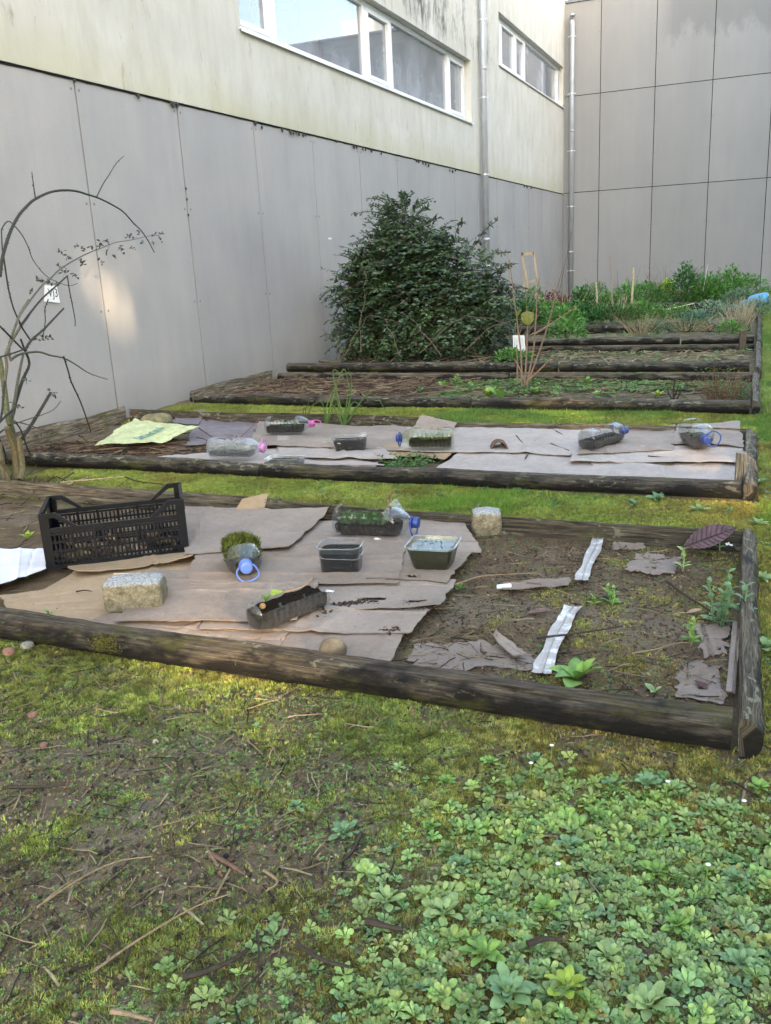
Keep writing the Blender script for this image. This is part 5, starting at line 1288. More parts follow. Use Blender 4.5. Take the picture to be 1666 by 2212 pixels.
# jugs of bed 2
def pr(ax, ay, bx, by, z=.082, back=.035): 
    a = G(ax, ay, z); b_ = G(bx, by, z); a[2] = b_[2] = z; return a+[0, back, 0], b_+[0, back, 0]
a, b_ = pr(572, 938, 668, 936); jug('cut water jug with pink cap at the back left of the second bed', a, b_, .066, MAT_PINK, (.15, .7), .9, .42, 'flat', plants=14)
a, b_ = pr(450, 988, 560, 990); jug('cut water jug with mauve ring handle behind the left front log of the second bed', a, b_, .066, MAT_MAUVE, (.2, .5), .5, .25, 'side', plants=6, clear=MAT_FILM)
a, b_ = pr(976, 968, 862, 970); jug('cut water jug with navy cap pointing left, green algae inside', a, b_, .068, MAT_NAVY, (.2, .6), .8, .42, 'side', plants=60, clear=MAT_CLEARG)
a, b_ = pr(1262, 978, 1345, 955); jug('clear ribbed jug right of the half pot with blue handle behind it', a, b_, .070, MAT_NAVY, (.2, .6), .7, .42, 'side')
qq = G(1524, 972, .10); d_ = np.array([.35, -.93, 0]); q = qq-d_*.32; q[2] = qq[2] = .088
jug('cut jug with crinkled back and blue cap facing the camera, rightmost on the second bed', q+[0, 0, 0], q+d_*.32, .078, MAT_NAVY, (.15, .7), 1.0, .38, 'side', plants=4)

# ------------------------------------------------------------------ trays and tubs
def rrect(hx, hy, r_, z, n=6):
    out = []
    for cx_, cy_, a0 in ((hx-r_, hy-r_, 0), (-hx+r_, hy-r_, 90), (-hx+r_, -hy+r_, 180), (hx-r_, -hy+r_, 270)):
        for k in range(n): a = R(a0+90*k/(n-1)); out.append((cx_+r_*math.cos(a), cy_+r_*math.sin(a), z))
    return out
def tub(name, label, c, yaw, hx, hy, h_, taper, mat, lev, wm, rim=.006, cat='tub', soil=False, ribs=0, cr_=.02, band=None):
    T0 = TF(c, yaw); t = thing(name, label, cat, c)
    def ring(f, o_=0): 
        k = taper+(1-taper)*f; a = np.array(rrect(hx*k+o_, hy*k+o_, cr_, h_*f))
        if ribs: 
            ph = np.arange(len(a)); a[:, :2] *= (1-.03*(ph % 2))[:, None]
        return a
    fs_ = [0, .05, .3, .6, .85, 1.0]
    V_, F_ = loft([ring(f) for f in fs_], True, (True, False)); V2, F2 = loft([ring(f, -.0012) for f in fs_], True, (False, False))
    mb = MB().add(T0(V_), F_); mb.build('wall', mat, t, True)
    rm = [np.array(rrect(hx+o_, hy+o_, cr_+o_, h_+dz)) for o_, dz in ((0, 0), (rim, .001), (rim, -.004), (rim*.4, -.004))]
    V_, F_ = loft(rm, True, (False, False)); mb = MB().add(T0(V_), F_); mb.build('rim', MAT_FILM, t, True)
    w_ = ring(lev, -.002); 
    if soil:
        V_, F_ = loft([ring(0.03, -.002), ring(lev*.5, -.002), w_], True, (True, True)); mb = MB().add(T0(V_), F_); mb.build('soil_fill', MAT_SOIL, t)
        x_ = rs.uniform(-.9, .9, 240)*hx*.9; y_ = rs.uniform(-.9, .9, 240)*hy*.9
        scat('soil_crumbs', T_STONE, T0(np.stack([x_, y_, np.full(240, h_*lev)], -1)), rs.uniform(.003, .008, 240), np.array([.02, .015, .01]), MAT_STUFF, tilt=1, parent=t)['kind'] = 'stuff'
    else:
        V_, F_ = loft([ring(0.03, -.002), w_], True, (True, False)); mb = MB().add(T0(V_), F_); mb.build('dirt_lining', MAT_SLIME if wm is MAT_WATER else MAT_BLACKWATER, t, True)
        mb = MB().add(T0(w_), [np.arange(len(w_))[None]]); mb.build('water', wm, t)
        x_ = rs.uniform(-.85, .85, 26)*hx*taper; y_ = rs.uniform(-.85, .85, 26)*hy*taper
        scat('floating_debris', T_STONE, T0(np.stack([x_, y_, np.full(26, h_*lev)], -1)), rs.uniform(.002, .005, 26), np.array([.02, .018, .01]), MAT_STUFF, parent=t)['kind'] = 'stuff'
    if band:
        for zf, amp in band:
            a = np.array(rrect(hx*(taper+(1-taper)*zf)+.0015, hy*(taper+(1-taper)*zf)+.0015, cr_, h_*zf, 8)); a[:, 2] += amp*np.sin(np.linspace(0, 4*math.pi, len(a))); a = np.vstack([a, a[:1]])
            V_, F_ = tube(T0(a), .0013, 5, False); mb = MB().add(V_, F_); mb.build('moulded_band', MAT_FILM, t, True)
    return t
MAT_SLIME = pmat('green_brown_slime', (.020, .019, .009), .7, .2, 0, 40, .9, .3)
c = G(737, 1232, .066); c[2] = .066; tub('water_tub', 'rounded clear tub full of black water on cardboard', c+[0, .01, 0], .22, .088, .070, .115, .92, MAT_CLEAR, .78, MAT_BLACKWATER, cr_=.035, band=((.60, .004),))
c = G(938, 1222, .06); c[2] = .06; tub('food_tray', 'square clear food tray brimming with murky water reflecting the sky', c+[0, .0, 0], .10, .100, .085, .105, .74, MAT_CLEARG, .86, MAT_WATER, cr_=.018, ribs=1, rim=.008)
c = G(618, 1004, .06); c[2] = .058; tub('seed_tray', 'low clear plastic tray with a little soil behind the front log of the second bed', c, .10, .125, .07, .055, .85, MAT_FILM, .55, None, soil=True, cr_=.02)
c = G(758, 970, .075); c[2] = .072; tub('seed_tray', 'deep clear tray full of black soil, a dry stem leaning in it', c, .32, .115, .075, .09, .85, MAT_CLEAR, .75, None, soil=True, cr_=.015, ribs=1)
mb = MB(); V_, F_ = tube(smoothpath([G(692, 937, .06), G(700, 948, .07), G(722, 956, .12), G(735, 958, .14)], 4), .004, 5); mb.add(V_, F_, np.array([.5, .5, .3])); tagit(mb.build('dry_stick', MAT_CANE), 'pale dry stem leaning on the deep soil tray', 'stick')

# ------------------------------------------------------------------ stones
def stone(name, label, c, d, yaw, seed, mat, boxy=0.0, cat='stone'):
    V_, F_ = ico(seed, 0, 3)
    if boxy: 
        k = np.max(np.abs(V_), axis=1); V_ = V_/(k[:, None]**boxy*np.linalg.norm(V_, axis=1)[:, None]**(1-boxy))
    n_ = 1+.16*(fbm(V_[:, 0]*2.2+seed, V_[:, 1]*2.2+V_[:, 2]*1.7, seed, 3)-.5)+.07*(fbm(V_[:, 0]*8+seed, V_[:, 1]*8+V_[:, 2]*5, seed+3, 2)-.5)
    V_ = V_*n_[:, None]*np.array(d)/2; V_[:, 2] += d[2]/2*.96; mb = MB().add(TF(c, yaw)(V_), [F_]); return tagit(mb.build(name, mat, None, True), label, cat)
def blockmat():
    m, n, b, L = newmat('lichened_granite'); v = texco(n, 'World'); g = nd(n, 'ShaderNodeNewGeometry'); nz = sepxyz(n, g.outputs['Normal'])[2]
    f = noise(n, v, 130, 4, .7); f2 = noise(n, v, 28, 5, .7)
    a = ramp(n, f, [(.35, (.12, .12, .12)), (.48, (.36, .36, .35)), (.65, (.52, .52, .50))]); c = ramp(n, f2, [(.3, (.14, .11, .06)), (.55, (.31, .27, .18)), (.75, (.42, .39, .29))])
    c = mix(n, 1.0, c, ramp(n, f, [(.3, .6), (.7, 1.3)]), 'MULTIPLY')
    fac = ramp(n, mth(n, 'ADD', nz, mth(n, 'MULTIPLY', mth(n, 'SUBTRACT', f2, .5), .8)), [(.35, 0.0), (.85, 1.0)])
    L.new(mix(n, fac, c, a), b.inputs['Base Color']); b.inputs['Roughness'].default_value = .9; b.inputs['Specular IOR Level'].default_value = .2
    bump(n, b, mth(n, 'ADD', f, f2), .7, .012); return m
MAT_BLOCK = blockmat()
c = G(275, 1318, .05); c[2] = .045
stone('granite_block', 'rough granite block with pale lichened top on the cardboard', c+[.01, .05, 0], (.225, .14, .125), .42, 5, MAT_BLOCK, .86, 'stone block')
c = G(1045, 1156, .02); c[2] = .0; stone('rubble_stone', 'pale rubble stone with peeling brown face by the back board', c+[0, .06, 0], (.15, .13, .14), .3, 8, MAT_BLOCK, .6)
MAT_COB = pmat('brown_cobble', (.20, .155, .10), .8, .25, 0, 30, .5, .3)
c = G(705, 1420, .05); c[2] = .01; stone('cobble', 'round brown cobble resting behind the front log', c+[0, .05, 0], (.095, .085, .09), .3, 9, MAT_COB)
stone('rubble_stone', 'mossy lump of stone behind the yellow sheet in the second bed', (G(340, 918, .08)[0], G(340, 918, .08)[1], .04), (.26, .2, .14), .1, 12, pmat('mossy_stone', (.20, .18, .10), .9, .2, 0, 20, .5, .5), .4)
MAT_BRICK = pmat('orange_brick', (.22, .12, .085), .85, .2, 0, 60, .4, .4)
for k, (px, py, s_, m_, lb) in enumerate(((20, 1411, .05, MAT_BRICK, 'orange-brown pebble beside the left log end'), (70, 1537, .034, MAT_BRICK, 'reddish clay ball at the left border'), (94, 1607, .028, MAT_BRICK, 'smaller reddish clay ball below the first one'), (335, 1597, .02, pmat('tan_pebble', (.42, .36, .24), .8, .2), 'pale tan pebble on the bare soil'), (60, 1398, .05, MAT_STONE, 'grey stone beside the orange pebble'))):
    c = G(px, py, .01); stone('pebble', lb, (c[0], c[1], float(hgt(c[0], c[1]))-.004), (s_, s_*.85, s_*.7), k, 20+k, m_, 0, 'pebble')
for pa, pb, n_, zz in (((735, 1306), (812, 1300), 240, .058), ((870, 1307), (932, 1311), 200, .058), ((785, 1248), (825, 1240), 260, .05), ((838, 1363), (868, 1362), 90, .05), ((870, 1235), (905, 1233), 120, .042), ((480, 1112), (500, 1117), 120, .045), ((425, 1110), (440, 1111), 60, .045), ((795, 985), (830, 982), 60, .06), ((840, 990), (860, 988), 40, .06), ((690, 1300), (700, 1330), 30, .055)):
    A_ = G(*pa, zz); B__ = G(*pb, zz); f_ = rs.uniform(0, 1, (n_, 1)); P = A_*(1-f_)+B__*f_+rs.normal(size=(n_, 3))*np.array([.012, .012, .002])
    o = scat('soil_spill', T_STONE, P, rs.uniform(.002, .009, n_), np.array([.05, .034, .024]), MAT_STUFF, tilt=1, colv=.6); tagit(o, kind='stuff')
# half pot: a brown quarter of a ridged clay pot lying on its side
c = G(1072, 974, .06); t_ = MB(); a_ = np.linspace(0, math.pi, 14); rg = []
for x_, r_ in ((-.07, .030), (-.05, .045), (-.02, .054), (.0, .050), (.02, .056), (.045, .052), (.07, .057)):
    rg.append([(x_, r_*math.cos(q_), r_*math.sin(q_)) for q_ in a_]+[(x_, r_*.8*math.cos(q_), r_*.8*math.sin(q_)) for q_ in a_[::-1]])
V_, F_ = loft(rg); t_.add(TF((c[0], c[1]+.06, .072), R(-70))(V_), F_); tagit(t_.build('clay_pot_half', pmat('brown_clay', (.14, .085, .06), .85, .2, 0, 50, .4, .4), None, True), 'brown ridged half clay pot lying between the jugs', 'clay pot')

# big dead leaf
def bigleaf():
    A = WY(1476, 1182, 3.80); B_ = WY(1591, 1140, 3.84); A[2] = max(A[2], .02)
    t = thing('dead_leaf', 'large dark purple dead leaf with ribbed veins against the back right corner', 'leaf', A)
    L = np.linalg.norm(B_-A); d = (B_-A)/L; s_ = np.array([0, .80, .50]); s_ -= d*(s_@d); s_ /= np.linalg.norm(s_); nn_ = np.cross(d, s_)
    m = 41; n = 13; t_ = np.linspace(0, 1, m); w_ = .44*L*np.sin(math.pi*np.clip(t_, .01, .99))**.85*.62
    v_ = np.linspace(-1, 1, n); P = np.zeros((m, n, 3))
    for i_ in range(m):
        for j_ in range(n):
            rib = .0030*math.cos((t_[i_]-abs(v_[j_])*.12)*11*2*math.pi)*(abs(v_[j_])**.5)
            P[i_, j_] = A+d*(t_[i_]*L)+s_*(v_[j_]*w_[i_])+nn_*(abs(v_[j_])*w_[i_]*.18+rib)
    V_, F_ = loft(P, False, (False, False)); MB().add(V_, F_).build('blade', pmat('purple_brown_leaf', (.085, .045, .048), .45, .4, 0, 30, .4), t, True)
    mb = MB(); V_, F_ = tube([A-d*.02, A+d*L*.5+nn_*.003, B_], [.004, .003, .001], 5); mb.add(V_, F_)
    for k in range(1, 11):
        for sg in (-1, 1):
            i_ = int(k/11*(m-1)); i2 = min(i_+4, m-1); V_, F_ = tube([P[i_, n//2], P[min(i_+2, m-1), n//2+sg*3], P[i2, n//2+sg*5]], [.0018, .0014, .0008], 4); mb.add(V_, F_)
    mb.build('veins', pmat('dark_vein', (.03, .018, .02), .5, .3), t)
bigleaf()
def deadleaf(px, py, s_, yaw, col, label, z=.02):
    q = G(px, py, z); V_, F_ = leaf(s_, s_*.6, 8, 'ovate', .5, -.2*s_, 0); V_ = TF(q, yaw)(V_); mb = MB().add(V_, [F_]); tagit(mb.build('dead_leaf', pmat('dry_leaf', col, .8, .2, 0, 60, .3)), label, 'leaf')
deadleaf(1485, 1325, .055, .5, (.32, .22, .15), 'small curled tan leaf left of the mint')
deadleaf(1530, 1490, .05, 2.5, (.09, .05, .05), 'small dark purple leaf in the front right corner')
deadleaf(1140, 1325, .09, .1, (.15, .10, .085), 'flat brown leaf scrap on the bare soil')
deadleaf(900, 745+0, .03, .1, (.15, .10, .085), 'brown leaf under the shrub')
deadleaf(1305, 1300, .06, 1.2, (.03, .03, .035), 'crumpled black scrap standing in the soil')
# white bits
for px, py, s_, lb in ((712, 1280, .035, 'white paper scrap in front of the water tub'), (815, 1168, .035, 'white scrap at the foot of the seedling jug'), (1575, 1180, .03, 'white scrap on the end log'), (495, 1147, .03, 'white scrap on the cardboard near the flap')):
    q = G(px, py, .055); sheet('paper_scrap', [(q[0]-s_/2, q[1]+s_/3, .062), (q[0]+s_/2, q[1]+s_/4, .060), (q[0]+s_/2, q[1]-s_/4, .06), (q[0]-s_/3, q[1]-s_/3, .062)], MAT_WHITE, lb, 'paper scrap', amp=.003, jag=.004, n=6, thick=.001)
# single sticks
def stick(label, pts_, r_, col, z=.03, name='stick', group=None, cat='stick'):
    P = [G(p[0], p[1], z if len(p) < 3 else p[2]) for p in pts_]; P = smoothpath(P, 4); mb = MB(); V_, F_ = tube(P, np.linspace(r_, r_*.5, len(P)), 5); mb.add(V_, F_, np.array(col)); return tagit(mb.build(name, MAT_CANE), label, cat, group)
DB = (.04, .028, .02); TB = (.24, .17, .10); RB = (.14, .08, .055)
stick('pale split stick on the cardboard between crate and granite block', [(246, 1240), (280, 1239), (316, 1238)], .004, (.6, .48, .33), .055)
stick('short dark stick on the cardboard left of the granite block', [(164, 1278), (182, 1275), (198, 1277)], .004, DB, .055)
stick('thin dark stick across the nearer tape strip', [(1160, 1378), (1230, 1370), (1300, 1360), (1345, 1352)], .0045, DB, .045)
stick('forked dark stick left of the mint', [(1440, 1255), (1480, 1285), (1520, 1310), (1550, 1330)], .006, DB, .035)
stick('long tan stem lying on soil below the moss patch', [(1365, 1412), (1420, 1402), (1460, 1390), (1490, 1388)], .0035, TB, .03)
stick('arched pale stem from food tray across the soil', [(985, 1262), (1040, 1245), (1110, 1240), (1160, 1238)], .004, TB, .05)
stick('second arched pale stem beside the first', [(985, 1262), (1050, 1250), (1120, 1256), (1170, 1262)], .003, RB, .035)
stick('thin stick on cardboard at the foot of the flap', [(510, 1125), (550, 1121), (590, 1124)], .004, RB, .06)
stick('reddish cane leaning from the back left jug to the back rail', [(500, 958, .06), (530, 935, .12), (560, 905, .14)], .005, (.22, .08, .06))
stick('dark twig on the purple cardboard sheet', [(430, 925), (452, 940), (470, 950)], .005, DB, .07)
stick('shorter dark twig on the purple cardboard sheet', [(425, 945), (440, 948), (456, 958)], .004, DB, .07)
for pts_, lb in (([(1115, 940), (1125, 952), (1132, 958)], 'short upright twig right of the half pot'), ([(1135, 990), (1143, 978), (1150, 970)], 'dark twig leaning right of the half pot'), ([(1190, 958), (1210, 966), (1230, 973)], 'curved thin twig between half pot and ribbed jug'), ([(1160, 915), (1190, 925), (1215, 938)], 'curved twig at the back of the second bed'), ([(1400, 985), (1440, 988), (1470, 985)], 'long dark twig below the ribbed jug'), ([(1475, 985), (1500, 989), (1520, 988)], 'dark twig next to the long one on pale cardboard'), ([(1380, 944), (1420, 946), (1450, 948)], 'thin straight twig between the right-hand jugs')):
    stick(lb, pts_, .0045, DB, .075)
stick('pale stalk lying on the bright moss path', [(100, 1058-3), (150, 1045), (190, 1030)], .007, (.42, .32, .18), .03)
stick('long pale stalk along the left of second bed front log', [(130, 1042), (230, 1033), (270, 1029)], .006, (.42, .30, .16), .04)
stick('dark thin branch on the bright moss path', [(270, 1030), (300, 1040), (355, 1046)], .005, DB, .03)
for k, (pts_, c_, r_, lb) in enumerate((([(780, 1800+0), (760, 1840), (735, 1865)], DB, .006, 'dark stick right of the bluish rosette'),
  ([(1470-900, 1880), (600, 1905), (575, 1925)], TB, .004, 'pale broken stick on the bare soil'),
  ([(395, 2110), (440, 2100), (500, 2075), (540, 2050)], DB, .007, 'long dark curved stick at the bottom left'),
  ([(240, 2185), (280, 2192), (330, 2205)], TB, .006, 'tan stick at the bottom border'),
  ([(455, 1845), (500, 1870), (530, 1890)], RB, .006, 'brown forked stick on the left soil'),
  ([(20, 1700), (80, 1700), (140, 1695)], DB, .006, 'dark stick near the left border'),
  ([(555, 2010), (560, 2060), (558, 2120)], DB, .003, 'thin black stem standing across the litter'),
  ([(640, 2040), (700, 2075), (760, 2090)], DB, .006, 'dark stick in the grass at the bottom centre'),
  ([(1140, 2030+10), (1180, 2028), (1215, 2032)], DB, .007, 'black stick under the rosettes'),
  ([(790, 1990), (830, 2000), (870, 2008)], DB, .008, 'short thick dark stick below the lone rosette'),
  ([(80, 1960), (170, 1900), (250, 1862), (330, 1850)], TB, .003, 'long pale stem crossing the left foreground'),
  ([(200, 2100), (300, 2030), (420, 1960), (500, 1930)], TB, .003, 'long curved pale stem across the left foreground'))):
    stick(lb, pts_, r_, c_, .018)

# ------------------------------------------------------------------ rose against the wall
def rose():
    P0 = np.array([-4.38, 4.36]); dd = np.array([-.95, 2.95]); nn_ = np.array([dd[1], -dd[0]])
    def pl(px, py, off=0.0):
        d = ray(px, py); tt_ = ((P0+nn_/np.linalg.norm(nn_)*off)@nn_)/(d[:2]@nn_); return EYE+d*tt_
    A = lambda v: (v[0]*.2279, 325.4+.2279*v[1])
    Bc = lambda v: (v[0]*.2084, 623.6+.2084*v[1])
    dark = np.array([.035, .035, .025]); grn = np.array([.10, .11, .055]); gry = np.array([.11, .10, .07]); wd = np.array([.12, .10, .05])
    L_ = [('a', [(0,1190),(20,1030),(60,880),(110,740),(180,610),(260,520),(330,460),(470,395),(600,375),(720,382),(830,415),(920,443),(1050,505),(1170,580),(1260,680),(1340,760),(1400,845),(1440,920),(1465,965)], .0115, .004, dark),
     ('a', [(335,450),(318,330),(302,200)], .005, .0025, dark), ('a', [(915,440),(980,310),(1030,235),(1105,115),(1175,50)], .0048, .0025, dark),
     ('a', [(25,1010),(15,800),(20,735),(75,668),(130,705),(210,800),(270,920),(310,1030),(400,1150),(490,1220),(650,1280),(735,1255)], .0045, .002, dark),
     ('a', [(150,1650),(200,1540),(300,1400),(400,1275),(480,1210),(560,1130),(700,1040),(850,965),(980,915),(1100,870),(1250,845),(1400,810),(1500,800),(1555,785)], .007, .002, gry),
     ('a', [(200,1650),(300,1520),(400,1400),(500,1310),(640,1185)], .0075, .005, dark), ('a', [(640,1190),(655,1300),(690,1480),(712,1600),(712,1665)], .005, .003, dark),
     ('a', [(35,1010),(60,1180),(85,1330),(130,1500),(200,1650)], .006, .005, dark),
     ('b', [(500,110),(465,215),(470,330),(448,490)], .004, .003, dark), ('b', [(200,350),(240,420),(310,525)], .006, .005, dark),
     ('b', [(300,115),(210,260),(140,440),(100,560),(95,680),(110,735)], .008, .009, gry), ('b', [(300,270),(210,400),(130,530),(75,640),(58,700),(70,800),(50,960)], .0085, .010, gry),
     ('b', [(660,205),(560,310),(450,425),(320,540),(260,640)], .006, .009, dark), ('b', [(0,390),(110,500),(240,635)], .006, .006, dark),
     ('b', [(215,520),(250,620),(305,775),(240,930),(190,1080),(150,1210),(130,1300)], .006, .015, dark),
     ('b', [(110,740),(180,690),(270,665),(410,655),(520,690),(650,715),(760,770),(880,850),(960,890),(1115,940)], .009, .003, gry),
     ('b', [(0,710),(130,670),(230,635)], .005, .005, dark), ('b', [(-10,700),(10,800),(40,980),(60,1150),(80,1320),(120,1450),(150,1600)], .015, .021, grn),
     ('b', [(240,680),(210,820),(180,980),(150,1180),(125,1350),(115,1500)], .008, .012, gry), ('b', [(50,960),(35,1100),(25,1250),(0,1380)], .008, .007, dark),
     ('b', [(660,700),(710,860),(740,970),(830,1160),(910,1380),(945,1490)], .006, .005, dark), ('b', [(525,1080),(430,1240),(340,1390),(210,1580)], .010, .012, dark),
     ('b', [(150,1560),(165,1700),(180,1850),(185,1990)], .026, .030, wd), ('b', [(195,1550),(215,1700),(235,1850),(205,1985)], .016, .02, wd), ('b', [(70,1440),(130,1580),(170,1720)], .02, .02, wd),
     ('b', [(-10,1590),(20,1800),(50,1960),(70,2010)], .018, .02, gry), ('b', [(150,1240),(60,1320),(-10,1395)], .008, .006, dark), ('b', [(150,1380),(260,1400),(450,1465),(640,1510)], .005, .002, gry),
     ('b', [(150,1370),(220,1470),(270,1620),(320,1725)], .005, .005, dark), ('b', [(630,1165),(560,1250),(430,1310),(330,1340),(150,1400)], .003, .004, gry),
     ('b', [(0,1780),(60,1880),(90,1990)], .01, .012, wd), ('b', [(250,1720),(245,1860),(215,1975)], .005, .006, gry), ('b', [(0,1560),(50,1700),(90,1840)], .005, .005, dark), ('b', [(-10, 1500), (90, 1420), (160, 1380)], .005, .004, dark)]
    base = pl(*Bc((150, 1990))); base[2] = 0
    t = thing('climbing_rose', 'leggy thorny rose with arching bare canes in front of the grey wall at left', 'rose bush', base)
    lv = []; ly = []; 
    for k, (kind, ps, r0, r1, col) in enumerate(L_):
        off = .06*math.sin(k*1.7); 
        P = smoothpath([pl(*((A if kind == 'a' else Bc)(p)), off) for p in ps], 3)
        P[:, 0] = np.maximum(P[:, 0], WXP+.03)
        rad = np.linspace(r0, r1, len(P)); mb = MB(); V_, F_ = tube(P, rad, 7); mb.add(V_, F_, col)
        Tg = np.gradient(P, axis=0); Tg /= np.linalg.norm(Tg, axis=1)[:, None]
        seglen = np.linalg.norm(P[-1]-P[0])+.2; nt_ = int(seglen*(14 if col is dark else 7))
        for _ in range(nt_):
            i_ = rnd.randint(0, len(P)-2); f = rnd.random(); c_ = P[i_]*(1-f)+P[i_+1]*f; a_ = np.cross(Tg[i_], rs.normal(size=3)); a_ /= np.linalg.norm(a_)+1e-9
            r_ = rad[i_]; u_ = Tg[i_]*.0045; w_ = np.cross(a_, Tg[i_])*.002
            mb.add([c_+a_*r_*.7-u_, c_+a_*r_*.7+u_, c_+a_*r_*.7+w_, c_+a_*(r_+.009)-u_*1.4], np.array([(0, 2, 3), (2, 1, 3), (1, 0, 3)]), col*.8)
        mb.build('cane', MAT_CANE, t)
    # leaf sprays
    def spray(px, py, dx, dy, n, s_):
        a_ = pl(px, py); b_ = pl(px+dx, py+dy)
        for j in range(n):
            c_ = a_+(b_-a_)*(j+.5)/n; lv.append(c_+rs.normal(size=3)*.004); ly.append(s_*rnd.uniform(.7, 1.2))
    for (x_, y_, dx, dy) in ((600,960,-50,-5),(630,990,30,50),(720,1010,80,80),(760,1020,40,70),(770,910,-80,0),(820,945,-60,-20),(850,910,25,-5),(930,910,40,-30),(1000,845,20,30),(1030,920,-30,60),(1130,890,30,50),(1150,930,20,60),(1200,800,60,20),(1240,810,-60,10),(1240,910,30,20),(1310,760,20,40),(1350,850,-30,40),(1430,800,60,-20),(1500,810,50,50),(1440,850,20,60),(1540,790,-20,-10),(930,1010,40,60),(560,1110,60,60),(580,1140,60,20),(610,1120,-80,-40),(430,1240,-80,-20),(450,1240,60,20),(350,1220,20,10),(700,1180,30,20),(500,1260,60,20),(290,1330,10,0),(960,870,-20,40),(1070,1000,40,30)):
        q_ = A((x_, y_)); spray(q_[0], q_[1], dx*.2279, dy*.2279, 7, .030)
    for (x_, y_, dx, dy) in ((360,510,120,10),(400,530,100,-30),(480,500,60,20),(500,1060,80,30),(540,1080,60,50),(230,960,70,0),(160,1220,80,20),(120,1190,60,10)):
        q_ = Bc((x_, y_)); spray(q_[0], q_[1], dx*.2084, dy*.2084, 7, .028)
    n_ = len(lv); o = scat('leaflets', [leaf(1, .5, 4, 'ovate', .3, .1, .1)], np.array(lv), np.array(ly), np.array([.045, .055, .035]), MAT_SHRUB, tilt=1.2, parent=t, colv=.4); o['kind'] = 'stuff'
    return base
rb = rose()
# root litter around the rose foot
x = rs.normal(rb[0]-.1, .22, 500); y = rs.normal(rb[1]-.02, .12, 500); k_ = y > 4.0
o = scat('dry_litter', T_TWIG, onground(x[k_], y[k_], .02), rs.uniform(.06, .25, k_.sum()), np.array([.10, .075, .05]), MAT_STUFF, tilt=.9, colv=.5); tagit(o, kind='stuff')

# ------------------------------------------------------------------ signs on the wall
cv = np.array(WX(113, 636, WXP)); ct = thing('wall_card', 'white laminated card lettered VJ3 fixed to the grey wall', 'sign', (WXP+.006, cv[1], cv[2]))
mb = MB(); pts_ = [WX(96, 616, WXP+.008), WX(122, 617, WXP+.008), WX(130, 654, WXP+.008), WX(95, 651, WXP+.008)]
V_, F_ = loft([[p+np.array([0, 0, 0]) for p in pts_], [p+np.array([.0015, 0, 0]) for p in pts_]]); mb.add(V_, F_); mb.build('card', MAT_WHITE, ct)
tm = text_mesh('VJ3', .105); co = np.zeros(len(tm.vertices)*3, np.float32); tm.vertices.foreach_get('co', co); co = co.reshape(-1, 3)
for k in range(len(co)): tm.vertices[k].co = Vector((.0045+(.0006 if co[k, 2] > 0 else 0), co[k, 0]*.80, co[k, 1]*.95+.01-co[k, 0]*.05))
tm.materials.clear(); tm.materials.append(MAT_INK); o = bpy.data.objects.new('lettering', tm); C.objects.link(o); o.parent = ct
mb = MB(); q = WX(713, 515, WXP+.003); mb.box((q[0], q[1], q[2]), (.002, .10, .025)); tagit(mb.build('paper_tag', MAT_WHITE), 'tiny white paper tag stuck on the grey wall left of the shrub', 'tag')
# info card on a stick in the fourth bed
q = G(1108, 770, .1); y0 = q[1]; c4 = [WY(p[0], p[1], y0) for p in ((1108, 724), (1133, 724), (1136, 759), (1109, 757))]
ic = thing('plant_card', 'white printed plant information card on a short stick by the sapling', 'sign', (q[0], y0, .1))
mb = MB(); V_, F_ = loft([[p for p in c4], [p+np.array([0, .0015, 0]) for p in c4]]); mb.add(V_, F_); mb.build('card', MAT_WHITE, ic)
mb = MB()
def onc(u, v): return c4[0]*(1-u)*(1-v)+c4[1]*u*(1-v)+c4[2]*u*v+c4[3]*(1-u)*v-np.array([0, .002, 0])
for k, (u0, u1, v0, hh) in enumerate([(.08, .92, .11, .014)]+[(.08, .5, .2+.045*k, .012) for k in range(7)]+[(.58, .92, .2+.045*k, .012) for k in range(4)]+[(.62, .92, .40, .02)]+[(.62, .9, .47+.045*k, .010) for k in range(6)]+[(.1, .45, .54+.045*k, .010) for k in range(4)]):
    mb.add([onc(u0, v0), onc(u0, v0+hh), onc(u1, v0+hh), onc(u1, v0)], np.array([[0, 1, 2, 3]]))
mb.build('print_lines', MAT_GREYINK, ic)
mb = MB(); mb.add([onc(.1, .77), onc(.1, .82), onc(.25, .82), onc(.25, .77)], np.array([[0, 1, 2, 3]])); mb.add([onc(.15, .85), onc(.15, .87), onc(.36, .87), onc(.36, .85)], np.array([[0, 1, 2, 3]])); mb.build('print_block', MAT_INK, ic)
mb = MB(); a = WY(1108, 772, y0+.004); b_ = WY(1112, 740, y0+.004); V_, F_ = tube([a, b_], .006, 6); mb.add(V_, F_); mb.build('stick', MAT_LATH, ic)

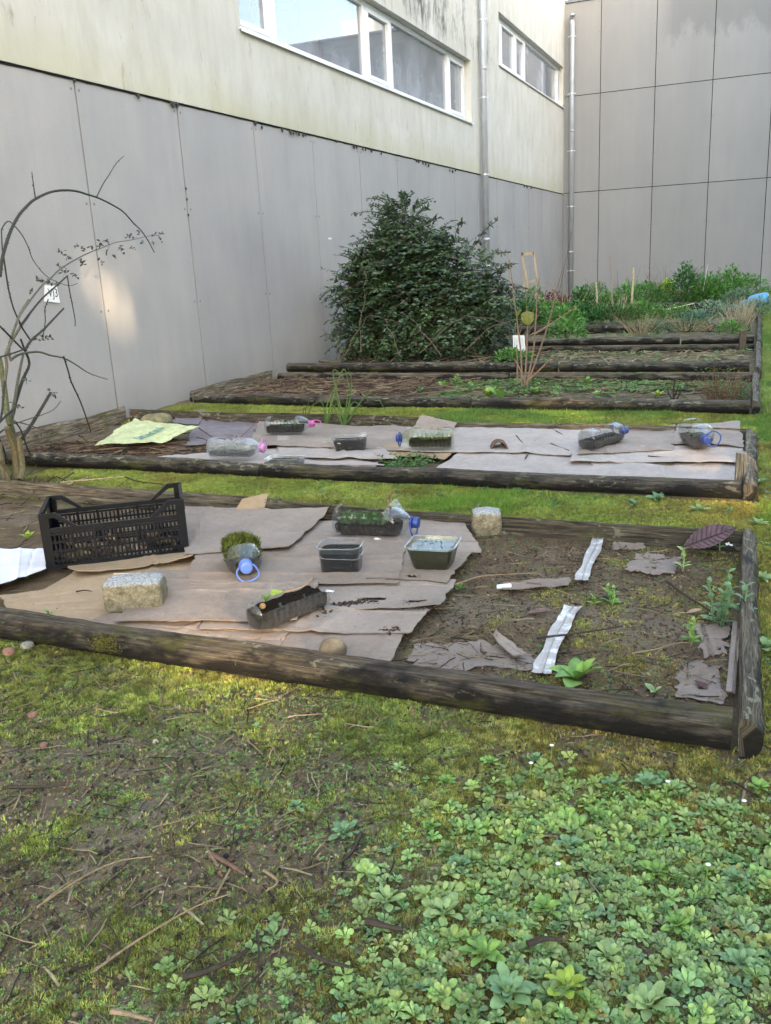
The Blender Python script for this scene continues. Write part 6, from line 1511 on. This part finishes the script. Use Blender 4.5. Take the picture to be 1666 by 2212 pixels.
# snails clinging along the joint
VS, FS = ico(2, 0, 1)
def spiral_snail(c, r_):
    V_ = VS*np.array([.6, 1, .85])*r_; V2 = VS*np.array([.45, .55, .5])*r_+np.array([.25*r_, -.35*r_, -.8*r_]); mb = MB().add(V_+c, [FS]); mb.add(V2+c, [FS]); return mb
MAT_SNAIL = pmat('snail_shell', (.035, .028, .022), .5, .4, 0, 60, .6)
for px, py in ((161, 172), (299, 205), (370, 219), (376, 222), (383, 224), (374, 226), (552, 264), (566, 273), (610, 279), (628, 283), (634, 286), (640, 285), (646, 288), (655, 290), (660, 289), (727, 303), (765, 315), (771, 316), (784, 320), (790, 321), (803, 324), (824, 330), (900, 345), (905, 347), (914, 350), (920, 352), (926, 355), (972, 366), (978, 368), (984, 366), (1044, 380), (1133, 400), (1139, 402), (1148, 404)):
    p = WX(px, py+1.5, WXP+.014); d = p[1]
    o = spiral_snail(p, rnd.uniform(.014, .021)*(1+d*.018)).build('snail', MAT_SNAIL, None, True); tagit(o, 'small dark snail under the cream wall edge, '+('left of the second panel joint' if px < 365 else 'in the cluster at the second panel joint' if px < 400 else 'above the fourth and fifth panel' if px < 700 else 'above the shrub' if px < 1000 else 'between or beside the two downpipes'), 'snail', 'snails along the wall joint')
for px, py in ((402, 407), (407, 464), (404, 430)):
    p = WX(px, py, WXP+.012); o = spiral_snail(p, .014).build('snail', MAT_SNAIL, None, True); tagit(o, 'small dark snail in the vertical joint of the grey panels', 'snail', 'snails in the vertical panel joint')

# ------------------------------------------------------------------ shrub
def shrub():
    base = np.array([-4.25, 10.9, 0.05]); YM = 11.0; k_ = 11.75/1905
    t = thing('dark_shrub', 'big dark evergreen shrub with arching leafy sprays against the grey wall', 'shrub', base)
    lob = [(805, 590, 36, -.1), (878, 470, 32, 0), (866, 520, 55, .1), (845, 560, 62, 0), (922, 560, 58, -.1), (955, 605, 78, 0), (1025, 600, 42, -.1), (1062, 640, 42, 0), (820, 620, 75, 0), (765, 630, 30, -.15), (880, 650, 105, -.2), (960, 690, 85, -.25), (1035, 690, 40, -.1), (800, 700, 62, -.2), (775, 735, 38, -.1), (860, 725, 60, -.3), (1060, 720, 34, 0)]
    V_l = []; N_l = []; S_l = []; U_l = []; stems = MB()
    area = sum(l[2]**2 for l in lob)
    def shoot(p, d, L, n, s0):
        d = d/np.linalg.norm(d); P = [p]; dd = d.copy(); m = 7
        for i_ in range(m): dd = dd+np.array([rnd.gauss(0, .10), rnd.gauss(0, .10), -.16+rnd.gauss(0, .05)]); dd /= np.linalg.norm(dd); P.append(P[-1]+dd*L/m)
        P = np.array(P); return P
    for (px, py, r_, oy) in lob:
        c = WY(px, py, YM+oy); R_ = r_*k_; n_ = int(2600*r_*r_/area)
        for _ in range(n_):
            v = rs.normal(size=3); v[1] = -abs(v[1])*1.0 if rs.rand() < .72 else abs(v[1]); v /= np.linalg.norm(v)
            p = c+v*np.array([1, .8, 1])*R_*rs.uniform(.35, .88)
            if p[2] < .12: p[2] = .12+rs.rand()*.2
            p[0] = max(p[0], WXP+.12)
            P = shoot(p, v+np.array([0, -.1, .55]), rs.uniform(.18, .40), 0, 0)
            if rnd.random() < .25:
                a_, F_ = tube(P, .003, 3, False); stems.add(a_, F_, np.array([.05, .04, .03]))
            dP = np.gradient(P, axis=0); q = 21
            tt_ = np.linspace(.08, 1, q)*(len(P)-1); ii = np.minimum(tt_.astype(int), len(P)-2); f = (tt_-ii)[:, None]
            pts2 = P[ii]*(1-f)+P[ii+1]*f; dr = dP[ii]; dr /= np.linalg.norm(dr, axis=1)[:, None]
            sd_ = np.cross(dr, [0, 0, 1.0]); sd_ /= np.linalg.norm(sd_, axis=1)[:, None]+1e-6
            sg = np.where(np.arange(q) % 2 == 0, 1, -1)[:, None]
            ld = dr*.45+sd_*sg+rs.normal(size=(q, 3))*.25
            V_l.append(pts2); N_l.append(ld)
            U_l.append(np.full(q, rs.uniform(.6, 1.5)))
    for (x0, y0, x1, y1) in ((870, 450, 866, 418), (895, 460, 905, 438), (905, 500, 955, 470), (940, 520, 975, 490), (960, 540, 1010, 520), (820, 520, 775, 520), (800, 560, 760, 560), (1000, 570, 1035, 520), (1070, 640, 1120, 625), (1070, 670, 1115, 680), (850, 470, 762, 462), (850, 455, 795, 428), (840, 480, 800, 440), (880, 450, 874, 418), (1020, 540, 1075, 475), (980, 520, 1000, 478), (1060, 600, 1112, 570), (1060, 620, 1105, 640), (800, 610, 722, 605), (780, 640, 715, 655), (1040, 570, 1095, 545), (900, 470, 925, 448), (1050, 560, 1090, 610)):
        a_ = WY(x0, y0, YM-.1); b_ = WY(x1, y1, YM-.2); P = smoothpath([a_, (a_+b_)/2+[0, 0, .05], b_], 8); q = 34
        tt_ = np.linspace(.0, 1, q)*(len(P)-1); ii = np.minimum(tt_.astype(int), len(P)-2); f = (tt_-ii)[:, None]; pts2 = P[ii]*(1-f)+P[ii+1]*f; dr = np.gradient(P, axis=0)[ii]; dr /= np.linalg.norm(dr, axis=1)[:, None]
        V_l.append(pts2); N_l.append(dr*.4+rs.normal(size=(q, 3))*.7); U_l.append(np.full(q, 1.0)); aa, F_ = tube(P, .004, 4, False); stems.add(aa, F_, np.array([.05, .04, .03]))
    Pp = np.vstack(V_l); D = np.vstack(N_l); U = np.concatenate(U_l); D /= np.linalg.norm(D, axis=1)[:, None]
    # holes where the pale wall shows through
    for (px, py, rr) in ((932, 655, 12), (938, 640, 10), (918, 712, 9), (950, 660, 6)):
        for yy_ in (10.2, 10.6, 11.0, 11.4, 11.8):
            c = WY(px, py, yy_); Pd = np.linalg.norm((Pp-c)*np.array([1, .6, .8]), axis=1); kp = (Pd > rr*k_*1.1) | (rs.rand(len(Pp)) < .12); Pp, D, U = Pp[kp], D[kp], U[kp]
    N = len(Pp); up_ = np.tile([0, -.3, 1.0], (N, 1))+rs.normal(size=(N, 3))*.45; Sd = np.cross(D, up_); Sd /= np.linalg.norm(Sd, axis=1)[:, None]+1e-9; Nn = np.cross(Sd, D)
    LV, LF = leaf(1, .52, 3, 'ovate', .25, .12, .05); s_ = rs.uniform(.040, .070, N)
    W_ = Pp[:, None]+s_[:, None, None]*(LV[None, :, 0:1]*D[:, None]+LV[None, :, 1:2]*Sd[:, None]+LV[None, :, 2:3]*Nn[:, None])
    FF = (LF[None]+(np.arange(N)*len(LV))[:, None, None]).reshape(-1, 3)
    hue = fbm(Pp[:, 0]*3, Pp[:, 2]*3, 77, 3)[:, None]; bc = np.array([.020, .048, .022])*(1-hue)+np.array([.085, .14, .06])*hue
    red = (rs.rand(N, 1) < .10); bc = np.where(red, np.array([.06, .03, .03]), bc)*U[:, None]*rs.uniform(.7, 1.35, (N, 1))
    mb = MB().add(W_.reshape(-1, 3), [FF], np.repeat(bc, len(LV), 0)); o = mb.build('foliage', MAT_SHRUB, t); o['kind'] = 'stuff'
    stems.build('twigs', MAT_CANE, t)['kind'] = 'stuff'
    for k, ps in enumerate(([(870, 775), (868, 700), (872, 560), (876, 440)], [(900, 775), (930, 700), (980, 600)], [(850, 775), (800, 700), (790, 620)], [(910, 775), (1000, 700), (1060, 620)], [(885, 775), (890, 650), (930, 560)], [(840, 775), (830, 690), (840, 580)])):
        P = smoothpath([WY(p[0], p[1], YM) for p in ps], 4); P[0][2] = 0; mb = MB(); V_, F_ = tube(P, np.linspace(.022, .006, len(P)), 6); mb.add(V_, F_, np.array([.06, .05, .04])); mb.build('trunk', MAT_CANE, t)
    # bare arching canes at its foot
    for ps in ([(780, 765), (790, 650), (800, 590), (830, 560)], [(735, 780), (770, 700), (800, 680), (860, 690)], [(725, 790), (740, 745), (700, 690)], [(1000, 760), (1060, 700), (1110, 690), (1150, 700)], [(900, 770), (1000, 690), (1080, 700)], [(950, 770), (900, 700), (870, 680)], [(735, 755), (715, 790), (700, 800)], [(860, 770), (830, 700), (880, 650)]):
        P = smoothpath([WY(p[0], p[1]+(20 if j_ else 0)*0, 10.1) for j_, p in enumerate(ps)], 4); mb = MB(); P = P+np.cumsum(rs.normal(size=P.shape)*.018, 0); V_, F_ = tube(P, np.linspace(.006, .002, len(P)), 5); mb.add(V_, F_, np.array([.14, .11, .08])); mb.build('bare_cane', MAT_CANE, t)
shrub()

# ------------------------------------------------------------------ sapling in bed 3
def tubething(parent, name, pts_, r0, r1, col, mat=MAT_CANE, n=5):
    P = smoothpath(pts_, 4); mb = MB(); V_, F_ = tube(P, np.linspace(r0, r1, len(P)), n); mb.add(V_, F_, np.array(col)); return mb.build(name, mat, parent)
q = G(1132, 838, .03); sp_ = thing('bare_sapling', 'bare multi-stemmed sapling with one large yellow-green leaf, in the third bed', 'sapling', q)
def W8(px, py, dy=0): return WY(px, py, q[1]+dy)
cb = (.23, .15, .105)
for ps in ([(1128, 835), (1126, 770), (1118, 700), (1108, 620), (1100, 560)], [(1134, 832), (1138, 760), (1140, 700), (1138, 660)], [(1138, 832), (1152, 760), (1158, 690), (1160, 640), (1165, 600)], [(1140, 828), (1165, 760), (1185, 700), (1195, 660), (1215, 580)], [(1142, 822), (1175, 790), (1195, 770)], [(1118, 825), (1118, 780), (1116, 745)], [(1158, 720), (1190, 700), (1250, 660)], [(1136, 828), (1120, 790), (1110, 775)]):
    tubething(sp_, 'stem', [W8(*p) for p in ps], .011, .004, cb)
for px, py, s_, yaw, tl in ((1140, 672, .13, -1.3, 1.35), (1128, 668, .10, -2.6, .8), (1240, 660, .05, 0, 1.0), (1150, 735+25, .05, .6, 1.0)):
    V_, F_ = leaf(s_, s_*.95, 7, 'cord', .22, .02, 0); V_ = V_@roty(tl).T; V_ = V_@rotz(yaw).T+W8(px, py, -.02); MB().add(V_, [F_]).build('leaf', PM['olive'] if s_ > .06 else PM['lime'], sp_, True)
rosette(1080, 862, .16, 7, 'mid', 'broad leafed green plant at the front left of the sapling', 'ovate', name='leafy_plant', cat='plant', tilt0=.4)
# black dead plant and reddish wisp at right of bed 3
q2 = G(1457, 868, .03); tt = thing('dead_plant', 'small blackened dead plant standing in the third bed', 'plant', q2)
for ps in ([(1457, 870), (1455, 850), (1458, 818)], [(1455, 868), (1445, 850), (1442, 838)], [(1459, 868), (1468, 852), (1472, 840)], [(1450, 868), (1460, 850), (1466, 832)]): tubething(tt, 'stem', [WY(p[0], p[1], q2[1]) for p in ps], .009, .005, (.03, .02, .018))
def wisp(px, py, w_, h_, n, col, label, name='wispy_shrub', lc=None, ln=0, z=.03, mat=MAT_CANE, cat='plant', thick=.0025, group=None, ls=.02, up=1.0):
    q = G(px, py, z); t = thing(name, label, cat, q, group); mb = MB()
    for k in range(n):
        a = rnd.uniform(0, 6.28); b0 = q+np.array([math.cos(a), math.sin(a), 0])*w_*.25*rnd.random(); e_ = np.array([math.cos(a)*rnd.random()*w_*.5, math.sin(a)*rnd.random()*w_*.5, h_*rnd.uniform(.45, 1.0)*up])
        P = smoothpath([b0, b0+e_*.5+rs.normal(size=3)*.03*h_, b0+e_], 3); V_, F_ = tube(P, np.linspace(thick, thick*.4, len(P)), 3, False); mb.add(V_, F_, np.array(col)*rnd.uniform(.6, 1.3))
    mb.build('stems', mat, t)['kind'] = 'stuff'
    if ln:
        u = rs.uniform(0, 1, ln); a = rs.uniform(0, 6.28, ln); r_ = np.sqrt(rs.uniform(0, 1, ln))*w_*.5*(.5+.5*u); P = q+np.stack([np.cos(a)*r_, np.sin(a)*r_, h_*(.1+.85*u)], -1)
        scat('leaves', [leaf(1, .5, 3, 'ovate', .25, .1, .1)], P, rs.uniform(.6, 1.2, ln)*ls, np.array(lc), MAT_LEAF, tilt=.9, parent=t, colv=.35)['kind'] = 'stuff'
    return t
wisp(1555, 868, .45, .30, 90, (.18, .08, .06), 'reddish wispy plant at the right end of the third bed', lc=(.10, .15, .05), ln=500, ls=.02)
wisp(1600, 862, .25, .16, 30, (.12, .15, .08), 'low grey-green herb in the right corner of the third bed', lc=(.12, .19, .09), ln=300, ls=.022)
# leek-like plants at back of bed 2
def leek(px, py, tips, label):
    q = G(px, py, .05); t = thing('leek_plant', label, 'plant', q, 'strappy green plants at the back rail')
    for (bx, by, mx_, my_, tx_, ty_) in tips:
        P = smoothpath([WY(bx, by, q[1]), WY(mx_, my_, q[1]-.03), WY(tx_, ty_, q[1]-.06)], 8); m = len(P); T_ = np.gradient(P, axis=0); T_ /= np.linalg.norm(T_, axis=1)[:, None]; N_ = np.cross(T_, [0, 1, 0.3]); N_ /= np.linalg.norm(N_, axis=1)[:, None]
        w_ = np.linspace(.008, .0015, m)[:, None]; R_ = np.stack([P-N_*w_, P+np.array([0, -.004, 0]), P+N_*w_], 1); V_, F_ = loft(R_, False, (False, False)); MB().add(V_, F_).build('leaf', PM['leek'], t, True)
leek(743, 918, [(742, 918, 750, 860, 742, 838), (738, 918, 730, 870, 722, 855), (746, 918, 760, 830, 752, 795), (746, 918, 800, 850, 845, 905), (744, 918, 762, 870, 785, 880), (741, 918, 715, 870, 700, 868), (745, 918, 720, 800, 770, 850)], 'taller strappy green plant with bent leaves at back of second bed')
leek(703, 918, [(702, 918, 708, 870, 735, 815), (704, 918, 700, 880, 690, 862), (706, 918, 720, 880, 735, 868), (702, 918, 740, 800, 755, 840)], 'shorter strappy green plant left of the taller one')
leek(662, 908, [(662, 908, 660, 885, 668, 868), (664, 908, 672, 880, 690, 866), (661, 908, 655, 890, 658, 880)], 'small strappy tuft at the jug with pink cap')
wisp(880, 1012, .45, .08, 30, (.10, .15, .05), 'patch of green weeds growing through a gap in the cardboard', lc=(.075, .16, .05), ln=420, ls=.028, name='weed_patch', z=.02)
wisp(1030, 1135-35, .1, .03, 8, (.2, .22, .1), 'thin sprouts along the back board of the nearest bed', lc=(.13, .15, .05), ln=60, ls=.012, name='sprouts')

# ------------------------------------------------------------------ far plants
FP = [(1090, 760-50, .5, .35, 500, .07, 'deep', 'dark green leafy greens beside the shrub'), (1130, 705, .7, .45, 700, .09, 'deep', 'bunch of tall green leaves behind the info card'),
 (1180, 700, .9, .42, 800, .07, 'mid', 'green leafy clump right of the sapling top'), (1255, 695, 1.0, .35, 900, .07, 'deep', 'low dark green leafy row in the fifth bed'), (1320, 695, 1.0, .30, 800, .07, 'deep', 'second dark green clump of the leafy row'),
 (1385, 690, .9, .3, 700, .07, 'mid', 'right end clump of the leafy row'), (1175, 640, .8, .55, 700, .05, 'blue', 'blue-green narrow leafed bush by the far corner'), 
 (1190, 672, 1.0, .4, 1000, .05, 'red', 'dark red leafy plants left of the corner downpipe'), (1235, 672, .7, .3, 600, .05, 'red', 'smaller dark red plants under the corner downpipe'),
 (1262, 690, .6, .6, 500, .11, 'deep', 'chard with broad upright leaves and pale stalks'), (1350, 668, .9, .55, 900, .06, 'mid', 'light green feathery plants behind the bamboo canes'), (1395, 660, 1.0, .5, 1000, .08, 'mid', 'bright green nettle-like clump under the clad wall'),
 (1440, 650, .5, .38, 160, .17, 'lime', 'yellow-green lettuce before the clad wall'), (1482, 655, .9, .85, 900, .09, 'deep', 'tall dark green leafy plant under the third clad joint'), (1530, 655, 1.1, .55, 1200, .09, 'mid', 'big bright green broad-leafed clump'),
 (1570, 650, 1.0, .65, 1000, .09, 'mid', 'tallest leafy clump left of the blue barrel'), (1600, 668, .9, .4, 800, .07, 'pale', 'grey-green artichoke leaves around the blue barrel'), (1640, 680, .9, .3, 500, .06, 'pale', 'grey-green leaves spilling onto the grass at right'),
 (1610, 640, 1.2, .5, 800, .08, 'mid', 'green mound between barrel and clad wall'), (1290, 645, .7, .45, 500, .06, 'mid', 'small green plants in the middle before the clad wall'), (1505, 705, .5, .2, 260, .07, 'blue', 'blue-green weed at the stacked sleepers'), (1420, 722, .6, .18, 300, .05, 'blue', 'low blue-green weeds behind the stacked sleepers'),
 (1150, 668, .8, .5, 500, .07, 'mid', 'green leaves around the foot of the lath frame'), (1215, 705, .9, .35, 700, .07, 'mid', 'green leafy clump under the sapling twigs'), (1300, 672, .9, .4, 700, .06, 'mid', 'green weeds between chard and bamboo canes'), (1450, 690, 1.2, .25, 700, .05, 'mid', 'low mixed greens in the middle of the sixth bed'), (1540, 690, 1.2, .3, 700, .05, 'pale', 'low grey-green plants at right of the sixth bed'), (1110, 690, .7, .5, 500, .06, 'deep', 'dark leaves touching the right side of the shrub'),
 (1580, 722, .5, .2, 300, .05, 'mid', 'low green weeds at the right end of the fifth bed'), (1110, 780, .5, .12, 200, .07, 'mid', 'low weeds under the info card'), (1225, 735, .6, .3, 300, .08, 'mid', 'green weeds hanging over the sleeper end')]
CC = {'deep': (.07, .19, .055), 'mid': (.12, .28, .065), 'blue': (.09, .19, .12), 'pale': (.19, .29, .17), 'lime': (.34, .48, .08), 'red': (.18, .035, .055)}
for (px, py, w_, h_, n, ls, ck, lb) in FP:
    q = G(px, py, .08); t = thing('vegetable_plant', lb, 'plant', q)
    n = int(n*1.1); u = rs.normal(size=(n, 3)); u /= np.linalg.norm(u, axis=1)[:, None]; rr_ = rs.uniform(.45, 1, n)**.6; u[:, 2] = np.abs(u[:, 2])
    lump = .75+.5*fbm(u[:, 0]*3+px, u[:, 1]*3+u[:, 2]*2, 5, 2)
    P = q+u*rr_[:, None]*lump[:, None]*np.array([w_/2, w_/2, h_])
    shape = 'ovate' if ck != 'lime' else 'spat'
    lt_ = [leaf(1, .55 if ck != 'blue' or w_ < .6 else .2, 4, shape, .3, .25+.1*k_, .2) for k_ in range(3)]
    yaw = np.arctan2(u[:, 1], u[:, 0])+rs.normal(size=n)*.5
    scat('leaves', lt_, P, rs.uniform(.6, 1.2, n)*ls, np.array(CC[ck]), MAT_LEAF, yaw=yaw, tiltv=.25+.7*u[:, 2]+rs.normal(size=n)*.35, tilt=.35, parent=t, colv=.38)['kind'] = 'stuff'
    mb = MB()
    for k in range(9):
        e_ = q+np.array([rnd.uniform(-.3, .3)*w_, rnd.uniform(-.3, .3)*w_, h_*.7]); V_, F_ = tube([q, (q+e_)/2, e_], [.007, .006, .004], 4, False); mb.add(V_, F_, np.array([.3, .35, .18] if 'chard' in lb else [.10, .14, .06]))
    mb.build('stalks', MAT_CANE, t)['kind'] = 'stuff'
# dry stalks and grasses
wisp(1335, 690, .9, .42, 60, (.38, .30, .18), 'pile of bent pale dry stalks by the bamboo canes', 'dry_stalks', z=.1, thick=.008)
wisp(1240, 690, .8, .7, 26, (.38, .33, .20), 'leaning pale dry stalks left of the chard', 'dry_stalks', z=.1, thick=.008)
wisp(1385, 722, .7, .32, 60, (.36, .28, .15), 'tall dry tan grass at the back of the stacked sleepers', 'dry_grass', z=.08, thick=.004)
wisp(1480, 715, 1.2, .26, 70, (.30, .26, .14), 'dry grass mixed with green in the fifth bed', 'dry_grass', lc=(.12, .2, .07), ln=500, z=.08, thick=.004)
wisp(1550, 715, .9, .22, 60, (.33, .27, .16), 'sparse dry grass at right of the fifth bed', 'dry_grass', z=.08, thick=.004)
wisp(1600, 712, .5, .50, 110, (.42, .35, .24), 'pale dry grass tussock at the end of the beds below the blue barrel', 'dry_grass', lc=(.15, .22, .10), ln=200, z=.08, thick=.005)
wisp(1110, 735, .9, .5, 26, (.20, .15, .10), 'tangle of bare brown stems right of the shrub foot', 'bare_shrub', z=.05, thick=.006)
wisp(1360, 660, 1.6, .9, 26, (.20, .16, .13), 'bare thin branches before the clad wall', 'bare_shrub', z=.1, thick=.006)
wisp(1440, 650, 1.2, .9, 26, (.20, .16, .13), 'bare branches left of the tall green plant', 'bare_shrub', z=.1, thick=.006)
wisp(1150, 690, .9, .8, 30, (.40, .36, .22), 'pale seed stalks around the foot of the lath frame', 'dry_stalks', lc=(.12, .2, .07), ln=160, z=.1, thick=.007)
# canes
for pb, ptp, lb, c_, r_ in (((1323, 680), (1319, 550), 'thin dark-tipped bamboo cane, left one of the tall pair', (.34, .27, .2), .013), ((1362, 686), (1369, 577), 'thick pale bamboo cane, right one of the tall pair', (.52, .42, .26), .020), ((1290, 690), (1288, 610), 'short pale cane stub left of the tall pair', (.5, .4, .26), .016), ((1513, 655), (1529, 572), 'thin whitish cane before the clad wall', (.55, .53, .5), .007), ((1106, 700), (1098, 545), 'long grey pole standing right of the shrub', (.35, .29, .25), .013), ((1205, 640), (1235, 500), 'thin bare twig rising beside the corner pipe', (.12, .10, .08), .006)):
    q = G(pb[0], pb[1], .1); mb = MB(); V_, F_ = tube(smoothpath([q-[0, 0, .1], WY((pb[0]+ptp[0])/2+1, (pb[1]+ptp[1])/2, q[1]), WY(ptp[0], ptp[1], q[1])], 4), r_, 7); mb.add(V_, F_, np.array(c_)); tagit(mb.build('garden_cane', MAT_CANE), lb, 'cane', 'canes standing in the far beds')
# lath frame
fy = 20.6; fr = thing('lath_frame', 'narrow pale lath frame with two cross pieces leaning up by the corner', 'wooden frame', WY(1150, 690, fy)*[1, 1, 0])
def lath(a, b_, w_, nm):
    A_ = WY(a[0], a[1], fy); B__ = WY(b_[0], b_[1], fy); d = B__-A_; L = np.linalg.norm(d); ang = math.atan2(d[2], d[0]); T0 = TF((A_+B__)/2, 0, ang); MB().box((0, 0, 0), (L, .03, w_), T=T0).build(nm, MAT_LATH, fr)
lath((1128, 545), (1149, 672), .05, 'upright'); lath((1153, 545), (1162, 612), .045, 'upright'); lath((1127, 549), (1154, 547), .06, 'cross_piece'); lath((1141, 610), (1161, 604), .06, 'cross_piece'); lath((1130, 600), (1141, 690), .03, 'upright')
# blue barrel lying in the leaves
q = G(1640, 672, .1); t = thing('blue_barrel', 'light blue plastic container lying among grey-green leaves at right', 'container', q)
y0 = q[1]; A_ = WY(1622, 652, y0); B__ = WY(1660, 644, y0); d = (B__-A_)/np.linalg.norm(B__-A_); rg = []
P = [A_-d*.12, A_-d*.05, A_, A_+d*.1, B__-d*.05, B__, B__+d*.02]; V_, F_ = tube(P, [.05, .055, .105, .115, .115, .10, .06], 20); MB().add(V_, F_).build('body', MAT_BARREL, t, True)
V_, F_ = tube([A_-d*.16, A_-d*.12], [.05, .05], 16); MB().add(V_, F_).build('cap', MAT_BARREL, t, True)
q = G(1590, 668, .1); mb = MB(); V_, F_ = tube([q+[-.1, 0, .03], q+[.05, 0, .06]], .05, 12); mb.add(V_, F_); tagit(mb.build('blue_can', MAT_BARREL, None, True), 'small blue plastic piece half hidden left of the blue container', 'container')
# white stone-like pale stalks on rail of bed 7
stick('pale forked branch lying on the far rail', [(1400, 665, .25), (1440, 668, .22), (1500, 655, .3)], .02, (.6, .5, .33))
print('objects', len(bpy.data.objects))
